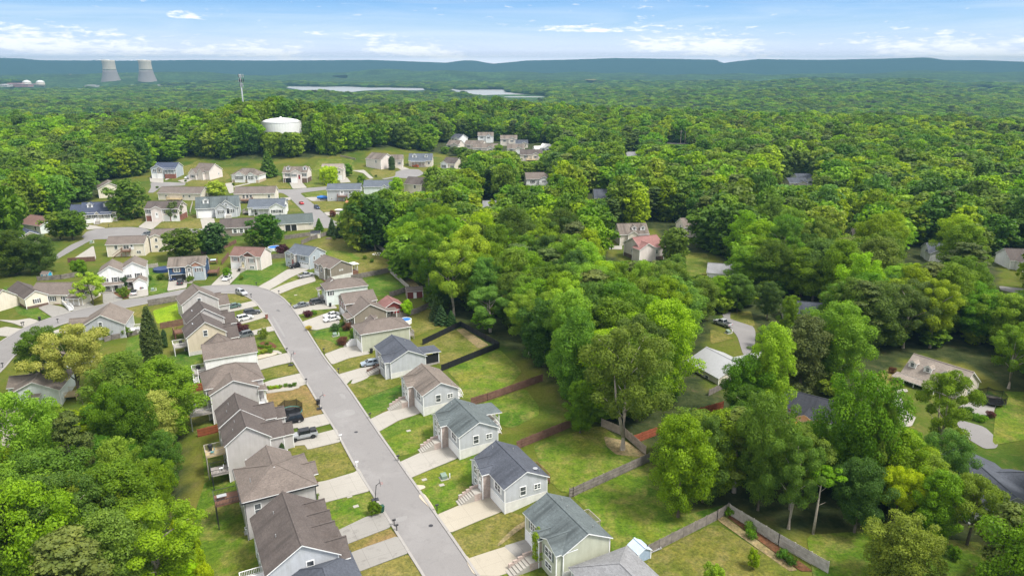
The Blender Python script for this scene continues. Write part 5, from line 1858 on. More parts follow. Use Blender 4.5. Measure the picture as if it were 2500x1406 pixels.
    h = H('cream gable with brown roof showing through the woods on the left', 1, (1230, 368), (1135, 395), 6.4, 8.6, 4.2, 'cream', 'tan', L=10, head=-60)
    h.window('N', 1, 1.6)
    h.done()
    h = H('light grey house with navy roof, two garages and white porch in the upper left court', 1, (1790, 172), (2003, 170), 7.0, 8.2, 4.8, 'bluegrey', 'navy', L=11.5, head=0)
    h.cross('S', -3.4, 6.0, 1.2, wall=WALLS['bluegrey'])
    h.cross('S', -2.1, 2.6, 1.6, wall=STONE)
    h.garage('S', -5.0, 0, 2.4, off=1.2)
    h.garage('S', -2.0, 0, 2.4, off=1.6)
    h.window('S', -4.8, 3.1, 1.4, 1.2, None, 1.2, cols=2)
    h.window('S', -2.1, 3.1, 1.0, 1.2, None, 1.6)
    h.porch('S', 2.8, 5.0, 1.6, 2.0, 4.6, posts=4, drop=.4, floor=BRICK_RED)
    h.done()
    h = H('white house with tall side wall and grey roof beside the white pickup', 2, (405, 175), (590, 200), 7.2, 9.0, 4.2, 'pinkish', 'brown', L=10, head=-20)
    h.cross('S', -3.6, 4.4, 2.6, ze=3.0, zr=5.2, back=2)
    h.cross('S', .6, 3.0, 1.8, ze=3.6, zr=5.4, back=2)
    h.window('S', -3.6, 1.0, 1.6, 1.2, BLK, 2.6)
    h.window('E', 2, 1.6, .6, .9)
    h.porch('S', -1.2, 2.2, 1.6, .6, 3.2, posts=3, drop=.3)
    h.done()
    h = H('white hipped house with six narrow shuttered windows', 2, (900, 238), (1050, 236), 6.2, 8.0, 3.6, 'white', 'tan', kind='hip', L=5.6, head=-6, found=(paint('sandstone_base', (.45, .36, .26), .9), 1.2))
    h.cross('S', -2.6, 5.0, .5)
    h.cross('S', 3.4, 4.0, .5)
    for u in (-4.2, -2.9, -1.6, 2.6, 3.6, 5.0):
        h.window('S', u, 1.5, .6, 1.6, BLK, .5 if u not in (5.0,) else .0)
    h.door('S', 1.0, 1.1, mat=BLK)
    h.done()
    h = H('rose grey split-level with two dormers and red front door', 2, (1375, 218), (1672, 208), 7.2, 8.0, 4.9, 'pinkish', 'tan', L=12.4, head=0, found=(BRICK_BROWN, 2.1))
    h.dormer('S', -3.6, .6)
    h.dormer('S', 4.6, .6)
    h.cross('S', .8, 5.0, 1.0)
    h.window('S', -3.4, 3.1, 1.6, 1.2, BLK, cols=2)
    h.window('S', -.2, 3.1, 1.6, 1.2, BLK, 1.0, cols=2)
    h.window('S', 4.8, 3.1, 1.4, 1.2, BLK, cols=2)
    h.door('S', 2.4, 1.9, off=1.0, mat=RED_D)
    h.garage('S', -3.4, 0, 2.8, open_=True, off=.05)
    h.garage('S', -.2, 0, 2.8, off=1.05)
    h.done()
    h = H('pale tan house behind the weeping willow', 2, (1810, 188), (2075, 180), 7.2, 8.4, 5.0, 'beige', 'pale', L=11, head=2)
    h.cross('S', 3.6, 4.4, 1.0)
    h.window('S', 3.6, 3.2, 1.6, 1.2, None, 1.0, cols=2)
    h.garage('S', 3.6, 0, 3, off=1.0)
    h.done()
    h = H('long low white house with plain brown roof and wooden deck', 1, (1850, 447), (2250, 450), 5.0, 8.4, 3.0, 'beige', 'brown', L=19.5, head=-4)
    for u in (-6, 1.8, 4.4):
        h.window('S', u, 1.3, .8, .9)
    h.deck('S', -1.8, 6, 2.4, .8, DECK_TAN, -1)
    h.cross('N', 7, 6, 3)
    h.done()
    h = H('long pale house with brown roof and back deck facing the camera', 2, (815, 452), (1190, 440), 6.0, 8.4, 3.8, 'cream', 'brown', L=17.0, head=8, found=(CONC_WALL, 1.0))
    h.deck('S', -3.4, 5, 2.4, 1.4, DECK_BROWN, -1)
    for u in (-4.5, -3, -1.6, 5.8):
        h.window('S', u, 1.9, .9, 1.3)
    h.done()
    h = H('large grey house with blue grey roof, white garage door and arched dormer', 2, (360, 572), (768, 548), 7.4, 9.2, 3.9, 'ltgrey', 'teal', L=16.2, head=16)
    h.dormer('S', -4.2, .62, 2.0, 1.5)
    h.cross('S', 3.4, 7.2, 1.0, zr=6.8)
    h.cross('S', 1.4, 4.0, 1.8, zr=5.6)
    h.garage('S', -4.8, 0, 4.8, 2.5)
    h.window('S', 1.4, 1.8, 1.4, 1.2, BLK, 1.8, cols=2)
    h.window('S', 5.2, 1.9, .8, 1.2, BLK, 1.0)
    h.window('S', 3.4, 4.6, .7, .8, None, 1.0)
    h.door('S', 3.9, 1.5, mat=BLK, off=1.0)
    h.stoop('S', 3.9, 2.4, 3.6, 1.3, WHITE, 1.0)
    h.done()
    h = H('white bungalow with blue grey roof and black-shuttered front gable', 2, (975, 592), (1322, 584), 5.8, 8.6, 3.4, 'white', 'blue', L=14.5, head=6)
    h.cross('S', 4.6, 5.8, 1.6)
    h.window('S', 3.4, 1.2, 1.2, 1.2, BLK, 1.6)
    h.window('S', 5.8, 1.2, 1.2, 1.2, BLK, 1.6)
    h.porch('S', -1.6, 6, 1.6, .3, 3.3, posts=4, drop=.3, rail=False)
    h.window('S', -4.8, 1.2, .9, 1.2, BLK)
    h.deck('W', 0, 4, 3, .8, DECK_GREY, -1)
    h.done()
    h = H('taupe house with plain brown roof behind the dark garden trees', 2, (640, 818), (1015, 802), 6.0, 9.0, 3.4, 'taupe', 'dkbrown', L=14.6, head=12)
    for u in (-1.4, 1.0, 4.4):
        h.window('S', u, 1.2, 1.2, 1.5, WHITE)
    h.done()
    h = H('green-roofed house with open screened patio next to the side street', 2, (1250, 776), (1640, 745), 5.7, 9.6, 3.0, 'beige', 'green', L=15.4, head=18)
    h.cross('N', -5, 6, 2)
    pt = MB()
    h.panel(pt, *h.face_frame('S'), -3.6, 1.0, 0, 2.4, .0, .03, BLACK)  # black sheet on the wall, shade of the patio painted as colour
    pt.build('patio_shade_panel', h.root)
    for u in (-3.6, -1.3, 1.0):
        m = MB()
        h.panel(m, *h.face_frame('S'), u - .1, u + .1, 0, 2.5, .02, .15, WHITE)
        m.build('post', h.root)
    h.window('S', 6.2, 2.0, .9, .4)
    h.done()
    h = H('white two-storey house with grey roof, high back deck and covered boat beside it', 2, (1870, 416), (2188, 406), 6.7, 8.6, 4.8, 'ltgrey', 'blue', L=14.5, head=6)
    h.deck('S', -.6, 4, 1.8, 2.2, DECK_BROWN, -1)
    h.door('S', -.8, 2.3, w=1.6)
    h.window('S', 2.6, 3.0, .8, 1.2)
    h.window('S', 5.6, 3.0, .7, .7)
    h.window('S', 5.8, .6, .8, .9)
    h.window('S', -5.2, .8, .6, .6)
    h.done()
    h = H('cream house with orange roof at the edge of the woods', 2, (2075, 592), (2230, 590), 5.6, 8.6, 3.2, 'beige', 'orange', L=11, head=8)
    h.cross('S', 1.5, 5, 1.0)
    h.window('S', 1.5, 1.2, 1.2, 1.3, BLK, 1.0)
    h.done()
    h = H('tall white house with three dormers on a broken brown roof', 3, (420, 352), (470, 392), 7.6, 10.0, 4.8, 'pinkish', 'tan', L=12, head=-35)
    for u in (-2.4, 0, 2.4):
        h.dormer('N', u, .7, 1.5, 1.1)
    h.porch('N', 0, 8, 2.0, 1.0, 4.4, posts=5, drop=.6, railm=BLK)
    h.window('S', 2, 3)
    h.done()
    h = H('beige long house with brown roof beside the columnar tree', 3, (495, 378), (655, 362), 6.4, 8.4, 4.0, 'beige', 'tan', L=13, head=4)
    for u in (-3, 1, 4.6):
        h.window('S', u, 1.6, .9, 1.2, BLK)
    h.done()
    h = H('grey-roofed bungalow with two dormers and long shaded porch in the upper court', 3, (775, 366), (958, 364), 6.6, 8.4, 3.4, 'beige', 'blue', L=13.5, head=0)
    h.dormer('S', -3.4, .6, 2.6, 1.2)
    h.dormer('S', 3.2, .6, 1.6, 1.3)
    h.porch('S', -1, 8, 1.8, .6, 3.3, posts=5, drop=.4, railm=DECK_BROWN)
    h.window('S', 4.8, 1.2)
    h.done()
    h = H('cream gabled house with black bay windows in the upper court', 3, (1130, 402), (1215, 415), 6.2, 9.0, 3.6, 'cream', 'dkbrown', L=9, head=-30)
    h.cross('S', -2.4, 4, 1.0, wall=WALLS['white'])
    h.window('S', -2.4, 1.0, 2.0, 1.6, BLK, 1.0, cols=2)
    h.window('S', 2.4, 1.2, 1.2, 1.2, BLK)
    h.done()
    h = H('white long house with blue grey roof behind the bright lime tree', 3, (345, 626), (595, 614), 5.6, 8.6, 3.4, 'mint', 'blue', L=15, head=4)
    for u in (2, 5):
        h.cross('S', u, 2.2, .5, zr=4.2)
        h.window('S', u, 1.4, 1.0, 1.2, None, .5)
    h.done()
    h = H('white two-storey house with black roof below the upper court', 3, (765, 592), (872, 596), 7.2, 8.4, 4.8, 'cream', 'dkbrown', L=9.0, head=-20)
    h.window('E', 1, 3)
    h.window('S', 1, 3)
    h.done()

    # ---- far cluster on the rise ----
    far = [('white-gabled house with grey roof highest in the far cluster', 3, (1212, 182), (1275, 186), 'white', 'slate', 9, 6.6, 4.0, -40), ('small white two-storey house with blue tarp in the far cluster', 3, (1430, 168), (1545, 168), 'white', 'tan', 7.5, 7.4, 5.2, 0),
           ('cream gabled house with hidden drive on the left of the far cluster', 3, (1160, 238), (1215, 242), 'beige', 'tan', 10, 5.6, 3.0, -20), ('long white-porched house in the middle of the far cluster', 3, (1385, 272), (1550, 270), 'beige', 'tan', 8.5, 5.2, 3.0, 0),
           ('beige two-storey house with white gable on the right of the far cluster', 3, (1645, 196), (1765, 198), 'beige', 'tan', 9.5, 7.0, 4.8, 0), ('cream low house with white garage in the far cluster', 3, (1715, 278), (1840, 280), 'cream', 'tan', 9, 5.6, 3.2, -5),
           ('tan house with high wooden back deck lowest in the far cluster', 3, (1832, 332), (1995, 334), 'beige', 'dkbrown', 9, 7.2, 4.8, 0), ('white-roofed house at the right end of the far cluster', 3, (1965, 300), (2050, 298), 'white', 'white', 8, 4.6, 3.0, 10),
           ('tall white roof peak at the right end of the far cluster', 3, (2045, 275), (2105, 285), 'white', 'white', 7, 6.4, 4.2, -30), ('grey roof peeping over trees at the left of the far cluster', 3, (1010, 128), (1145, 126), 'ltgrey', 'blue', 9, 5.6, 3.0, 0),
           ('dark low roof behind the beige two-storey house in the far cluster', 3, (1790, 240), (1855, 242), 'beige', 'slate', 8, 5.0, 3.0, 0), ('brown roof between trees in the middle of the far cluster', 3, (1320, 240), (1390, 252), 'beige', 'tan', 9, 5.4, 3.0, -20),
           ('pale roof almost hidden left of the far cluster', 3, (862, 120), (900, 120), 'beige', 'pale', 8, 5.0, 3.0, 0), ('white house with dark garage seen through pines right of centre', 3, (1880, 552), (2060, 545), 'white', 'brown', 9, 6.2, 3.8, 5),
           ('dark hipped roof in the mid woods', 0, (1448, 462), (1474, 462), 'ltgrey', 'slate', 10, 6.4, 3.6, 0), ('pale grey roof corner in the mid woods above the big crowns', 0, (1178, 490), (1198, 489), 'ltgrey', 'ltgrey', 9, 6.0, 3.4, 0),
           ('pale flat roof in the distant woods on the right', 0, (1528, 371), (1556, 371), 'white', 'ltgrey', 9, 5, 3, 0), ('white house pair in a clearing of the right-hand distant woods', 0, (1940, 424), (1972, 426), 'white', 'slate', 9, 5.4, 3.4, 0),
           ('low grey roof left of the white house pair in the distant woods', 0, (1920, 434), (1945, 434), 'beige', 'slate', 8, 4.6, 2.8, 0)]
    for lab, v, r1, r2, wl, rf, W, zr, ze, hd in far:
        h = H(lab, v, r1, r2, zr, W, ze, wl, rf, head=hd, L=max(9.0, (at(*q(v, *r1), zr) - at(*q(v, *r2), zr)).length), kind='gable')
        h.cross('S', h.L * .2, W * .5, .8)
        h.window('S', -h.L * .25, ze - 1.9, 1.2, 1.2, BLK)
        h.window('S', h.L * .2, ze - 1.9, 1.2, 1.2, BLK, .8)
        if 'deck' in lab:
            h.deck('S', 0, 6, 3, 2, DECK_TAN, -1, stairs=(3, 1.2, 1, 0))
        if 'garage' in lab:
            h.garage('S', h.L * .2, 0, 3, off=.85)
        h.done()

    # ---- right-hand woods ----
    h = H('cream house with two dormers beside the rose-roofed house in the right woods', 15, (240, 105), (335, 95), 6.6, 8.4, 3.9, 'beige', 'tan', L=10.5, head=6, k=1.2)
    h.dormer('S', .2, .7, 1.5, 1.2)
    h.dormer('S', 3.2, .7, 1.5, 1.2)
    h.cross('S', -.6, 3.4, .8)
    h.window('S', -.6, 1.4, 1.0, 1.2, None, .8)
    h.porch('S', 3.0, 4, 1.5, .5, 3.6, posts=3, drop=.4, rail=False)
    h.done()
    h = H('rose-roofed cream house with railed back deck in the right woods', 15, (325, 182), (385, 168), 6.8, 9.4, 4.2, 'pinkish', 'pink', L=9.5, head=25, k=1.2, found=(BRICK_BROWN, 1.2))
    h.window('W', 0, 2.2, .8, 1.0)
    for u in (-2.6, -1.0, 1.6):
        h.window('S', u, 2.2, .8, 1.1)
    h.cross('S', -2.4, 6, .8)
    h.deck('E', -1, 5, 3, 1.6, DECK_BROWN, -1)
    h.done()
    h = H('brown gable peeping out above the rose-roofed house', 15, (592, 74), (650, 72), 7.0, 9, 4.2, 'beige', 'tan', L=12, head=10)
    h.window('W', 0, 3)
    h.done()
    h = H('pale grey-roofed house beside the green yard in the right woods', 15, (745, 322), (850, 350), 5.2, 8.2, 3.0, 'white', 'ltgrey', L=12, head=-18)
    h.window('W', 0, 1.4)
    h.done()
    h = H('small tan roof among crowns in the right woods', 15, (1540, 130), (1595, 135), 6.0, 7, 3.6, 'beige', 'pale', L=8, head=-10)
    h.window('W', 0, 1.4)
    h.done()
    h = H('white garage gable with slate roof far right', 15, (1955, 212), (2040, 228), 5.6, 8.6, 3.2, 'white', 'slate', L=12, head=-12)
    h.cross('S', -3, 6.0, 2.0)
    h.garage('S', -3, 0, 4.4, off=2.0)
    h.done()
    h = H('white house with brown roof and big gable window at the right edge', 15, (2390, 242), (2600, 270), 6.0, 9.6, 3.2, 'white', 'dkbrown', L=17, head=-8)
    h.cross('S', -4, 5, 3.0)
    h.cross('S', 1, 6, 2.2)
    h.window('S', 1, .9, 3, 1.6, None, 2.2, cols=4)
    h.window('S', -4, 1.2, 1.4, 1.4, None, 3.0)
    h.done()
    h = H('slate-roofed house split by a slim tree on the right', 15, (1165, 500), (1330, 540), 6.4, 8.6, 3.8, 'cream', 'slate', L=16, head=-16)
    h.cross('S', 4.5, 5, 2)
    h.window('E', 0, 2)
    h.done()
    h = H('pale house with big light metal roof below the right side road', 15, (750, 760), (915, 842), 5.6, 11.0, 3.2, 'cream', 'metal', L=11.5, z0=-2, kind='gable')
    h.cross('N', 2.0, 8, 4.5, zr=5.4)
    h.window('S', 1.5, 1.2, 1.0, 1.0)
    h.window('E', -2.6, 1.2, 1.2, .9)
    h.done()
    h = H('long tan-roofed house with three dormers and white porch on the right', 15, (1900, 792), (2225, 890), 6.8, 9.0, 3.4, 'beige', 'pale', L=13.0, z0=-1)
    for u in (-5.0, -1.6, 2.2):
        h.dormer('S', u, .66, 1.5, 1.25)
    h.porch('S', -2.6, 9.0, 1.9, .5, 3.3, posts=5, drop=.5)
    for u in (-5.4, -3.2, -.8):
        h.window('S', u, 1.1, .9, 1.3, BLK)
    h.window('E', 0, 1.4)
    h.done()
    h = H('charcoal-roofed house behind the big maple on the right', 14, (210, 128), (560, 215), 5.4, 9.6, 3.0, 'beige', 'charcoal', L=19, z0=-1)
    h.cross('S', -3.6, 3.4, 1.6)
    h.window('S', -3.6, .9, 1.8, 1.4, None, 1.6, cols=3)
    h.window('S', -7.2, 1.2, 1.0, 1.2)
    h.cross('N', 6, 6, 1)
    h.done()
    h = H('white-walled house with large dark grey roof at the lower right edge', 14, (1275, 508), (1590, 775), 6.4, 13.0, 3.4, 'white', 'slate', L=15.5, z0=-1)
    h.cross('N', -2, 7, 1.6)
    h.window('S', 2, 1.2)
    h.done()
    h = H('house with plain grey roof cut by the bottom edge below the fenced yard', 13, (715, 1038), (840, 1180), 5.2, 9.4, 3.0, 'ltgrey', 'ltgrey', L=10, z0=-1, head=-62, kind='hip')
    h.pipes((1, 2))
    h.done()
    # tiny far settlement beyond the river
    for px, py in [(40, 180), (62, 178), (90, 183), (150, 176), (172, 186), (205, 182), (228, 184), (1105, 178), (1850, 240), (1870, 228), (2395, 232), (2350, 238), (1295, 262), (1432, 282), (905, 212), (925, 214), (950, 213)]:
        p = at(px, py)
        k = MB()
        w = 14 + 8 * random.random()
        r = thing('house', 'tiny pale house far off in the valley', 'house', (p.x, p.y, p.z), random.random() * .8, 'tiny houses far off in the valley')
        walls_block(k, 0, 0, w, 10, 'x', -2, 9, 12, WALLS['white'])
        k.build('wall', r)
        k = MB()
        roof_gable(k, 0, 0, w, 10, 'x', 9, 12, ROOFS['pale'], .4)
        k.build('roof', r)


houses()

# ---------------------------------------------------------------- trees
F_BRIGHT = foliage('bright_leaves', (0.092, 0.180, 0.005), (0.225, 0.370, 0.010))
F_MID = foliage('mid_leaves', (0.052, 0.128, 0.004), (0.145, 0.275, 0.007))
F_DARK = foliage('dark_leaves', (0.030, 0.080, 0.006), (0.088, 0.180, 0.010))
F_BLUE = foliage('cool_leaves', (0.045, 0.112, 0.010), (0.125, 0.235, 0.022))
F_OLIVE = foliage('olive_needles', (0.040, 0.075, 0.012), (0.105, 0.150, 0.026), transl=.15)
F_LIME = foliage('lime_leaves', (0.17, 0.30, 0.006), (0.30, 0.45, 0.010))
F_CREAM = foliage('blossoming_leaves', (0.13, 0.20, 0.012), (0.40, 0.46, 0.09))
F_CONIF = foliage('conifer_needles', (0.036, 0.064, 0.009), (0.082, 0.112, 0.016), transl=.1)
F_SPRUCE = foliage('spruce_needles', (0.016, 0.046, 0.011), (0.042, 0.088, 0.018), transl=.1)
F_BURG = foliage('burgundy_leaves', (0.036, 0.008, 0.010), (0.090, 0.020, 0.020), transl=.2)
F_YEL = foliage('yellow_leaves', (0.36, 0.33, 0.01), (0.60, 0.52, 0.02))
F_RUST = foliage('rusty_leaves', (0.09, 0.045, 0.025), (0.18, 0.08, 0.04))


def leaf_mesh(name, cen, crad, n_leaf, size, seed, mat, flat=0.8, up=0.3, elong=1.0, extra=None, droop=0.0):
    """leaf clumps: every leaf is a small crooked quad on the shell of one of the clumps"""
    g = np.random.default_rng(seed)
    cen, crad = np.asarray(cen, float), np.asarray(crad, float)
    w = crad ** 2
    idx = g.choice(len(cen), n_leaf, p=w / w.sum())
    d = g.normal(size=(n_leaf, 3))
    d[:, 2] += 0.25
    d /= np.linalg.norm(d, axis=1)[:, None]
    rr = crad[idx] * (g.uniform(0.55, 1.06, n_leaf) ** 0.7 + (g.random(n_leaf) < .12) * g.uniform(0, .38, n_leaf))
    pos = cen[idx] + d * rr[:, None] * np.array([1, 1, flat])
    pos[:, 2] -= droop * g.random(n_leaf) ** 2
    nrm = d + g.normal(size=(n_leaf, 3)) * 0.5 + np.array([0, 0, up])
    nrm /= np.linalg.norm(nrm, axis=1)[:, None]
    t = np.cross(nrm, g.normal(size=(n_leaf, 3)))
    t /= np.linalg.norm(t, axis=1)[:, None]
    b = np.cross(nrm, t)
    s = size * g.uniform(0.55, 1.35, n_leaf)[:, None]
    k = g.uniform(0.55, 1.0, (n_leaf, 4, 1))
    q0 = pos + t * s * k[:, 0] * elong
    q1 = pos + b * s * k[:, 1] * 0.72
    q2 = pos - t * s * k[:, 2] * elong
    q3 = pos - b * s * k[:, 3] * 0.72
    co = np.stack([q0, q1, q2, q3], 1).reshape(-1, 3)
    nf = n_leaf
    me = bpy.data.meshes.new(name)
    me.vertices.add(nf * 4)
    me.vertices.foreach_set('co', co.astype(np.float32).ravel())
    me.loops.add(nf * 4)
    me.loops.foreach_set('vertex_index', np.arange(nf * 4, dtype=np.int32))
    me.polygons.add(nf)
    me.polygons.foreach_set('loop_start', np.arange(0, nf * 4, 4, dtype=np.int32))
    me.update(calc_edges=True)
    me.materials.append(mat)
    return me


def broad_clumps(seed, h0=4.0, h1=20.0, rad=5.6, n=46, top=0.55, r=(0.75, 2.0), inner=8, lop=0.0):
    g = np.random.default_rng(seed)
    cen, cr = [], []
    zc = h0 + (h1 - h0) * top
    for i in range(n):
        t = (i + .5) / n
        z = h0 + (h1 - h0) * (t ** 0.85)
        u = (z - zc) / ((h1 - zc) if z > zc else (zc - h0))
        R_ = rad * math.sqrt(max(0.03, 1 - abs(u) ** 2.1))
        a = i * 2.39996 + g.uniform(-.5, .5)
        k = g.uniform(.45, 1.12)
        R_ *= 1 + .18 * math.sin(a * 2 + seed) + .12 * math.sin(a * 3 + seed * 2)
        cr_ = g.uniform(*r) * (.72 + .4 * math.sqrt(max(0.05, 1 - u * u)))
        cen.append((math.cos(a) * R_ * k + lop * u, math.sin(a) * R_ * k, z + g.uniform(-.5, .5) - cr_ * .3))
        cr.append(cr_)
    for i in range(inner):
        cen.append((g.uniform(-.4, .4) * rad * .5, g.uniform(-.4, .4) * rad * .5, h0 + (h1 - h0) * g.uniform(.25, .8)))
        cr.append(r[1] * 1.25)
    return cen, cr


def trunk_mesh(name, h, r0, seed, mat, limbs=6, spread=3.4, z0=0.35, fork=False):
    g = random.Random(seed)
    mb = MB()
    pts = [(0, 0, -1.0), (0, 0, 0), (g.uniform(-.2, .2), g.uniform(-.2, .2), h * .35), (g.uniform(-.4, .4), g.uniform(-.4, .4), h * .7), (g.uniform(-.5, .5), g.uniform(-.5, .5), h * .93)]
    mb.tube(pts, [r0 * 1.35, r0 * 1.15, r0 * .8, r0 * .45, r0 * .1], mat, 7)
    for i in range(limbs):
        a = i * 2.4 + g.uniform(-.4, .4)
        z = h * (z0 + .5 * i / limbs)
        k = spread * g.uniform(.6, 1.0)
        mb.tube([(0, 0, z), (math.cos(a) * k * .45, math.sin(a) * k * .45, z + k * .5), (math.cos(a) * k, math.sin(a) * k, z + k * 1.0)],
                [r0 * .42, r0 * .26, r0 * .06], mat, 5)
    if fork:
        mb.tube([(0, 0, h * .12), (1.5, .4, h * .45), (2.3, .8, h * .8)], [r0 * .8, r0 * .5, r0 * .1], mat, 7)
    me = bpy.data.meshes.new(name)
    me.from_pydata(mb.v, [], mb.f)
    me.materials.append(mat)
    me.polygons.foreach_set('use_smooth', [True] * len(mb.f))
    return me


class Kind:
    """crown and trunk meshes of one tree shape, near and far versions; true size given by (height, radius)"""

    def __init__(self, h, rad, near, far, trunk):
        self.h, self.rad, self.near, self.far, self.trunk = h, rad, near, far, trunk


KINDS_T = {}


def make_kinds():
    for i in range(6):
        rad = [5.6, 6.3, 5.0, 6.0, 5.4, 4.4][i]
        h0 = [1.8, 2.8, 1.4, 3.6, 2.0, 1.4][i]
        c, r = broad_clumps(20 + i, h0, 20, rad, 84, [.55, .62, .5, .66, .45, .5][i])
        c2, r2 = broad_clumps(20 + i, h0 - 1, 20, rad, 84, [.55, .62, .5, .66, .45, .5][i])
        KINDS_T['broad%d' % i] = Kind(20.3, rad + 1, leaf_mesh('crown', c, r, 42000, 0.215, i, F_MID), leaf_mesh('crown', c2, r2, 3600, 0.80, 50 + i, F_MID),
                                      trunk_mesh('trunk', 18, .34, i, BARK))
    for i in range(2):      # open, limby crowns with pale bark showing
        c, r = broad_clumps(40 + i, 6.5, 22, 6.4, 34, .6, (1.0, 1.9), 2)
        KINDS_T['open%d' % i] = Kind(22.3, 7.2, leaf_mesh('crown', c, r, 28000, 0.21, 60 + i, F_MID), leaf_mesh('crown', c, r, 3000, 0.75, 65 + i, F_MID),
                                     trunk_mesh('trunk', 21, .42, 60 + i, BARK_PALE, 9, 5.0, .28, True))
    for i in range(2):      # pines: flat tiers high on a bare pole
        g = random.Random(70 + i)
        c, r = [], []
        for k in range(26):
            z = 9 + 12 * (k / 25) ** .8
            rr = 3.4 * (1 - ((z - 9) / 13) ** 1.6) + .5
            a = k * 2.4
            c.append((math.cos(a) * rr * g.uniform(.4, 1), math.sin(a) * rr * g.uniform(.4, 1), z))
            r.append(g.uniform(.9, 1.5))
        KINDS_T['pine%d' % i] = Kind(21.5, 4.4, leaf_mesh('crown', c, r, 14000, 0.24, 70 + i, F_OLIVE, .5), leaf_mesh('crown', c, r, 2400, 0.66, 75 + i, F_OLIVE, .5),
                                     trunk_mesh('trunk', 20, .26, 70 + i, BARK_PALE, 5, 1.6, .5))
    # tight cone (arborvitae, cedar)
    c, r = [], []
    g = random.Random(81)
    for k in range(90):
        t = k / 89
        z = .8 + 13.2 * t
        rr = 3.1 * math.sin(min(1, (t + .12) * 1.5) * math.pi / 2) * (1 - t) ** .75 + .05
        a = k * 2.4
        c.append((math.cos(a) * rr * .82, math.sin(a) * rr * .82, z))
        r.append(max(.35, 1.15 * (1 - t * .7)))
    KINDS_T['cone'] = Kind(14.6, 3.6, leaf_mesh('crown', c, r, 16000, 0.22, 81, F_CONIF, 1.2, .5, 1.4), leaf_mesh('crown', c, r, 2600, 0.5, 82, F_CONIF, 1.2, .5), trunk_mesh('trunk', 12, .3, 81, BARK, 2, .6))
    # layered spruce / loose cone
    c, r = [], []
    for k in range(60):
        t = k / 59
        z = 1.2 + 9.4 * t
        rr = 3.0 * (1 - t) ** .9 + .1
        a = k * 2.4
        c.append((math.cos(a) * rr * .8, math.sin(a) * rr * .8, z - .2 * rr))
        r.append(max(.3, .95 * (1 - t * .6)))
    KINDS_T['spruce'] = Kind(11.3, 3.5, leaf_mesh('crown', c, r, 9000, 0.26, 85, F_SPRUCE, .6), leaf_mesh('crown', c, r, 2200, 0.5, 86, F_SPRUCE, .6), trunk_mesh('trunk', 10, .2, 85, BARK, 2, .6))
    # round small garden tree
    c, r = broad_clumps(90, 1.6, 7.6, 3.2, 30, .5, (.7, 1.3), 4)
    KINDS_T['round'] = Kind(8.2, 4.0, leaf_mesh('crown', c, r, 15000, 0.20, 90, F_MID), leaf_mesh('crown', c, r, 2600, 0.5, 91, F_MID), trunk_mesh('trunk', 6.5, .18, 90, BARK, 5, 1.8, .25))
    # airy young tree
    c, r = broad_clumps(95, 2.0, 8.0, 2.8, 24, .5, (.5, .9), 2)
    KINDS_T['airy'] = Kind(8.4, 3.4, leaf_mesh('crown', c, r, 3400, 0.24, 95, F_MID), leaf_mesh('crown', c, r, 1500, 0.4, 96, F_MID), trunk_mesh('trunk', 7.6, .12, 95, BARK, 7, 2.0, .22))
    # flat-topped spreading crown
    c, r = broad_clumps(97, 5.5, 12.5, 7.0, 40, .7, (.9, 1.7), 3)
    KINDS_T['spread'] = Kind(13.2, 8, leaf_mesh('crown', c, r, 28000, 0.19, 97, F_MID, .55), leaf_mesh('crown', c, r, 3000, 0.6, 98, F_MID, .55), trunk_mesh('trunk', 11, .3, 97, BARK, 9, 5.2, .3))
    # shaggy fan-shaped bush of upright shoots
    g = random.Random(3)
    c, r = [], []
    for k in range(60):
        a = k * 2.4
        t = g.random()
        rr = 4.2 * math.sqrt(g.random()) * (1 - .35 * t)
        c.append((math.cos(a) * rr, math.sin(a) * rr, 1.2 + 7.2 * t * (1 - (rr / 6) ** 2)))
        r.append(.9)
    KINDS_T['shaggy'] = Kind(9.2, 4.8, leaf_mesh('crown', c, r, 19000, 0.20, 99, F_MID, 1.7, .1, 1.8), leaf_mesh('crown', c, r, 2600, 0.5, 100, F_MID, 1.7), trunk_mesh('trunk', 6, .25, 99, BARK, 5, 1.8, .2))
    # weeping willow
    c, r = broad_clumps(101, 3.4, 8.6, 3.4, 26, .6, (.8, 1.2), 2)
    KINDS_T['willow'] = Kind(9.4, 4.2, leaf_mesh('crown', c, r, 9000, 0.24, 101, F_LIME, 1.0, 0, 2.4, droop=5.0), leaf_mesh('crown', c, r, 3000, .4, 102, F_LIME, 1, 0, 2, droop=5), trunk_mesh('trunk', 7, .25, 101, BARK, 5, 2, .3))
    # shrubs
    c, r = broad_clumps(110, .35, 1.5, .85, 12, .5, (.35, .5), 2)
    KINDS_T['shrub'] = Kind(1.75, 1.2, leaf_mesh('crown', c, r, 1500, 0.12, 110, F_DARK), None, trunk_mesh('trunk', .9, .05, 110, BARK, 3, .4, .2))
    KINDS_T['shrub'].far = KINDS_T['shrub'].near
    c = [(0, 0, .4 + .3 * k) for k in range(14)]
    KINDS_T['column'] = Kind(4.9, .8, leaf_mesh('crown', c, [.62] * 11 + [.5, .35, .2], 3000, 0.14, 112, F_SPRUCE, 1.1, .4, 1.3), None, trunk_mesh('trunk', 2, .08, 112, BARK, 2, .3))
    KINDS_T['column'].far = KINDS_T['column'].near


make_kinds()
TREES = []                       # x, y, screen size, radius for spacing
PROTO = {}


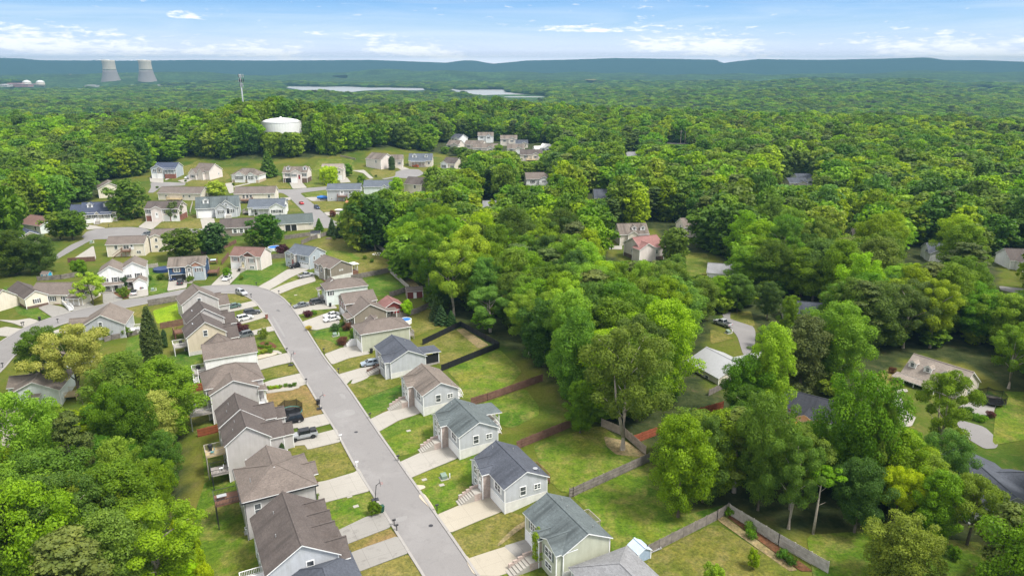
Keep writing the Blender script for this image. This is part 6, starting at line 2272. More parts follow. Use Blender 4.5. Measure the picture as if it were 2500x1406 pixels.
def tree(kind, x, y, h, wid=None, mat=None, label='tree', group=None, name='tree', cat='tree', rz=None, z=None, far=False):
    K = KINDS_T[kind]
    s = h / K.h
    sw = s if wid is None else wid / K.rad
    zz = hz(x, y) if z is None else z
    root = thing(name, label, cat, (x, y, zz), rng.uniform(0, 6.28) if rz is None else rz, group)
    root.scale = (sw, sw, s)
    c = bpy.data.objects.new('crown', K.far if far else K.near)
    COL.objects.link(c)
    c.parent = root
    if mat is not None:
        c.material_slots[0].link = 'OBJECT'
        c.material_slots[0].material = mat
    t = bpy.data.objects.new('trunk', K.trunk)
    COL.objects.link(t)
    t.parent = root
    TREES.append((x, y))
    return root


def T(kind, px, py, top, wid_px, mat, label, group=None, name='tree', cat='tree', rz=None):
    """a tree from the pixel of its foot, the pixel row of its top and the crown width in pixels"""
    p = at(px, py)
    d = to_px(p.x, p.y, p.z)[2]
    h = next((k / 10 for k in range(3, 400) if to_px(p.x, p.y, p.z + k / 10)[1] <= top), 20)
    far = d > 260 and h > 3
    if kind == 'round' and h > 11:
        kind = 'broad%d' % (int(px) % 5)
    return tree(kind, p.x, p.y, h, wid_px / 2 * d / FOC, mat, label, group, name, cat, rz, p.z, far)


def hand_trees():
    L = [
        ('cone', 376, 884, 745, 72, F_CONIF, 'tall dark conical conifer standing alone by the picket fence'),
        ('spread', 200, 985, 800, 200, F_CREAM, 'wide tree with pale yellowish new leaves at the edge of the left wood'),
        ('open0', 120, 960, 800, 130, F_BLUE, 'thin-branched tree left of the wide pale-leaved tree'),
        ('round', 365, 962, 893, 52, F_DARK, 'small dark round tree on the lawn in front of the left wood'),
        ('airy', 228, 742, 664, 82, F_LIME, 'lime green garden tree between the twin bungalow and the paired white houses'),
        ('round', 305, 728, 698, 24, F_MID, 'small bright round tree in the mulched island'),
        ('round', 297, 705, 668, 44, F_SPRUCE, 'dark crape myrtle in front of the paired white houses'),
        ('round', 195, 672, 632, 44, F_MID, 'small round tree behind the fence by the blue playhouse'),
        ('round', 178, 584, 516, 78, F_DARK, 'dark garden tree on the island lawn by the court, right one of two'),
        ('round', 148, 585, 520, 70, F_MID, 'brighter garden tree on the island lawn by the court, left one of two'),
        ('round', 448, 630, 560, 92, F_DARK, 'big round tree hiding the tall cream house'),
        ('round', 527, 618, 545, 62, F_SPRUCE, 'dark tree in the garden behind the navy blue house'),
        ('round', 500, 620, 560, 40, F_MID, 'narrow mid green tree left of the dark garden tree'),
        ('round', 650, 600, 523, 78, F_DARK, 'tall bushy tree between the taupe and the green-roofed house'),
        ('round', 622, 605, 555, 44, F_MID, 'bushy tree leaning on the taupe-roofed house'),
        ('round', 684, 590, 555, 24, F_MID, 'small tree in front of the green-roofed house'),
        ('broad4', 318, 535, 438, 92, F_MID, 'tall leafy tree between the navy-roofed and the red-brick based house'),
        ('round', 430, 538, 490, 42, F_OLIVE, 'thin olive tree on the lawn beside the white van house'),
        ('round', 527, 482, 440, 66, F_LIME, 'bright lime round tree behind the long low white house'),
        ('spruce', 657, 432, 366, 52, F_BLUE, 'tall pyramid-shaped evergreen beside the hipped white house'),
        ('willow', 806, 450, 403, 46, None, 'weeping willow on the front lawn of the pale tan house'),
        ('spruce', 780, 564, 532, 26, F_BLUE, 'first young evergreen by the side street corner'),
        ('spruce', 812, 575, 532, 30, F_SPRUCE, 'dark young evergreen in the corner hedge'),
        ('spruce', 828, 580, 548, 34, F_SPRUCE, 'low wide evergreen at the end of the dark fence'),
        ('spruce', 846, 572, 532, 18, F_SPRUCE, 'thin evergreen at the wood edge near the side street'),
        ('column', 957, 415, 378, 20, F_SPRUCE, 'slim columnar tree on the court lawn'),
        ('broad3', 916, 612, 478, 104, F_DARK, 'tall woodland-edge tree with long bare trunk above the wide back lawn'),
        ('open0', 1050, 722, 578, 120, F_MID, 'twin-trunked tall tree behind the dark red shed'),
        ('open1', 1108, 770, 588, 130, F_BRIGHT, 'pale-limbed tall tree right of the twin-trunked one'),
        ('spruce', 1062, 782, 728, 36, F_SPRUCE, 'left dark spruce at the corner of the black fence'),
        ('spruce', 1078, 792, 742, 44, F_SPRUCE, 'middle dark spruce at the corner of the black fence'),
        ('spruce', 1102, 795, 756, 34, F_SPRUCE, 'right dark spruce at the corner of the black fence'),
        ('open1', 1520, 1098, 795, 205, F_MID, 'huge spreading tree with bare trunk in the back yard corner'),
        ('broad2', 1416, 1057, 930, 72, F_MID, 'slim tree in front of the wood beside the huge spreading tree'),
        ('broad0', 1655, 1262, 1010, 150, F_MID, 'big bright tree hanging over the fence of the lower right yard, left of two'),
        ('broad4', 1715, 1225, 1020, 120, F_DARK, 'darker twin of the big tree hanging over the lower right fence'),
        ('broad1', 1850, 1245, 960, 140, F_MID, 'tall tree behind the corner of the lower right fence'),
        ('open1', 1925, 1290, 1060, 130, F_MID, 'loose feathery tree left of the dead pole-like trunk'),
        ('broad4', 2192, 1440, 1262, 165, F_BRIGHT, 'big shaggy bright bush at the bottom of the right lawn'),
        ('spread', 2180, 1285, 1135, 130, F_LIME, 'flat lime green tree in front of the dark thicket on the right'),
        ('spread', 2360, 1330, 1160, 175, F_MID, 'wide layered tree in front of the white-walled charcoal-roofed house'),
        ('shaggy', 2470, 1430, 1290, 140, F_BLUE, 'bushy tree in the bottom right corner'),
        ('broad1', 2075, 1225, 905, 180, F_MID, 'very large green maple hiding the charcoal-roofed house'),
        ('broad4', 2118, 1235, 950, 84, F_BRIGHT, 'yellow-green tree tucked behind the very large maple'),
        ('broad3', 2085, 1300, 1125, 130, F_DARK, 'dark dense tree at the back of the right lawn'),
        ('broad2', 2268, 1335, 1150, 110, F_MID, 'bushy tree left of the wide layered tree'),
        ('broad1', 2300, 1215, 1055, 110, F_BLUE, 'cool green tree above the wide layered tree'),
        ('open0', 2290, 1110, 905, 135, F_MID, 'loose tree in front of the three-dormer house'),
        ('broad5', 1950, 968, 768, 120, F_OLIVE, 'tall olive tree with dark trunk behind the metal-roofed house'),
        ('broad2', 1868, 1040, 790, 110, F_BRIGHT, 'tall yellow-green tree right of the metal-roofed house'),
        ('broad3', 1815, 1040, 872, 118, F_MID, 'dark leafy tree in front of the metal-roofed house'),
        ('round', 1648, 680, 617, 62, F_BLUE, 'rounded bluish tree beside the green yard in the right woods'),
        ('round', 1645, 645, 555, 74, F_DARK, 'dark round tree right of the rose-roofed house'),
        ('open1', 2462, 948, 790, 110, F_MID, 'tall tree with slim bare trunk at the right edge behind the dormer house'),
        ('broad2', 1922, 842, 722, 54, F_MID, 'slim tree splitting the view of the slate-roofed house on the right'),
        ('broad5', 2018, 838, 724, 58, F_DARK, 'dark slim tree at the right end of the slate-roofed house'),
        ('broad0', 1800, 760, 668, 76, F_DARK, 'dense dark tree above the right side road'),
        ('broad3', 1872, 780, 690, 62, F_DARK, 'dark upright tree left of the slate-roofed house on the right'),
        ('pine0', 213, 1288, 1010, 118, F_OLIVE, 'pine with long bare pale trunk in the lower left wood'),
        ('broad2', 322, 1290, 1068, 112, F_BRIGHT, 'bright tall tree in the middle of the lower left wood'),
        ('broad0', 395, 1262, 1120, 88, F_MID, 'tree at the right edge of the lower left wood'),
        ('broad4', 350, 1420, 1225, 150, F_BRIGHT, 'bright tree at the bottom of the lower left wood'),
        ('broad3', 125, 1395, 1212, 110, F_MID, 'mid green tree low in the left corner wood'),
        ('broad1', 95, 1270, 960, 190, F_BRIGHT, 'largest yellow-green tree of the lower left wood'),
        ('round', 255, 1430, 1310, 130, F_MID, 'bushy tree cut by the bottom edge on the left'),
        ('round', 300, 1150, 935, 110, F_MID, 'tree in front of the small dark round tree, back of the left wood'),
        ('broad5', 400, 1110, 955, 100, F_CREAM, 'yellow-tinged tree beside the upper red fence'),
        ('broad0', 412, 1205, 1050, 90, F_DARK, 'dark tree near the lower red fence'),
        ('broad3', 345, 1170, 960, 120, F_DARK, 'dark crown behind the bright tall tree of the left wood'),
        ('round', 75, 868, 820, 52, F_BLUE, 'rounded bush-like tree in the inner curve of the left road'),
        ('broad4', 40, 670, 562, 110, F_DARK, 'dark tree left of the court driveway'),
        ('broad0', 100, 668, 572, 90, F_DARK, 'large tree right of the dark one, above the cream end bungalow'),
        ('broad1', 25, 640, 452, 120, F_DARK, 'very tall tree at the left edge'),
        ('round', 915, 1258, 1222, 34, F_MID, 'bright round bush by the green bin at the street'),
        ('round', 644, 828, 800, 24, F_BRIGHT, 'young fan-shaped maple on the front lawn of the tan house'),
        ('round', 690, 622, 596, 34, F_BURG, 'dark burgundy tree beside the blue pool'),
        ('round', 813, 530, 513, 20, F_RUST, 'left rusty red small tree before the orange-roofed house'),
        ('round', 842, 533, 517, 20, F_RUST, 'right rusty red small tree before the orange-roofed house'),
        ('round', 1838, 1388, 1340, 36, F_BRIGHT, 'small young tree on the fenced lower right lawn'),
        ('round', 1742, 1440, 1376, 60, F_BRIGHT, 'bright bush at the bottom of the fenced lower right lawn'),
        ('round', 2328, 1366, 1332, 34, F_MID, 'small round shrub tree ringed by stones on the right lawn'),
        ('round', 2445, 1440, 1375, 70, F_BRIGHT, 'bright shrub in the very corner at the bottom right'),
        ('round', 995, 770, 732, 40, F_YEL and F_LIME, 'yellow-green bush behind the dark red barn'),
        ('airy', 263, 828, 798, 28, F_BLUE, 'thin sapling before the grey gabled house'),
        ('airy', 312, 822, 798, 26, F_BLUE, 'thin sapling at the corner of the grey gabled house'),
        ('round', 555, 680, 652, 30, F_MID, 'small bushy tree between the navy and the pale rose house'),
        ('column', 404, 848, 800, 16, F_SPRUCE, 'narrow cypress behind the tall conical conifer'),
        ('column', 691, 1116, 1078, 15, F_SPRUCE, 'narrow cypress at the duplex corner'),
        ('round', 935, 470, 440, 34, F_DARK, 'dark tree beside the bright lime tree of the upper court'),
        ('round', 970, 478, 432, 46, F_BRIGHT, 'bright lime tree between two houses below the upper court'),
        ('round', 850, 430, 398, 30, F_MID, 'small loose tree on the slope below the upper court'),
        ('round', 883, 462, 425, 30, F_BLUE, 'small evergreen left of the grey-blue roofed house'),
    ]
    for k, px, py, top, w, m, lab in L:
        T(k, px, py, top, w, m, lab)
    S = [(7, [(1195, 803, 'g'), (1225, 800, 'y'), (1250, 797, 'y'), (1275, 793, 'y'), (1300, 790, 'y'), (1330, 787, 'g'), (1395, 773, 'g'), (1450, 775, 'd'), (1495, 762, 'd')]),
         (7, [(990, 420, 'd'), (1050, 410, 'd'), (1080, 405, 'y'), (1105, 398, 'y'), (1130, 395, 'g'), (1170, 385, 'g'), (1225, 378, 'd'), (1100, 320, 'g'), (1130, 330, 'g'), (1170, 335, 'g'), (1215, 325, 'g'), (1180, 290, 'g')]),
         (12, [(1055, 462, 'y'), (1075, 483, 'y'), (1097, 503, 'y')]), (8, [(1120, 690, 'Y'), (1140, 740, 'Y'), (400, 190, 'r'), (550, 160, 'd'), (580, 100, 'r')]),
         (5, [(800, 945, 'y'), (1655, 910, 'B'), (1725, 880, 'g'), (1660, 1060, 'Y'), (1965, 1070, 'D'), (2100, 1060, 'r'), (2180, 1130, 'd'), (2050, 1230, 'r'), (1000, 1360, 'd'), (1050, 1355, 'g'),
              (1150, 1330, 'y'), (1220, 1320, 'g'), (430, 430, 'r'), (380, 415, 'g'), (300, 510, 'd'), (885, 480, 'g')]),
         (5, [(825, 1050, 'B'), (850, 1085, 'B'), (900, 1090, 'B'), (930, 1080, 'B')]), (4, [(580, 620, 'd'), (610, 640, 'd'), (650, 640, 'y'), (750, 610, 'g'), (765, 640, 'y'), (1330, 510, 'g'), (1360, 540, 'g'), (1700, 400, 'd'), (1840, 390, 'd'), (740, 590, 'g')]),
         (1, [(1050, 845, 'd'), (1085, 830, 'd'), (1010, 850, 'd'), (1200, 800, 'd'), (1690, 1010, 'd'), (1800, 470, 'd'), (2125, 395, 'd'), (2240, 340, 'd')]),
         (2, [(480, 345, 'd'), (550, 345, 'd'), (860, 390, 'd'), (960, 390, 'd'), (1065, 380, 'd'), (796, 435, 'd'), (1050, 780, 'd'), (1360, 370, 'g'), (1380, 390, 'g')]),
         (3, [(440, 505, 'd'), (505, 475, 'g'), (460, 595, 'd')]), (14, [(1290, 300, 'd'), (1340, 350, 'g'), (1380, 360, 'g'), (1440, 330, 'r'), (1235, 320, 'd'), (770, 30, 'r')]),
         (13, [(1600, 690, 'g'), (1770, 810, 'g'), (1780, 880, 'g'), (2100, 1090, 'd'), (2030, 1040, 'd')]), (11, [(1255, 690, 'd')]),
         (6, [(975, 380, 'g'), (895, 340, 'g'), (540, 120, 'd'), (240, 1000, 'B'), (640, 1110, 'd')])]
    CM = {'g': F_MID, 'y': F_LIME, 'Y': F_YEL, 'd': F_DARK, 'D': F_SPRUCE, 'B': F_BURG, 'r': F_RUST}
    names = {'g': 'mid green', 'y': 'lime yellow', 'Y': 'bright yellow', 'd': 'dark green', 'D': 'blackish green', 'B': 'burgundy', 'r': 'rust brown'}
    spot = {7: 'bed beside the left-hand driveways', 12: 'black bed at the slate-roofed house', 8: 'front wall of a right-side house', 5: 'front gardens at the bend', 4: 'front gardens of the bungalows and white houses',
            1: 'house fronts round the upper left court', 2: 'house fronts on the side street', 3: 'upper court lawns', 14: 'driveway garden at the right edge', 13: 'mulch strip of the fenced yard', 11: 'three-storey grey house', 6: 'back lawns'}
    for v, pts in S:
        for x, y, c in pts:
            px, py = q(v, x, y)
            p = at(px, py)
            big = (c in 'BDdr' and v in (5, 8, 4))
            tree('shrub', p.x, p.y, 1.0 if v in (7, 12) else (2.4 if big else 1.6), (.62 if v in (7, 12) else (1.5 if big else 1.0)), CM[c], '%s garden shrub in the %s' % (names[c], spot[v]),
                 '%s garden shrubs, %s' % (names[c], spot[v]), 'shrub', 'shrub')
    # low yellow-green scrub at the foot of the left wood
    for i, (px, py, w) in enumerate([(450, 1400, 46), (480, 1385, 30), (420, 1352, 36), (395, 1395, 40), (470, 1340, 22), (440, 1312, 26), (370, 1440, 50), (500, 1420, 26), (455, 1285, 24)]):
        p = at(px, py)
        d = to_px(p.x, p.y, p.z)[2]
        tree('shaggy', p.x, p.y, 2.6 + .5 * (i % 3), w * d / FOC, F_LIME, 'yellow-green scrub at the foot of the lower left wood', 'scrub at the foot of the left wood', 'bush', 'bush')


hand_trees()

# dead trees
def dead_tree(px, py, top, label, lean=0.0, tuft=False):
    p = at(px, py)
    h = next(k / 10 for k in range(20, 400) if to_px(p.x, p.y, p.z + k / 10)[1] <= top)
    r = thing('dead_tree', label, 'dead tree', tuple(p))
    mb = MB()
    mb.tube([(0, 0, -.5), (lean * .3, 0, h * .4), (lean, 0, h)], [.24, .18, .07], BARK_PALE, 7)
    for k in range(6):
        z = h * (.5 + .08 * k)
        a = k * 2.2
        mb.tube([(lean * z / h, 0, z), (lean * z / h + math.cos(a) * 1.1, math.sin(a) * 1.1, z + .6)], [.06, .02], BARK_PALE, 5)
    mb.build('trunk', r, True)
    if tuft:
        c = bpy.data.objects.new('crown', KINDS_T['airy'].near)
        COL.objects.link(c)
        c.parent = r
        c.scale = (.8, .8, .45)
        c.location = (.8, 0, h - 2.0)
    TREES.append((p.x, p.y))


dead_tree(1985, 1302, 1165, 'bare pole-like trunk with a tuft on top standing on the right lawn', .2, True)
dead_tree(45, 1400, 1222, 'whitish dead tree in the bottom left corner', -2.0)
dead_tree(150, 1215, 1110, 'broken pale snag inside the lower left wood', -.8)


# ---------------------------------------------------------------- woodland
ORD = ['leftmost', 'second from left', 'third from left', 'fourth from left', 'fifth from left', 'sixth from left', 'seventh from left', 'eighth from left', 'ninth from left', 'tenth from left']


def ordinal(named):
    for lab, L in named.items():
        if len(L) > 1 and len(lab.split()) <= 13:
            for i, (_, o) in enumerate(sorted(L, key=lambda e: e[0])):
                o['label'] = lab + ', ' + (ORD[i] if i < 10 else 'number %d from left' % (i + 1))


def woods():
    g = np.random.default_rng(5)
    pts = []
    r = 86.0
    # jittered rings, spacing grows slowly with distance
    while r < 4800:
        sp = 7.4 if r < 420 else (8.4 if r < 900 else 8.4 + (r - 900) * 0.0052)
        half = 0.78 if r < 900 else 0.70
        n = int(2 * half * r / sp)
        a = np.linspace(-half, half, n) + g.uniform(-.5, .5, n) * sp / r
        rr = r + g.uniform(-.48, .48, n) * sp
        pts.append(np.stack([rr * np.sin(a), rr * np.cos(a), np.full(n, sp)], -1))
        r += sp * .92
    P = np.concatenate(pts)
    x, y, sp = P[:, 0], P[:, 1], P[:, 2]
    z = height(x, y)
    n = len(P)
    h = np.clip(g.normal(18.0, 2.6, n), 11, 25)
    h *= np.where(np.hypot(x, y) > 1500, .9, 1)
    h += 1.6 * roll(x, y, 60, 1.0)
    wid = np.clip(sp * g.uniform(.72, 1.05, n), 4.4, 40)
    keep = np.ones(n, bool)
    for poly in CLEAR:
        keep &= ~pip(x, y, poly)
    # stay off the hand-placed trees and the houses
    TX = np.array(TREES)
    for tx, ty in TX:
        keep &= np.hypot(x - tx, y - ty) > 3.4
    for hs in HOUSES:
        lx, ly = hs.root.location.x, hs.root.location.y
        keep &= np.hypot(x - lx, y - ly) > max(hs.L, hs.W) * .5 + 4.0
    # water and plant stay open
    for w_ in FIELDS:
        keep &= ~pip(x, y, [at(*a_) for a_ in w_]) & ~pip(x, y, [at(a_, b_ + 2) for a_, b_ in w_])
    for w_ in WATER:
        for s_ in (0, 5, 9, 13):
            keep &= ~pip(x, y, [at(a_, b_ + s_) for a_, b_ in w_])
    keep &= ~pip(x, y, [at(*p) for p in [(-60, 203), (260, 206), (400, 205), (400, 213), (250, 218), (-60, 218)]])
    px, py, d = to_px(x, y, z)
    # clearings in front of things that stay in sight
    for x0, y0, x1, y1 in VIS:
        rad = wid * FOC / d * .9
        tx_, ty_, _ = to_px(x, y, z + h)
        hit = (py > y0) & (tx_ + rad > x0) & (tx_ - rad < x1) & (ty_ < y1 + 3)
        # lower the crown until it clears, or drop the tree
        room = np.where(hit, (py - y1 - 2) / np.maximum(1, py - ty_), 1)
        keep &= ~(hit & (room < .42))
        k = np.where(hit & keep, np.clip(room, .42, 1), 1)
        h *= k
        wid *= np.where(k < 1, np.maximum(.62, k), 1)
    P = np.stack([x, y, z, h, wid, px, py, d], -1)[keep]
    size = P[:, 3] ** .3 / P[:, 7]
    tx_, ty_, td_ = to_px(P[:, 0], P[:, 1], P[:, 2] + P[:, 3] * .9)
    rr_ = P[:, 4] * FOC / td_
    inside = (tx_ + rr_ > 0) & (tx_ - rr_ < 2500) & (ty_ < 1400)
    order = np.argsort(-np.where(inside, size, 0))
    N_IND = 235
    ind, rest = order[:N_IND], order[N_IND:]
    rest = rest[np.hypot(P[rest, 0], P[rest, 1]) > 104]
    kinds = ['broad0', 'broad1', 'broad2', 'broad3', 'broad4', 'broad5', 'open0', 'open1', 'pine0']
    tones = [(F_MID, 'mid green'), (F_BRIGHT, 'bright yellow-green'), (F_DARK, 'dark green'), (F_BLUE, 'cool bluish green'), (F_OLIVE, 'dull olive')]
    marks = [(200, 1200, 'in the lower left wood'), (60, 620, 'on the left edge above the bungalows'), (250, 450, 'behind the navy-roofed house'), (1000, 600, 'above the wide back lawn'), (1180, 700, 'behind the dark red shed'),
             (1260, 800, 'behind the black fence'), (1400, 900, 'behind the red brown back fence'), (1300, 640, 'in the middle wood'), (1500, 750, 'below the rose-roofed house'), (1650, 850, 'left of the metal-roofed house'),
             (1650, 1000, 'beyond the orange fence'), (1900, 900, 'between the metal-roofed and the dormer house'), (2100, 800, 'right of the slate-roofed house'), (2350, 800, 'behind the dormer house'), (2250, 700, 'below the white garage gable'),
             (2000, 1150, 'round the charcoal-roofed house'), (2300, 1250, 'before the lower right white house'), (1750, 600, 'behind the green yard in the right woods'), (1850, 1150, 'behind the lower right fence corner'), (2450, 1000, 'at the right edge')]
    M = np.array([(m[0], m[1]) for m in marks], float)
    named = {}
    for j in ind:
        X, Y, Z, Hh, Wd, PX, PY, D = P[j]
        ti = int(g.choice(5, p=[.38, .23, .24, .11, .04]))
        k = kinds[int(g.integers(0, 8))] if ti != 4 else 'pine0'
        mk = marks[int(np.argmin(np.hypot(M[:, 0] - PX, (M[:, 1] - PY) * 1.4)))]
        sz = 'tall' if Hh > 19.5 else ('low' if Hh < 14 else 'medium')
        kn = {'b': 'broadleaf tree', 'o': 'loose-crowned tree', 'p': 'pine'}[k[0]]
        lab = '%s %s %s %s' % (sz, tones[ti][1], kn, mk[2])
        named.setdefault(lab, []).append((PX, tree(k, X, Y, Hh, Wd, tones[ti][0], lab, 'woodland trees ' + mk[2], 'pine_tree' if k[0] == 'p' else 'tree', 'tree', None, Z, D > 300)))
    ordinal(named)
    # the rest of the wood, too many to count: one object
    Q = P[rest]
    # undergrowth that closes the gap below the near crowns
    U = P[(P[:, 7] < 330) & (P[:, 7] > 122) & (g.random(len(P)) < .9)].copy()
    m_ = len(U)
    U[:, 0] += g.uniform(-3.2, 3.2, m_)
    U[:, 1] += g.uniform(-3.2, 3.2, m_)
    U[:, 2] = height(U[:, 0], U[:, 1])
    U[:, 3] = np.minimum(g.uniform(4.0, 8.5, m_), U[:, 3] * .5)
    U[:, 4] = g.uniform(2.4, 3.8, m_)
    ok = np.ones(m_, bool)
    for poly in CLEAR:
        ok &= ~pip(U[:, 0], U[:, 1], poly)
    Q = np.concatenate([Q, U[ok]])
    mats = [F_MID, F_BRIGHT, F_DARK, F_BLUE]
    protos = []
    for i in range(6):
        for m in (mats[i % 4], mats[(i + 1) % 4]):
            protos.append(('broad%d' % i, m))
    protos += [('open0', F_MID), ('open1', F_BRIGHT), ('pine0', F_OLIVE), ('pine1', F_OLIVE)]
    pobj = []
    for k, m in protos:
        o = next((c for c in COL.objects if c.name.split('.')[0] == 'crown' and c.data is KINDS_T[k].far and c.material_slots[0].link == 'OBJECT' and c.material_slots[0].material is m), None)
        if o is None:
            i = len(pobj)
            j = int(np.argmin(np.abs(Q[:, 7] - (345 + 9 * i)) + np.abs(Q[:, 5] - (1300 + 60 * i)) * .1))
            X, Y, Z, Hh, Wd = Q[j, :5]
            t = tree(k, X, Y, Hh, Wd, m, '%s tree standing deep in the middle woods, number %d from the middle' % (['tall', 'leafy', 'broad', 'full', 'slim', 'dense', 'old', 'young'][i % 8], i + 1), 'trees deep in the woods', 'tree', 'tree', None, Z, True)
            o = t.children[0]
            Q = np.delete(Q, j, 0)
        pobj.append(o)
    n = len(Q)
    me = bpy.data.meshes.new('woodland')
    me.vertices.add(n)
    me.vertices.foreach_set('co', Q[:, :3].astype(np.float32).ravel())
    # patches of one species: index from a slow noise
    patch = roll(Q[:, 0], Q[:, 1], 55, 3.0) + 1.3 * roll(Q[:, 0], Q[:, 1], 330, 1.0) + g.normal(0, 1.2, n)
    idx = np.floor((patch - patch.min()) / (patch.max() - patch.min() + 1e-6) * 97).astype(int) % 12
    u = g.random(n)
    idx = np.where(u < .06, 12 + g.integers(0, 2, n), idx)
    pine = (roll(Q[:, 0], Q[:, 1], 95, 0.7) > 1.0) | (roll(Q[:, 0], Q[:, 1], 420, 2.0) > 1.35)
    idx = np.where((u > .93) | (pine & (u > .70)), 14 + g.integers(0, 2, n), idx)
    a = me.attributes.new('pick', 'INT', 'POINT')
    a.data.foreach_set('value', idx.astype(np.int32))
    ks = np.array([KINDS_T[k].h for k, m in protos])[idx]
    kr = np.array([KINDS_T[k].rad for k, m in protos])[idx]
    a = me.attributes.new('size', 'FLOAT_VECTOR', 'POINT')
    wd = Q[:, 4] * 1.08 / kr
    a.data.foreach_set('vector', np.stack([wd, wd * g.uniform(.85, 1.15, n), Q[:, 3] / ks], -1).astype(np.float32).ravel())
    a = me.attributes.new('turn', 'FLOAT', 'POINT')
    a.data.foreach_set('value', g.uniform(0, 6.283, n).astype(np.float32))
    o = bpy.data.objects.new('woodland', me)
    COL.objects.link(o)
    tag(o, 'continuous broadleaf woodland rolling away to the river', 'woodland', kind='stuff')
    ng = bpy.data.node_groups.new('woodland_scatter', 'GeometryNodeTree')
    ng.interface.new_socket('Geometry', in_out='INPUT', socket_type='NodeSocketGeometry')
    ng.interface.new_socket('Geometry', in_out='OUTPUT', socket_type='NodeSocketGeometry')
    gi, go = ng.nodes.new('NodeGroupInput'), ng.nodes.new('NodeGroupOutput')
    iop = ng.nodes.new('GeometryNodeInstanceOnPoints')
    iop.inputs['Pick Instance'].default_value = True
    # one list of instances, in order
    g2i = ng.nodes.new('GeometryNodeJoinGeometry')
    for ob in reversed(pobj):
        oi = ng.nodes.new('GeometryNodeObjectInfo')
        oi.inputs['Object'].default_value = ob
        oi.inputs['As Instance'].default_value = True
        ng.links.new(oi.outputs['Geometry'], g2i.inputs[0])
    for nm, ty, sock in (('pick', 'INT', 'Instance Index'), ('size', 'FLOAT_VECTOR', 'Scale')):
        na = ng.nodes.new('GeometryNodeInputNamedAttribute')
        na.data_type = ty
        na.inputs['Name'].default_value = nm
        ng.links.new(na.outputs['Attribute'], iop.inputs[sock])
    na = ng.nodes.new('GeometryNodeInputNamedAttribute')
    na.data_type = 'FLOAT'
    na.inputs['Name'].default_value = 'turn'
    cx = ng.nodes.new('ShaderNodeCombineXYZ')
    ng.links.new(na.outputs['Attribute'], cx.inputs[2])
    ng.links.new(cx.outputs[0], iop.inputs['Rotation'])
    ng.links.new(gi.outputs[0], iop.inputs['Points'])
    ng.links.new(g2i.outputs[0], iop.inputs['Instance'])
    ng.links.new(iop.outputs[0], go.inputs[0])
    md = o.modifiers.new('scatter', 'NODES')
    md.node_group = ng
    print('woodland points', n)

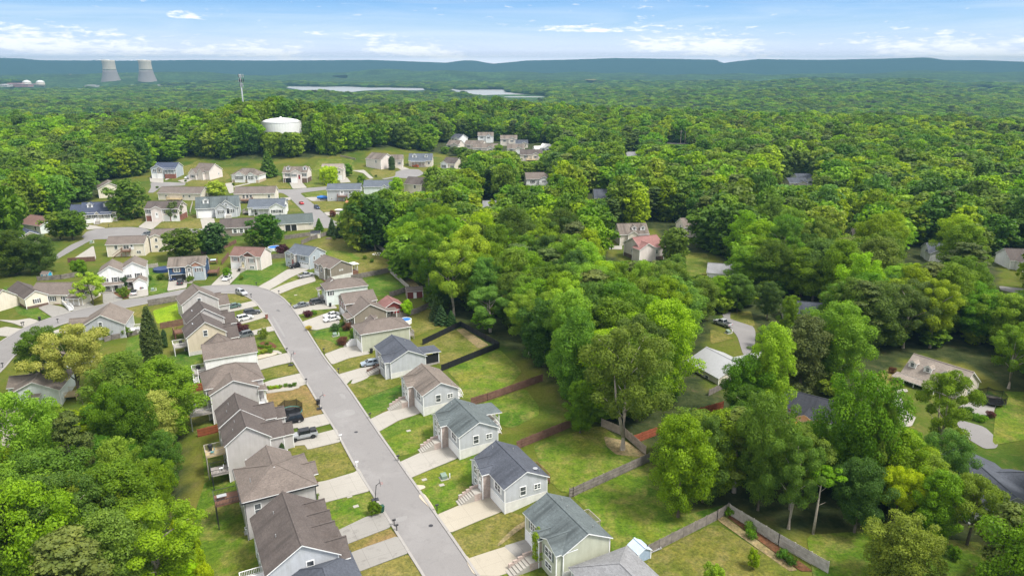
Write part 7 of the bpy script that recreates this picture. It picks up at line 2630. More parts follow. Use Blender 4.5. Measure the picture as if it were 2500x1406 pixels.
# ---------------------------------------------------------------- far landmarks
def landmarks():
    ct = paint('tower_concrete_upper', (0.50, 0.44, 0.36), 0.9, var=.08, scale=.01)
    ct2 = paint('tower_concrete_lower', (0.25, 0.22, 0.21), 0.9, var=.08, scale=.02)
    steam = paint('steam', (0.85, 0.85, 0.85), 1.0, var=.02)
    for i, (px, lab) in enumerate([(273, 'left hyperbolic cooling tower by the river'), (361, 'right hyperbolic cooling tower by the river')]):
        p = at(px, 207)
        d = to_px(p.x, p.y, p.z)[2]
        k = d / FOC
        Hh = 55 * k
        r = thing('cooling_tower', lab, 'cooling tower', (p.x, p.y, p.z - 2))
        prof = []
        for j in range(15):
            t = j / 14
            rr = 14.2 * k * math.sqrt(1 + ((t - .82) / .60) ** 2 * 1.05)
            prof.append((rr, Hh * t + 6))
        cut = 8
        a = MB()
        a.lathe(prof[:cut + 1], ct2, 32)
        a.build('lower_shell', r, True)
        b = MB()
        b.lathe(prof[cut:], ct, 32)
        b.build('upper_shell', r, True)
        for j in range(24):
            th = j * math.pi / 12
            R0 = prof[0][0]
            lg = MB()
            lg.bar((R0 * 1.03 * math.cos(th), R0 * 1.03 * math.sin(th), -2), (R0 * math.cos(th + .1), R0 * math.sin(th + .1), 7), 2.2, ct2)
            lg.build('leg', r)
        c, rr = [], []
        for j in range(12):
            c.append((-j * 3.0 * k + 4, 0, Hh + 6 + 1.5 * k * math.sin(j * .5) * .6 + j * .12 * k))
            rr.append((3.8 - .26 * j) * k * .7)
        s = MB()
        for cc, r0 in zip(c, rr):
            s.lathe([(r0 * math.cos(t), r0 * .5 * math.sin(t)) for t in (-1.4, -.7, 0, .7, 1.4)], steam, 10, cc)
        so = s.build('steam', None, True)
        so.location = (p.x, p.y, p.z - 2)
        tag(so, 'small steam plume drifting left from the %s cooling tower' % ('left' if i == 0 else 'right'), 'steam', kind='stuff')
    for i, px in enumerate((67, 100)):
        p = at(px, 211)
        k = to_px(p.x, p.y, p.z)[2] / FOC
        r = thing('reactor_dome', '%s white domed reactor building' % ('left' if i == 0 else 'right'), 'building', (p.x, p.y, p.z - 1))
        m = MB()
        m.lathe([(9.5 * k, 0), (9.5 * k, 9 * k)], ct, 20)
        m.build('wall', r, True)
        m = MB()
        m.lathe([(9.5 * k, 9 * k), (8.6 * k, 11 * k), (6 * k, 13 * k), (3 * k, 14.2 * k), (.3 * k, 14.6 * k)], paint('dome_white', (.75, .74, .72), .7), 20)
        m.build('roof', r, True)
    for px, w, h_, col, lab in [(45, 62, 6, (.36, .20, .20), 'long dull red plant hall beside the domes'), (88, 30, 5, (.40, .24, .24), 'small dull red plant hall between the domes'), (10, 30, 4, (.5, .48, .46), 'pale plant building at the left edge'),
                                (225, 26, 3, (.5, .48, .46), 'low pale building left of the cooling towers'), (318, 30, 3, (.5, .48, .46), 'low pale building between the cooling towers'), (385, 18, 3, (.5, .48, .46), 'low pale building right of the cooling towers')]:
        p = at(px, 212)
        k = to_px(p.x, p.y, p.z)[2] / FOC
        r = thing('plant_hall', lab, 'building', (p.x, p.y, p.z - 1))
        m = MB()
        mt = paint('hall_%d' % px, col, .8)
        m.box(-w * k / 2, w * k / 2, -20, 20, 0, h_ * k, mt)
        m.box(-w * k / 3, w * k / 6, -18, 18, h_ * k, h_ * k * 1.5, mt)
        m.build('wall', r)
        m = MB()
        m.box(-w * k / 2 - 1, w * k / 2 + 1, -21, 21, h_ * k, h_ * k + 1.5, paint('hall_roof', (.5, .48, .47), .8))
        m.build('roof', r)
    # water tank
    D = 575.0
    a = (686 - 1250) / FOC
    px, pz = 686, 303
    y = D
    zt = CAM_H - y * math.tan(PITCH - math.atan((703 - 298) / FOC))     # rim height
    x = a * (y * math.cos(PITCH) + (CAM_H - zt) * math.sin(PITCH))
    rad = 46.5 * math.hypot(y, 40) / FOC
    g0 = hz(x, y)
    tw = paint('tank_white', (0.74, 0.74, 0.73), .55, var=.05, scale=.15)
    r = thing('water_tank', 'big round white water tank rising from the trees below the phone mast', 'water tank', (x, y, g0))
    m = MB()
    top = zt - g0
    m.lathe([(rad, -2), (rad, top)], tw, 48)
    m.build('wall', r)
    m = MB()
    m.lathe([(rad + .15, top), (rad * .8, top + 1.5), (rad * .5, top + 2.5), (rad * .2, top + 3.0), (.3, top + 3.1)], tw, 48)
    m.lathe([(.8, top + 3.0), (.8, top + 3.9), (.1, top + 4.1)], tw, 12)
    m.build('roof', r, True)
    m = MB()
    for i in range(14):
        m.bar((rad * math.cos(4.0) - .3, rad * math.sin(4.0), top - i * .9), (rad * math.cos(4.0) + .3, rad * math.sin(4.0), top - i * .9), .06, GREYMETAL)
    m.bar((rad * math.cos(4.0) - .3, rad * math.sin(4.0) - .1, top - 13), (rad * math.cos(4.0) - .3, rad * math.sin(4.0) - .1, top + .8), .08, GREYMETAL)
    m.build('ladder', r)
    # phone mast
    y = 600.0
    zt = CAM_H - y * math.tan(PITCH - math.atan((703 - 182) / FOC))
    x = (586 - 1250) / FOC * (y * math.cos(PITCH) + (CAM_H - zt) * math.sin(PITCH))
    g0 = hz(x, y)
    hh = zt - g0
    r = thing('phone_mast', 'tall white monopole phone mast with antenna rings on top', 'phone mast', (x, y, g0))
    m = MB()
    m.tube([(0, 0, -1), (0, 0, hh * .5), (0, 0, hh)], [.75, .6, .42], paint('mast_white', (.34, .36, .38), .5), 12)
    m.build('pole', r, True)
    for k, zz in enumerate((hh - 1.0, hh - 4.6, hh - 8.2)):
        m = MB()
        R_ = 2.6 if k < 2 else 1.6
        for j in range(3):
            t0, t1 = j * 2.094 + .3, (j + 1) * 2.094 + .3
            pa, pb = Vector((R_ * math.cos(t0), R_ * math.sin(t0), zz)), Vector((R_ * math.cos(t1), R_ * math.sin(t1), zz))
            m.bar(pa, pb, .16, DARKMETAL)
            m.bar((0, 0, zz), pa, .16, DARKMETAL)
            for q_ in (.12, .5, .88):
                c = pa.lerp(pb, q_)
                m.box(c.x - .26, c.x + .26, c.y - .18, c.y + .18, zz - 1.3, zz + 1.2, BLACK if (j + k) % 2 else GREYMETAL)
        m.build('antenna_ring', r)
    # power poles in the far clearing
    for px, lab in [(1661, 'left thin power pole in the far clearing'), (1672, 'right thin power pole in the far clearing')]:
        p = at(px, 352)
        r = thing('power_pole', lab, 'power pole', tuple(p))
        m = MB()
        m.tube([(0, 0, -1), (0, 0, 13)], [.3, .2], BARK_PALE, 6)
        m.build('pole', r)
        m = MB()
        m.box(-1.6, 1.6, -.12, .12, 11.6, 11.9, BARK_PALE)
        m.build('crossarm', r)


landmarks()


# ---------------------------------------------------------------- fences
def fence(label, v, pts, mat, h=1.8, name='fence', step=2.4, style='board', face=1):
    P = [at(*q(v, *p)) for p in pts]
    root = thing(name, label, 'fence', tuple(P[0]))
    b = MB()
    O = P[0]
    posts = []
    g = random.Random(len(label))
    for A, B in zip(P, P[1:]):
        L = math.hypot(B.x - A.x, B.y - A.y)
        n = max(1, round(L / step))
        prev = None
        for i in range(n + 1):
            c = A.lerp(B, i / n)
            c.z = hz(c.x, c.y)
            c = c - O
            if prev is not None:
                if style == 'screen':
                    for k in range(3):
                        b.bar(prev.lerp(c, k / 3) + Vector((0, 0, h / 2)), prev.lerp(c, (k + 1) / 3) + Vector((0, 0, h / 2)), .03, mat, h)
                else:
                    m = 15
                    for k in range(m):
                        s, e = prev.lerp(c, (k + .04) / m), prev.lerp(c, (k + .96) / m)
                        top = h + g.uniform(-.03, .03)
                        if style == 'picket':
                            s, e = prev.lerp(c, (k + .2) / m), prev.lerp(c, (k + .8) / m)
                        dz = g.uniform(-.008, .008)
                        nv = (c - prev).cross(Vector((0, 0, 1))).normalized() * dz
                        b.bar(s + nv + Vector((0, 0, top / 2)), e + nv + Vector((0, 0, top / 2)), .022, mat, top)
                    nv = (c - prev).cross(Vector((0, 0, 1))).normalized() * .05 * face
                    for zz in (.35, h * .55, h - .3):
                        b.bar(prev + nv + Vector((0, 0, zz)), c + nv + Vector((0, 0, zz)), .05, mat, .09)
            prev = c
            posts.append(c)
    b.build('boards' if style != 'screen' else 'screen', root)
    for c in posts[:90]:
        pm = MB()
        pm.box(c.x - .06, c.x + .06, c.y - .06, c.y + .06, c.z - .3, c.z + h + .08, mat)
        pm.build('post', root)
    for A, B in zip(P, P[1:]):
        for k in range(6):
            c = A.lerp(B, k / 5)
            TREES.append((c.x, c.y))
    return root


def fences():
    fence('black screen fence enclosing the dry yard behind the slate-roofed house', 0, [(1032, 842), (1125, 797), (1219, 849), (1078, 906)], MESH_BLACK, 1.6, style='screen')
    fence('red brown board fence behind the streaked tan roof house', 0, [(1150, 990), (1190, 978), (1250, 957), (1325, 930)], FENCE_BROWN)
    fence('brown board fence between the two nearest back yards', 0, [(1262, 1098), (1274, 1092), (1371, 1052), (1400, 1040)], FENCE_BROWN)
    fence('tan fence behind the huge spreading tree', 13, [(560, -30), (750, 50), (920, 200)], FENCE_TAN)
    fence('bright orange board fence beyond the back yard corner', 13, [(825, 110), (1015, 38), (1170, -20)], FENCE_RED)
    fence('orange board fence running behind the trees to the charcoal-roofed house', 0, [(1690, 1020), (1765, 998)], FENCE_RED)
    fence('orange fence piece beside the charcoal-roofed house', 0, [(1880, 995), (1905, 1010), (1926, 1020)], FENCE_RED)
    fence('long weathered grey fence between the slate-roofed house and the lower yard', 13, [(300, 550), (330, 540), (950, 255)], FENCE_GREY)
    fence('grey fence rising to the corner of the mulch-edged yard', 13, [(900, 1035), (930, 1020), (1500, 730), (1590, 672)], FENCE_GREY, face=-1)
    fence('pale grey fence running down the far side of the mulch-edged yard', 13, [(1600, 690), (2000, 935), (2400, 1165)], FENCE_PALE, 2.0)
    fence('upper orange stained fence behind the left houses', 7, [(165, 858), (515, 790)], FENCE_RED)
    fence('lower orange stained fence behind the left houses', 7, [(395, 1345), (640, 1283)], FENCE_RED)
    fence('grey picket fence beside the tall conical conifer', 4, [(1390, 1395), (1730, 1310)], FENCE_PALE, 1.3, style='picket')
    fence('dark picket fence behind the grey gabled house', 4, [(1200, 1100), (1280, 1075), (1600, 1010)], FENCE_GREY, 1.4)
    fence('mossy grey fence along the street above the lime green lawn', 4, [(1700, 690), (2050, 632)], FENCE_GREY, 2.0)
    fence('brown fence between the lime lawn and the tan house', 4, [(1840, 950), (2110, 900)], FENCE_BROWN)
    fence('dark grey fence from the yellow shed down to the grey split-level', 2, [(1575, 1112), (1690, 1060), (1930, 990)], FENCE_GREY)
    fence('grey fence below the green-roofed house', 2, [(1385, 1055), (1690, 1012)], FENCE_GREY)
    fence('weathered fence along the lush square back lawn', 6, [(740, 580), (1180, 492), (1310, 450)], FENCE_GREY)
    fence('pale fence down the right side of the lush square back lawn', 6, [(1180, 495), (1400, 692)], FENCE_PALE, 1.6)
    fence('short dark fence between the lush lawn and the shed', 6, [(1180, 778), (1385, 712)], FENCE_GREY)
    fence('long grey fence curving behind the dark red barn', 6, [(1200, 1032), (1330, 1010), (1500, 960), (1660, 885)], FENCE_GREY)
    fence('pale fence along the wood beside the wide back lawn', 6, [(1010, 185), (1160, 300), (1300, 418)], FENCE_PALE, 1.6)
    fence('brown fence behind the cream bungalow court drive', 1, [(780, 1318), (1090, 1300)], FENCE_BROWN)
    fence('long grey fence behind the twin bungalow', 4, [(430, 405), (700, 385), (930, 345)], FENCE_GREY, 1.7)
    fence('dark brown fence behind the navy blue house', 2, [(430, 1225), (600, 1190), (760, 1130), (830, 1095)], FENCE_BROWN, 1.6)
    fence('brown fence on the left of the pale rose house', 5, [(665, 312), (745, 215)], FENCE_BROWN)
    fence('grey fence between the pale rose and the grey split-level house', 5, [(1230, 245), (1385, 232)], FENCE_GREY)
    fence('tan rail fence on the slope above the upper court', 3, [(120, 400), (265, 432)], FENCE_TAN, 1.2)
    fence('grey fence beside the paired white houses', 4, [(1670, 262), (1810, 243)], FENCE_PALE, 1.5)
    fence('pale fence piece between the large grey house and its neighbour', 2, [(300, 755), (330, 640)], FENCE_PALE, 1.5)
    fence('fence piece by the metal-roofed house', 15, [(750, 1060), (830, 1020)], FENCE_GREY, 1.5)
    fence('grey fence behind the bush at the right edge', 14, [(1370, 215), (1500, 240)], FENCE_GREY, 1.5)


fences()
woods()


# ---------------------------------------------------------------- vehicles
TYRE = paint('tyre_rubber', (0.015, 0.015, 0.016), .8)
RIM = paint('alloy_rim', (.5, .5, .52), .3, .8)
LAMP_W = paint('headlamp_glass', (.7, .72, .75), .15)
LAMP_R = paint('tail_lamp_red', (.45, .01, .01), .25)
CARGLASS = paint('car_glass', (.015, .018, .022), .08, var=.1)


def car_paint(name, c, metal=.3):
    return paint('paint_' + name, c, .28, metal, .5, var=.03)


PR = {      # profile of the lower body (x, z), rear at -L/2; cabin: base x0, x1, top x0, x1
    'sedan': dict(L=4.7, W=1.82, belt=.92, hood=.86, boot=.95, roof=1.44, cab=(-1.75, 1.05, -1.05, .25), wb=1.38, r=.33),
    'hatch': dict(L=4.3, W=1.80, belt=.96, hood=.90, boot=.98, roof=1.50, cab=(-2.0, 1.0, -1.6, .25), wb=1.30, r=.33),
    'suv': dict(L=4.75, W=1.9, belt=1.08, hood=1.02, boot=1.08, roof=1.72, cab=(-2.25, 1.0, -1.95, .35), wb=1.40, r=.37),
    'van': dict(L=5.4, W=2.0, belt=1.25, hood=1.15, boot=1.25, roof=2.1, cab=(-2.62, 1.55, -2.55, .85), wb=1.65, r=.37),
    'pickup': dict(L=5.7, W=1.95, belt=1.15, hood=1.08, boot=1.15, roof=1.85, cab=(-.95, 1.25, -.7, .55), wb=1.75, r=.40),
    'jeep': dict(L=5.5, W=1.9, belt=1.25, hood=1.2, boot=1.2, roof=1.95, cab=(-1.3, .95, -1.2, .75), wb=1.75, r=.46),
}


def vehicle(kind, v, rear, front, col, label, name='parked_car', cat='car', top=None):
    A, B = at(*q(v, *rear)), at(*q(v, *front))
    c = (A + B) / 2
    ang = math.atan2(B.y - A.y, B.x - A.x)
    p = PR[kind]
    L, W = p['L'], p['W']
    zoff = hz(c.x, c.y) + .15
    root = thing(name, label, cat, (c.x, c.y, zoff), ang)
    sl = (hz(*(c + Vector((math.cos(ang), math.sin(ang), 0))).xy) - hz(*(c - Vector((math.cos(ang), math.sin(ang), 0))).xy)) / 2
    root.rotation_euler[1] = -math.atan(sl)
    h2 = L / 2
    x0, x1, t0, t1 = p['cab']
    bz, hz_, bt = p['belt'], p['hood'], p['boot']
    zf = .24 if kind not in ('jeep', 'pickup') else .42
    prof = [(-h2, zf + .12), (-h2 + .02, bt - .14), (-h2 + .14, bt), (x0, bz), (x1, bz - .02), (h2 - .55, hz_ - .06), (h2 - .12, hz_ - .2), (h2, zf + .3), (h2 - .03, zf + .05)]
    low = []
    for cx in (p['wb'], -p['wb']):      # wheel arches
        rr = p['r'] + .07
        low += [(cx + rr, zf), (cx + rr * .8, zf + rr * .62), (cx, zf + rr * .98), (cx - rr * .8, zf + rr * .62), (cx - rr, zf)]
    prof = prof + low
    b = MB()
    n = len(prof)

    def inset(z):
        return W / 2 - (.05 if z > bz * .6 else 0) - (.06 if z < zf + .1 else 0) - max(0, z - bz * .85) * .25
    Lp = [(x, -inset(z), z) for x, z in prof]
    Rp = [(x, inset(z), z) for x, z in prof]
    from mathutils.geometry import tessellate_polygon as tp
    tri = tp([[Vector((x, z, 0)) for x, z in prof]])
    b.mesh(Lp, [tuple(t) for t in tri], col)
    b.mesh(Rp, [tuple(t[::-1]) for t in tri], col)
    for i in range(n):
        j = (i + 1) % n
        b.face([Lp[i], Lp[j], Rp[j], Rp[i]], col if i < 8 or prof[i][1] > zf + .05 else BLACK)
    b.build('body', root)
    # cabin
    r = p['roof']
    wb_, wt = W / 2 - .08, W / 2 - (.26 if kind not in ('jeep', 'van') else .14)
    base = [(x0 + .02, -wb_, bz - .03), (x1, -wb_, bz - .03), (x1, wb_, bz - .03), (x0 + .02, wb_, bz - .03)]
    tpv = [(t0, -wt, r - .05), (t1, -wt, r - .05), (t1, wt, r - .05), (t0, wt, r - .05)]
    g = MB()
    g.mesh(base + tpv, [(0, 1, 5, 4), (1, 2, 6, 5), (2, 3, 7, 6), (3, 0, 4, 7), (4, 5, 6, 7)], CARGLASS)
    g.build('window_glass', root)
    rf = MB()
    rc = top or col
    rf.mesh([(t0 - .05, -wt - .01, r - .07), (t1 + .06, -wt - .01, r - .07), (t1 + .06, wt + .01, r - .07), (t0 - .05, wt + .01, r - .07),
             (t0 + .06, -wt + .1, r), (t1 - .06, -wt + .1, r), (t1 - .06, wt - .1, r), (t0 + .06, wt - .1, r)],
            [(0, 1, 5, 4), (1, 2, 6, 5), (2, 3, 7, 6), (3, 0, 4, 7), (4, 5, 6, 7), (3, 2, 1, 0)], rc)
    for s in (-1, 1):       # pillars
        for xb, xt in ((x0 + .05, t0), (x1 - .02, t1), ((x0 + x1) / 2 - .15, (t0 + t1) / 2 - .1)):
            rf.bar((xb, s * (wb_ + .005), bz - .04), (xt, s * (wt + .005), r - .06), .09, rc, .05)
    if kind in ('suv',):
        for s in (-1, 1):
            rf.bar((t0 + .2, s * (wt - .12), r + .05), (t1 - .2, s * (wt - .12), r + .05), .05, DARKMETAL)
    rf.build('roof', root)
    if kind in ('pickup', 'jeep'):
        bd = MB()
        bd.box(-h2 + .2, x0 - .1, -W / 2 + .22, W / 2 - .22, bt - .02, bt + (.03 if kind == 'pickup' else .5), BLACK if kind == 'jeep' else DARKMETAL)
        bd.build('bed_cover', root)
    for sx in (-1, 1):
        for sy in (-1, 1):
            w = MB()
            cx, cy = sx * p['wb'], sy * (W / 2 - .10)
            M = Matrix.Translation((cx, cy, p['r'] - .02)) @ Matrix.Rotation(math.pi / 2, 4, 'X')
            vs, N = [], 14
            for zz in (-.115, .115):
                for k in range(N):
                    vs.append(M @ Vector((p['r'] * math.cos(k * 6.2832 / N), p['r'] * math.sin(k * 6.2832 / N), zz)))
            w.mesh(vs, [(k, (k + 1) % N, N + (k + 1) % N, N + k) for k in range(N)] + [tuple(range(N - 1, -1, -1)), tuple(range(N, 2 * N))], TYRE)
            wo = w.build('wheel', root)
            rm = MB()
            vs = []
            for zz in (-.122, .122):
                for k in range(10):
                    vs.append(M @ Vector((p['r'] * .6 * math.cos(k * .62832), p['r'] * .6 * math.sin(k * .62832), zz)))
            rm.mesh(vs, [(k, (k + 1) % 10, 10 + (k + 1) % 10, 10 + k) for k in range(10)] + [tuple(range(9, -1, -1)), tuple(range(10, 20))], RIM if kind != 'jeep' else BLACK)
            rm.build('rim', wo)
    for s in (-1, 1):
        m = MB()
        m.box(h2 - .17, h2 - .01, s * (W / 2 - .42) - .2, s * (W / 2 - .42) + .2, hz_ - .34, hz_ - .2, LAMP_W)
        m.build('headlight', root)
        m = MB()
        m.box(-h2 - .012, -h2 + .08, s * (W / 2 - .3) - .18, s * (W / 2 - .3) + .18, bt - .34, bt - .16, LAMP_R)
        m.build('tail_light', root)
        m = MB()
        m.box(x1 - .25, x1 - .1, s * (W / 2 + .08) - .08, s * (W / 2 + .08) + .08, bz, bz + .15, rc)
        m.build('mirror', root)
    return root


def vehicles():
    P = {k: car_paint(k, c) for k, c in dict(silver=(.42, .43, .45), white=(.72, .72, .72), dgrey=(.07, .072, .08), black=(.014, .014, .018), green=(.10, .16, .14), grey=(.16, .17, .18), navy=(.015, .03, .09),
                                             red=(.42, .02, .025), bsilver=(.30, .36, .42), orange=(.5, .13, .04), jeepgrey=(.34, .35, .36)).items()}
    vehicle('suv', 5, (835, 632), (945, 672), P['silver'], 'silver SUV parked on the grass at the bend')
    vehicle('sedan', 5, (860, 795), (725, 822), P['green'], 'greenish sedan on the drive of the farthest steep-gabled house')
    vehicle('suv', 5, (845, 965), (1010, 925), P['white'], 'white SUV behind a grey one on the middle steep-gabled house drive')
    vehicle('suv', 5, (930, 893), (1090, 868), P['dgrey'], 'dark grey SUV beside the white SUV, half on the grass')
    vehicle('suv', 5, (1000, 1125), (835, 1165), P['grey'], 'dark grey crossover in front of the tan steep-gabled house')
    vehicle('pickup', 5, (1575, 335), (1465, 358), P['black'], 'black pickup on the drive of the grey split-level house', 'pickup_truck', 'pickup')
    vehicle('pickup', 5, (1555, 470), (1705, 440), P['silver'], 'silver pickup on the drive of the taupe split-level house', 'pickup_truck', 'pickup')
    vehicle('sedan', 5, (1645, 782), (1500, 812), P['grey'], 'grey sedan nearest the street on the two-car drive')
    vehicle('suv', 5, (1680, 775), (1835, 742), P['dgrey'], 'dark SUV nearest the house on the two-car drive')
    vehicle('sedan', 5, (2000, 940), (1845, 970), P['white'], 'white sedan, near one of the white pair', top=P['white'])
    vehicle('sedan', 5, (1990, 895), (1850, 925), P['white'], 'white coupe, far one of the white pair')
    vehicle('sedan', 5, (765, 462), (690, 508), P['white'], 'white sedan on the drive of the pale rose house')
    vehicle('suv', 5, (180, 562), (205, 500), P['dgrey'], 'dark SUV on the drive of the navy blue house')
    vehicle('sedan', 5, (170, 482), (120, 492), P['navy'], 'blue coupe across the open garage of the navy blue house')
    vehicle('sedan', 4, (1530, 585), (1540, 525), P['white'], 'white sedan with black roof at the paired white houses', top=P['black'])
    vehicle('suv', 4, (1640, 515), (1625, 458), P['grey'], 'grey SUV before the small white garage')
    vehicle('suv', 7, (1565, 1160), (1360, 1205), P['black'], 'black SUV beside the trampoline')
    vehicle('jeep', 7, (1735, 1335), (1460, 1392), P['jeepgrey'], 'grey off-road pickup with black top on the duplex drive', 'pickup_truck', 'pickup', top=P['black'])
    vehicle('hatch', 8, (800, 418), (630, 445), P['bsilver'], 'bluish silver hatchback on the grass edge by the slate-roofed house')
    vehicle('van', 1, (1775, 815), (1690, 850), P['white'], 'white van outside the red-brick based house', 'parked_van', 'van')
    vehicle('suv', 1, (1865, 825), (1775, 848), P['dgrey'], 'dark SUV beside the white van')
    vehicle('suv', 1, (1705, 1005), (1645, 1025), P['grey'], 'grey SUV parked in the court by the cream tall house')
    vehicle('sedan', 1, (1742, 330), (1744, 362), P['black'], 'black car before the garage of the upper left court house')
    vehicle('pickup', 1, (2200, 345), (2110, 368), P['white'], 'white pickup beside the white house with tall side wall', 'pickup_truck', 'pickup')
    vehicle('sedan', 2, (1345, 612), (1395, 612), P['navy'], 'blue car on the short drive of the side street')
    vehicle('sedan', 2, (1600, 668), (1550, 634), P['red'], 'red car driving on the side street', 'moving_car')
    vehicle('suv', 2, (1725, 690), (1780, 716), P['navy'], 'navy SUV parked on the side street')
    vehicle('suv', 3, (860, 505), (815, 500), P['orange'], 'orange truck at the porch in the upper court', 'truck', 'truck')
    vehicle('pickup', 15, (855, 680), (800, 660), P['silver'], 'silver pickup at the edge of the right side road', 'pickup_truck', 'pickup')


vehicles()


# ---------------------------------------------------------------- small things in the gardens
def mailbox(v, x, y, label, col=BLACK, post=BLACK):
    p = at(*q(v, x, y))
    r = thing('mailbox', label, 'mailbox', tuple(p), R(27))
    m = MB()
    m.box(-.06, .06, -.06, .06, -.2, 1.1, post)
    m.build('post', r)
    m = MB()
    m.box(-.28, .28, -.12, .12, 1.1, 1.24, col)
    for k in range(6):
        a0, a1 = math.pi * k / 6, math.pi * (k + 1) / 6
        m.mesh([(-.28, .12 * math.cos(a0), 1.24 + .12 * math.sin(a0)), (.28, .12 * math.cos(a0), 1.24 + .12 * math.sin(a0)), (.28, .12 * math.cos(a1), 1.24 + .12 * math.sin(a1)), (-.28, .12 * math.cos(a1), 1.24 + .12 * math.sin(a1))], [(0, 1, 2, 3)], col)
    m.build('box', r)


def bin_(v, x, y, label, col):
    p = at(*q(v, x, y))
    r = thing('wheelie_bin', label, 'bin', (p.x, p.y, p.z + .12), R(30))
    m = MB()
    m.mesh([(-.26, -.26, 0), (.26, -.26, 0), (.26, .26, 0), (-.26, .26, 0), (-.33, -.33, 1.05), (.33, -.33, 1.05), (.33, .33, 1.05), (-.33, .33, 1.05)],
           [(0, 1, 5, 4), (1, 2, 6, 5), (2, 3, 7, 6), (3, 0, 4, 7), (0, 3, 2, 1)], col)
    m.build('body', r)
    m = MB()
    m.box(-.36, .36, -.36, .4, 1.05, 1.13, col)
    m.build('lid', r)
    for s in (-1, 1):
        m = MB()
        m.tube([(s * .3, .3, .12), (s * .36, .3, .12)], [.12, .12], TYRE, 10)
        m.build('wheel', r)


def hoop(v, x, y, label, head):
    p = at(*q(v, x, y))
    r = thing('basketball_hoop', label, 'basketball hoop', (p.x, p.y, p.z + .1), R(head))
    m = MB()
    m.box(-.9, .25, -.45, .45, 0, .18, DARKMETAL)
    m.build('base', r)
    m = MB()
    m.tube([(-.35, 0, .1), (0, 0, 2.9)], [.07, .06], DARKMETAL, 8)
    m.bar((0, 0, 2.8), (.6, 0, 3.2), .07, DARKMETAL)
    m.build('pole', r)
    m = MB()
    m.box(.6, .64, -.62, .62, 2.8, 3.6, paint('smoked_backboard', (.10, .10, .11), .2))
    m.build('backboard', r)
    m = MB()
    pts = [(.87 + .23 * math.cos(a * math.pi / 6), .23 * math.sin(a * math.pi / 6), 3.02) for a in range(13)]
    m.tube(pts, [.02] * 13, paint('hoop_red', (.5, .05, .02), .4), 5)
    m.build('rim', r)


def shed(v, x, y, w, d, h, head, wall, roof, label, name='shed'):
    p = at(*q(v, x, y))
    r = thing(name, label, name.replace('_', ' '), (p.x, p.y, p.z), R(head))
    m = MB()
    walls_block(m, 0, 0, w, d, 'x', -.3, h, h + d * .3, wall)
    m.build('wall', r)
    m = MB()
    roof_gable(m, 0, 0, w, d, 'x', h, h + d * .3, roof, .18, .1)
    m.build('roof', r)
    m = MB()
    m.box(-.5, .5, -d / 2 - .05, -d / 2 - .005, 0, min(1.9, h - .1), WHITE)
    m.build('door', r)


def ac_unit(x, y, label, col, z=None):
    r = thing('air_conditioner', label, 'air conditioner', (x, y, hz(x, y) if z is None else z), R(27))
    m = MB()
    m.box(-.55, .55, -.55, .55, -.2, .08, CONC_NEW)
    m.build('pad', r)
    m = MB()
    m.box(-.38, .38, -.38, .38, .08, .92, col)
    for k in range(7):
        m.box(-.39, .39, -.39, .39, .16 + .1 * k, .19 + .1 * k, DARKMETAL)
    m.build('casing', r)
    m = MB()
    m.lathe([(.3, .92), (.3, .95), (.1, .97)], BLACK, 12)
    m.build('fan_grille', r)


def pool(v, x, y, rad, label, cover, name='round_pool', h=1.1, side=WHITE):
    p = at(*q(v, x, y))
    r = thing(name, label, 'pool', (p.x, p.y, p.z))
    m = MB()
    m.lathe([(rad, -.1), (rad, h), (rad - .15, h + .02), (rad - .2, h - .1)], side, 24)
    m.build('wall', r)
    m = MB()
    m.lathe([(rad - .2, h - .12), (rad - .2, h - .06), (.1, h - .04)], cover, 24)
    m.build('cover', r)


def trampoline(v, x, y, rad, label, net=True, rim=None):
    p = at(*q(v, x, y))
    r = thing('trampoline', label, 'trampoline', (p.x, p.y, p.z), R(15))
    m = MB()
    m.lathe([(rad - .3, .86), (rad - .3, .88), (.05, .85)], BLACK, 28)
    m.build('jumping_mat', r)
    m = MB()
    pr = [(rad * math.cos(k * math.pi / 14), rad * math.sin(k * math.pi / 14), .9) for k in range(29)]
    m.tube(pr, [.09] * 29, rim or paint('teal_pad', (.04, .2, .2), .6), 6)
    m.build('rim', r)
    for k in range(6):
        a = k * math.pi / 3
        g = MB()
        g.tube([(rad * math.cos(a), rad * math.sin(a), 0), (rad * math.cos(a), rad * math.sin(a), .9)], [.04, .04], GREYMETAL, 6)
        g.build('leg', r)
        if net:
            g = MB()
            g.tube([(rad * 1.03 * math.cos(a), rad * 1.03 * math.sin(a), .5), (rad * 1.08 * math.cos(a), rad * 1.08 * math.sin(a), 2.7)], [.04, .04], BLACK, 6)
            g.build('pole', r)
    if net:
        nm, nt = new_mat('black_netting')
        d = nt.nodes.new('ShaderNodeBsdfDiffuse')
        d.inputs[0].default_value = (.012, .012, .013, 1)
        t = nt.nodes.new('ShaderNodeBsdfTransparent')
        mx = nt.nodes.new('ShaderNodeMixShader')
        mx.inputs[0].default_value = .72
        nt.links.new(t.outputs[0], mx.inputs[1])
        nt.links.new(d.outputs[0], mx.inputs[2])
        finish(nt, mx.outputs[0])
        m = MB()
        n = 24
        for k in range(n):
            a0, a1 = 2 * math.pi * k / n, 2 * math.pi * (k + 1) / n

            def sag(a):
                return 2.62 - .35 * abs(math.sin(3 * a))
            m.face([(rad * math.cos(a0), rad * math.sin(a0), .92), (rad * math.cos(a1), rad * math.sin(a1), .92), (rad * 1.05 * math.cos(a1), rad * 1.05 * math.sin(a1), sag(a1)), (rad * 1.05 * math.cos(a0), rad * 1.05 * math.sin(a0), sag(a0))], nm)
        m.build('net', r)


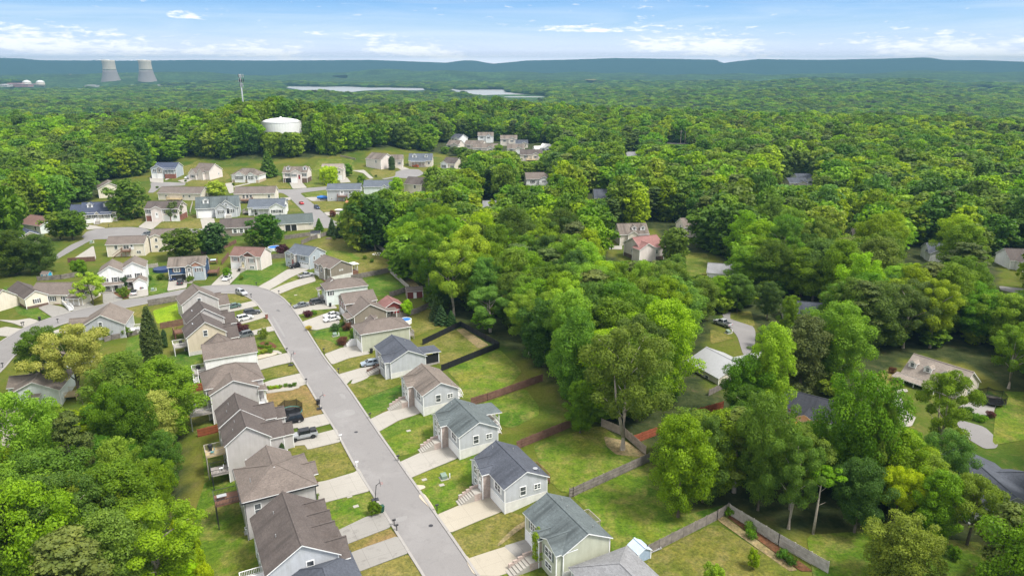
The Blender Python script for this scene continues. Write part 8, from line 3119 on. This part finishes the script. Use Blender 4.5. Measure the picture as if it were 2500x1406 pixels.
def smalls():
    for v, x, y, lab in [(5, 1060, 555, 'black mailbox between the pale rose and the grey split-level drives'), (5, 1318, 650, 'black mailbox by the silver pickup drive'), (5, 1455, 795, 'mailbox on a dark post by the two-car drive'),
                         (5, 1000, 690, 'mailbox behind the silver SUV at the bend'), (5, 1832, 1320, 'mailbox at the drive of the sage two-storey house'), (8, 360, 520, 'mailbox at the drive of the slate-roofed house'),
                         (8, 720, 1040, 'mailbox at the drive of the streaked tan roof house'), (12, 285, 300, 'mailbox on a green post by the second drive from the bottom'), (12, 660, 780, 'mailbox on a thin post by the lower right drive'),
                         (11, 2025, 925, 'upper mailbox of the pair at the old concrete drives'), (11, 2050, 975, 'lower mailbox of the pair at the old concrete drives'), (4, 255, 925, 'left mailbox of the pair at the left road'),
                         (4, 275, 920, 'right mailbox of the pair at the left road'), (4, 35, 1395, 'black mailbox at the left edge of the road'), (4, 665, 885, 'mailbox by the inner side of the left road'), (1, 1245, 915, 'white topped mailbox on the court lawn'),
                         (7, 1630, 735, 'mailbox by the curved white driveway'), (7, 1410, 380, 'mailbox at the end of the garden path'), (5, 750, 520, 'mailbox beside the white sedan drive')]:
        mailbox(v, x, y, lab)
    mailbox(11, 1665, 360, 'white mailbox at the flared driveway on the left', WHITE, WHITE)
    mailbox(11, 1508, 100, 'pale mailbox at the off-road pickup drive', GREYMETAL, WHITE)
    bm = thing('mailbox', 'square brown brick mailbox pillar beside the grey SUV drive', 'mailbox', tuple(at(*q(5, 1178, 925))), R(27))
    m = MB()
    m.box(-.35, .35, -.35, .35, -.2, 1.4, BRICK_RED)
    m.box(-.42, .42, -.42, .42, 1.4, 1.5, CONC_NEW)
    m.build('pillar', bm)
    m = MB()
    m.box(.3, .37, -.14, .14, .95, 1.2, BLACK)
    m.build('box', bm)
    GRN = paint('green_plastic', (.01, .06, .035), .5)
    bin_(7, 1765, 975, 'black bin with lid by the upper basketball hoop', BLACK)
    bin_(11, 1908, 790, 'green bin behind the bright round bush', GRN)
    bin_(8, 835, 405, 'dark green bin beside the silver hatchback', GRN)
    bin_(8, 735, 290, 'black bin at the sage two-storey house', BLACK)
    bin_(4, 458, 860, 'large black bin at the left road', BLACK)
    bin_(5, 868, 395, 'black bin at the steps of the pale rose house', BLACK)
    bin_(5, 1905, 795, 'dark bin at the corner of the white hipped house', BLACK)
    bin_(8, 1215, 865, 'round black fire pit bin at the tan-roofed house garage', BLACK)
    bin_(5, 1645, 350, 'dark bin beside the four-pane garage door', BLACK)
    hoop(7, 1470, 525, 'black basketball hoop leaning over the street, farthest of three', 10)
    hoop(7, 1800, 1022, 'black basketball hoop by the black bin, middle of three', 20)
    hoop(11, 1860, 675, 'black basketball hoop by the bright round bush, nearest of three', 20)
    trampoline(7, 1455, 1090, 2.3, 'black netted trampoline on the brown lawn')
    trampoline(14, 1440, 235, 2.6, 'black trampoline at the edge of the upper right drive', True, BLACK)
    BLUE = paint('blue_cover', (.02, .14, .45), .5)
    DBLUE = paint('dark_blue_cover', (.012, .03, .10), .5)
    pool(2, 1268, 1168, 2.6, 'round blue pool beside the burgundy tree', BLUE)
    pool(6, 1362, 1075, 1.7, 'small round blue covered pool behind the sage house', BLUE, h=1.3)
    pool(4, 1858, 290, 3.0, 'dark blue covered pool in its fence beside the navy house', DBLUE, side=DBLUE)
    pool(18, 600, 0, .5, 'small round tub behind the grey gabled house', BLACK, 'tub', .6)
    # sheds
    shed(6, 1462, 770, 5.0, 3.2, 2.3, 14, WALLS['barn'], ROOFS['brown'], 'dark red shed with brown roof at the wood edge')
    shed(6, 335, 95, 3.8, 2.6, 2.2, 10, WALLS['cream'], ROOFS['charcoal'], 'cream shed with dark roof in the fence corner')
    shed(4, 540, 375, 2.4, 2.2, 1.9, 0, paint('turquoise_boards', (.03, .35, .55), .7), ROOFS['brown'], 'bright turquoise playhouse behind the twin bungalow', 'playhouse')
    shed(2, 1190, 1110, 4.0, 3.0, 2.2, 30, WALLS['taupe'], ROOFS['brown'], 'brown tin-roofed shed behind the pale rose house')
    shed(13, 868, 1022, 2.4, 2.2, 1.5, -62, paint('pale_blue_plastic', (.30, .38, .48), .5), paint('pale_blue_sheet', (.42, .50, .60), .5), 'pale blue plastic shed at the foot of the grey fence')
    # transformer boxes
    TG = paint('transformer_green', (.16, .22, .17), .6)
    for v, x, y, lab in [(8, 318, 95, 'green utility box with white post on the lawn of the sage house'), (12, 725, 465, 'green utility box on the lawn of the slate-roofed house'), (15, 858, 712, 'pale green utility box by the right side road'), (4, 1750, 515, 'green utility box beside the navy house drive'),
                         (1, 1045, 1095, 'green utility box on the court lawn')]:
        p = at(*q(v, x, y))
        r = thing('utility_box', lab, 'utility box', tuple(p), R(27))
        m = MB()
        m.box(-.75, .75, -.75, .75, -.1, .1, CONC_NEW)
        m.build('pad', r)
        m = MB()
        m.mesh([(-.5, -.5, .1), (.5, -.5, .1), (.5, .5, .1), (-.5, .5, .1), (-.5, -.5, .7), (.5, -.5, .7), (.5, .5, .95), (-.5, .5, .95)], [(0, 1, 5, 4), (1, 2, 6, 5), (2, 3, 7, 6), (3, 0, 4, 7), (4, 5, 6, 7)], TG)
        m.build('cabinet', r)
        m = MB()
        m.box(.9, 1.05, -.5, -.35, -.1, 1.0, WHITE)
        m.build('marker_post', r)
    # meter lids in the grass
    for v, x, y, lab in [(12, 537, 478, 'small white meter lid near the street'), (12, 705, 530, 'square concrete lid on the lawn'), (11, 1655, 735, 'pale square utility lid on the left lawn'), (11, 1592, 640, 'tan square lid on the left lawn'), (8, 1160, 1180, 'white lid in the dark green lawn'), (5, 1508, 660, 'white lid on the grass bank')]:
        p = at(*q(v, x, y))
        r = thing('utility_cover', lab, 'utility cover', tuple(p), R(27))
        m = MB()
        m.box(-.45, .45, -.35, .35, -.05, .1, CONC_NEW)
        m.build('lid', r)
    # AC units
    for i, (v, x, y, c) in enumerate([(12, 2015, 1325, DARKMETAL), (12, 2083, 1300, DARKMETAL)]):
        p = at(*q(v, x, y))
        ac_unit(p.x, p.y, '%s dark air conditioner beside the sage grey house' % ('left' if i == 0 else 'right'), c)
    for v, x, y, lab in [(11, 612, 985, 'white air conditioner on the back lawn of the three-storey house'), (5, 260, 1285, 'grey air conditioner at the corner of the tan steep-gabled house'), (8, 1130, 500, 'dark air conditioner beside the pale blue grey house')]:
        p = at(*q(v, x, y))
        ac_unit(p.x, p.y, lab, GREYMETAL if 'white' not in lab else WHITE)
    # boat under a blue cover
    p = at(*q(2, 1830, 603))
    r = thing('boat', 'boat under a blue cover on a trailer beside the white two-storey house', 'boat', (p.x, p.y, p.z + .1), R(-8))
    m = MB()
    st = [(-3.6, 1.1, .6), (-1.5, 1.25, .45), (1, 1.15, .45), (2.6, .7, .6), (3.8, .06, .95)]
    vs = []
    for x_, w_, z_ in st:
        vs += [(x_, -w_, 1.5), (x_, 0, z_ + .0), (x_, w_, 1.5), (x_, 0, 1.95 + (.5 if -2 < x_ < 2 else 0))]
    fs = []
    for i in range(4):
        a, b = i * 4, i * 4 + 4
        fs += [(a, b, b + 1, a + 1), (a + 1, b + 1, b + 2, a + 2), (a + 2, b + 2, b + 3, a + 3), (a + 3, b + 3, b, a)]
    fs += [(0, 1, 2, 3)]
    m.mesh(vs, fs, BLUE)
    m.build('covered_hull', r)
    m = MB()
    m.bar((-3, -.6, .55), (4.4, 0, .5), .12, GREYMETAL)
    m.bar((-3, .6, .55), (4.4, 0, .5), .12, GREYMETAL)
    m.build('trailer', r)
    for s in (-1, 1):
        m = MB()
        m.tube([(-1.2, s * 1.1, .3), (-1.2, s * 1.3, .3)], [.34, .34], TYRE, 12)
        m.build('wheel', r)
    # upturned pale boat and red canoe-like item on the side street lawns
    p = at(*q(2, 2020, 735))
    r = thing('covered_boat', 'white covered boat on the drive of the orange-roofed house', 'boat', (p.x, p.y, p.z + .1), 0)
    m = MB()
    m.lathe([(.3, .25), (.9, .5), (1.0, .9), (.6, 1.2), (.1, 1.3)], WHITE, 16)
    o = m.build('hull', r)
    o.scale = (3.0, 1, 1)
    # grills and deck furniture
    def on_deck(h, face, u, dep, z, kind, label):
        o, al, ou = h.face_frame(face)
        w = h.root.matrix_basis @ (o + al * u + ou * dep + Vector((0, 0, z)))
        rz = h.root.rotation_euler.z
        if kind == 'grill':
            r_ = thing('grill', label, 'grill', tuple(w), rz)
            mm = MB()
            mm.box(-.5, .5, -.28, .28, .05, .8, BLACK)
            mm.build('cart', r_)
            mm = MB()
            mm.lathe([(.42, .8), (.46, .95), (.38, 1.2), (.1, 1.3)], BLACK, 14)
            mm.build('lid', r_)
        elif kind == 'table':
            r_ = thing('patio_table', label, 'table', tuple(w), rz)
            mm = MB()
            mm.box(-.75, .75, -.45, .45, .68, .74, GREYMETAL)
            mm.build('table_top', r_)
            for sx in (-.65, .65):
                for sy in (-.35, .35):
                    mm = MB()
                    mm.box(sx - .03, sx + .03, sy - .03, sy + .03, 0, .68, DARKMETAL)
                    mm.build('leg', r_)
        else:
            c = {'teal': paint('teal_chair', (.02, .25, .27), .5), 'white': WHITE}[kind]
            r_ = thing('patio_chair', label, 'chair', tuple(w), rz)
            mm = MB()
            mm.box(-.3, .3, -.3, .3, .38, .44, c)
            mm.build('seat', r_)
            mm = MB()
            mm.mesh([(-.3, .28, .44), (.3, .28, .44), (.3, .42, 1.0), (-.3, .42, 1.0), (-.3, .33, .44), (.3, .33, .44), (.3, .47, 1.0), (-.3, .47, 1.0)], [(0, 1, 2, 3), (7, 6, 5, 4), (0, 4, 5, 1), (3, 2, 6, 7), (0, 3, 7, 4), (1, 5, 6, 2)], c)
            mm.build('backrest', r_)
            for sx in (-.26, .26):
                for sy in (-.26, .26):
                    mm = MB()
                    mm.box(sx - .03, sx + .03, sy - .03, sy + .03, 0, .38, c)
                    mm.build('leg', r_)
    HB = {h.root['label'][:28]: h for h in HOUSES}

    def hb(s):
        return next(h for h in HOUSES if s in h.root['label'])
    on_deck(hb('near half of the brown'), 'S', -1.2, 2.2, 2.0, 'teal', 'turquoise chair on the pine deck of the duplex')
    on_deck(hb('near half of the brown'), 'S', -2.6, 2.4, 2.0, 'grill', 'small dark grill on the pine deck of the duplex')
    on_deck(hb('near half of the brown'), 'S', 2.4, 1.2, .2, 'white', 'white chair on the lower duplex deck')
    on_deck(hb('three-storey warm grey'), 'W', 2.8, 2.8, 1.7, 'table', 'grey table on the dark-railed high deck')
    on_deck(hb('white house with long brown'), 'W', -.4, 1.6, .9, 'grill', 'round black grill on the deck of the long brown-roofed house')
    on_deck(hb('warm grey house with hipped'), 'S', .8, 2.6, .9, 'table', 'table on the glass-railed deck')
    on_deck(hb('tan siding house'), 'S', 1.0, 1.4, 2.2, 'grill', 'black grill on the deck of the tan steep-gabled house')
    on_deck(hb('grey gabled house'), 'N', 1.5, 2.0, .8, 'white', 'white chair on the fan-shaped back deck')
    on_deck(hb('grey gabled house'), 'N', 2.6, 2.4, .8, 'table', 'table on the fan-shaped back deck')
    # white ramp of the twin bungalow
    A, B = at(*q(4, 620, 545), .0), at(*q(4, 820, 745), .0)
    r = thing('wheelchair_ramp', 'long white railed wheelchair ramp down to the left road', 'ramp', tuple(A))
    m = MB()
    D_ = B - A
    m.bar((0, 0, 1.0), (D_.x, D_.y, .25), 1.3, DECK_WHITE, .1)
    m.build('deck', r)
    nrm = Vector((-D_.y, D_.x, 0)).normalized() * .62
    m = MB()
    for s in (-1, 1):
        for zz in (.2, .55, .95):
            m.bar(nrm * s + Vector((0, 0, 1.0 + zz)), D_ + nrm * s + Vector((0, 0, .25 + zz)), .09, WHITE, .26)
    m.build('railing', r)
    for k in range(7):
        for s in (-1, 1):
            c = D_ * (k / 6) + nrm * s
            m = MB()
            m.box(c.x - .06, c.x + .06, c.y - .06, c.y + .06, -.2, 2.0 - .75 * k / 6, WHITE)
            m.build('post', r)
    # ladder lying on the lawn
    A, B = at(*q(13, 945, 1000)), at(*q(13, 1045, 962))
    r = thing('ladder', 'aluminium ladder leaning low against the grey fence', 'ladder', tuple(A))
    D_ = B - A
    nrm = Vector((-D_.y, D_.x, 0)).normalized() * .22
    m = MB()
    for s in (-1, 1):
        m.bar(nrm * s + Vector((0, 0, .35 + .2 * s)), D_ + nrm * s + Vector((0, 0, .4 + .2 * s)), .07, GREYMETAL)
    m.build('rail', r)
    m = MB()
    for k in range(10):
        c = D_ * ((k + .5) / 10)
        m.bar(c - nrm + Vector((0, 0, .17)), c + nrm + Vector((0, 0, .57)), .05, GREYMETAL)
    m.build('rungs', r)
    # timber playset frames behind the houses
    for v, x, y, lab in [(5, 570, 300, 'wooden play frame with white slide roof beside the navy house'), (2, 905, 600, 'grey garden bench group below the long pale house')]:
        p = at(*q(v, x, y))
        r = thing('play_frame', lab, 'play frame', tuple(p), R(15))
        for sx in (-1.3, 1.3):
            for sy in (-1, 1):
                m = MB()
                m.box(sx - .08, sx + .08, sy - .08, sy + .08, 0, 2.2, DECK_BROWN)
                m.build('post', r)
        m = MB()
        m.box(-1.4, 1.4, -1.1, 1.1, 1.0, 1.1, DECK_BROWN)
        m.build('platform', r)
        m = MB()
        m.box(-1.0, 1.0, -.8, .8, 1.5, 1.62, paint('pale_blue_top', (.5, .62, .7), .4))
        m.build('cover', r)
    # orange tarp sheets by the charcoal-roofed house
    p = at(*q(14, 110, 440))
    r = thing('orange_tarp', 'orange tarp heap by the bare earth beside the charcoal-roofed house', 'tarp', tuple(p))
    m = MB()
    ot = paint('orange_tarp', (.5, .19, .02), .6)
    for i in range(6):
        for j in range(4):
            def hh(a, b):
                return .5 + .5 * math.sin(a * 1.7) * math.cos(b * 2.1) + .2 * math.sin(a * 4 + b)
            m.face([(i, j, hh(i, j)), (i + 1, j, hh(i + 1, j)), (i + 1, j + 1, hh(i + 1, j + 1)), (i, j + 1, hh(i, j + 1))], ot)
    m.build('sheet', r)
    # fire ring and stones on the wide lawn
    p = at(*q(6, 1050, 288))
    r = thing('stone_ring', 'pale stone ring round the foot of the woodland-edge tree', 'stone ring', tuple(p))
    m = MB()
    for k in range(14):
        a = k * .4488
        m.lathe([(.28, 0), (.32, .15), (.15, .3)], WHITE_FOUND, 7, (2.2 * math.cos(a), 1.4 * math.sin(a), 0))
    m.build('stones', r)
    p = at(*q(6, 485, 110))
    r = thing('log_pile', 'small pile of logs on the wide back lawn', 'log pile', tuple(p))
    m = MB()
    for k in range(6):
        m.tube([(-1.2, k * .35 - 1, .2 + .1 * (k % 2)), (1.0, k * .35 - 1, .2 + .12 * (k % 2))], [.18, .18], BARK, 7)
    m.build('logs', r)
    # ivy on the near right house
    h = IVYHOUSE
    g = random.Random(4)
    c, rr = [], []
    for k in range(70):
        t = g.random()
        u = .2 + 1.1 * math.sin(t * 5) * .6 + g.uniform(-.5, .5) + (2.2 * (t - .5) if t > .5 else 0)
        z = .4 + 5.2 * t
        c.append((u, -h.W / 2 - 1.45 - (.25 if abs(u - .2) < 1 else -.35), z))
        rr.append(.38)
    for k in range(22):
        c.append((-.9 + g.uniform(-.4, .4), -h.W / 2 - .3, 3.6 + g.random() * 1.4))
        rr.append(.4)
    me = leaf_mesh('ivy', c, rr, 4200, .10, 8, F_BRIGHT)
    o = bpy.data.objects.new('ivy', me)
    COL.objects.link(o)
    o.location = h.root.location
    o.rotation_euler = h.root.rotation_euler
    tag(o, 'bright green ivy climbing the entrance of the sage grey house', 'ivy')


smalls()


# ---------------------------------------------------------------- air
def haze():
    m, nt = new_mat('haze')
    v = nt.nodes.new('ShaderNodeVolumePrincipled')
    v.inputs['Color'].default_value = (0.135, 0.27, 0.375, 1)
    v.inputs['Density'].default_value = HAZE_D
    v.inputs['Anisotropy'].default_value = 0.0
    o_ = nt.nodes.new('ShaderNodeOutputMaterial')
    nt.links.new(v.outputs[0], o_.inputs['Volume'])
    b = MB()
    b.box(-14500, 14500, -600, 12900, -60, 245, m)
    o = b.build('haze')
    tag(o, 'blue summer haze over the valley', kind='stuff')


HAZE_D = 1.6e-4
haze()


def single_out():
    """things that would share a label are told apart by their order across the picture"""
    same = {}
    bpy.context.view_layer.update()
    for o in COL.objects:
        if o.parent is None and o.get('label') and o.get('category'):
            w = o.matrix_world.translation
            same.setdefault(o['label'], []).append((to_px(w.x, w.y, w.z)[0], o))
    ordinal(same)


single_out()
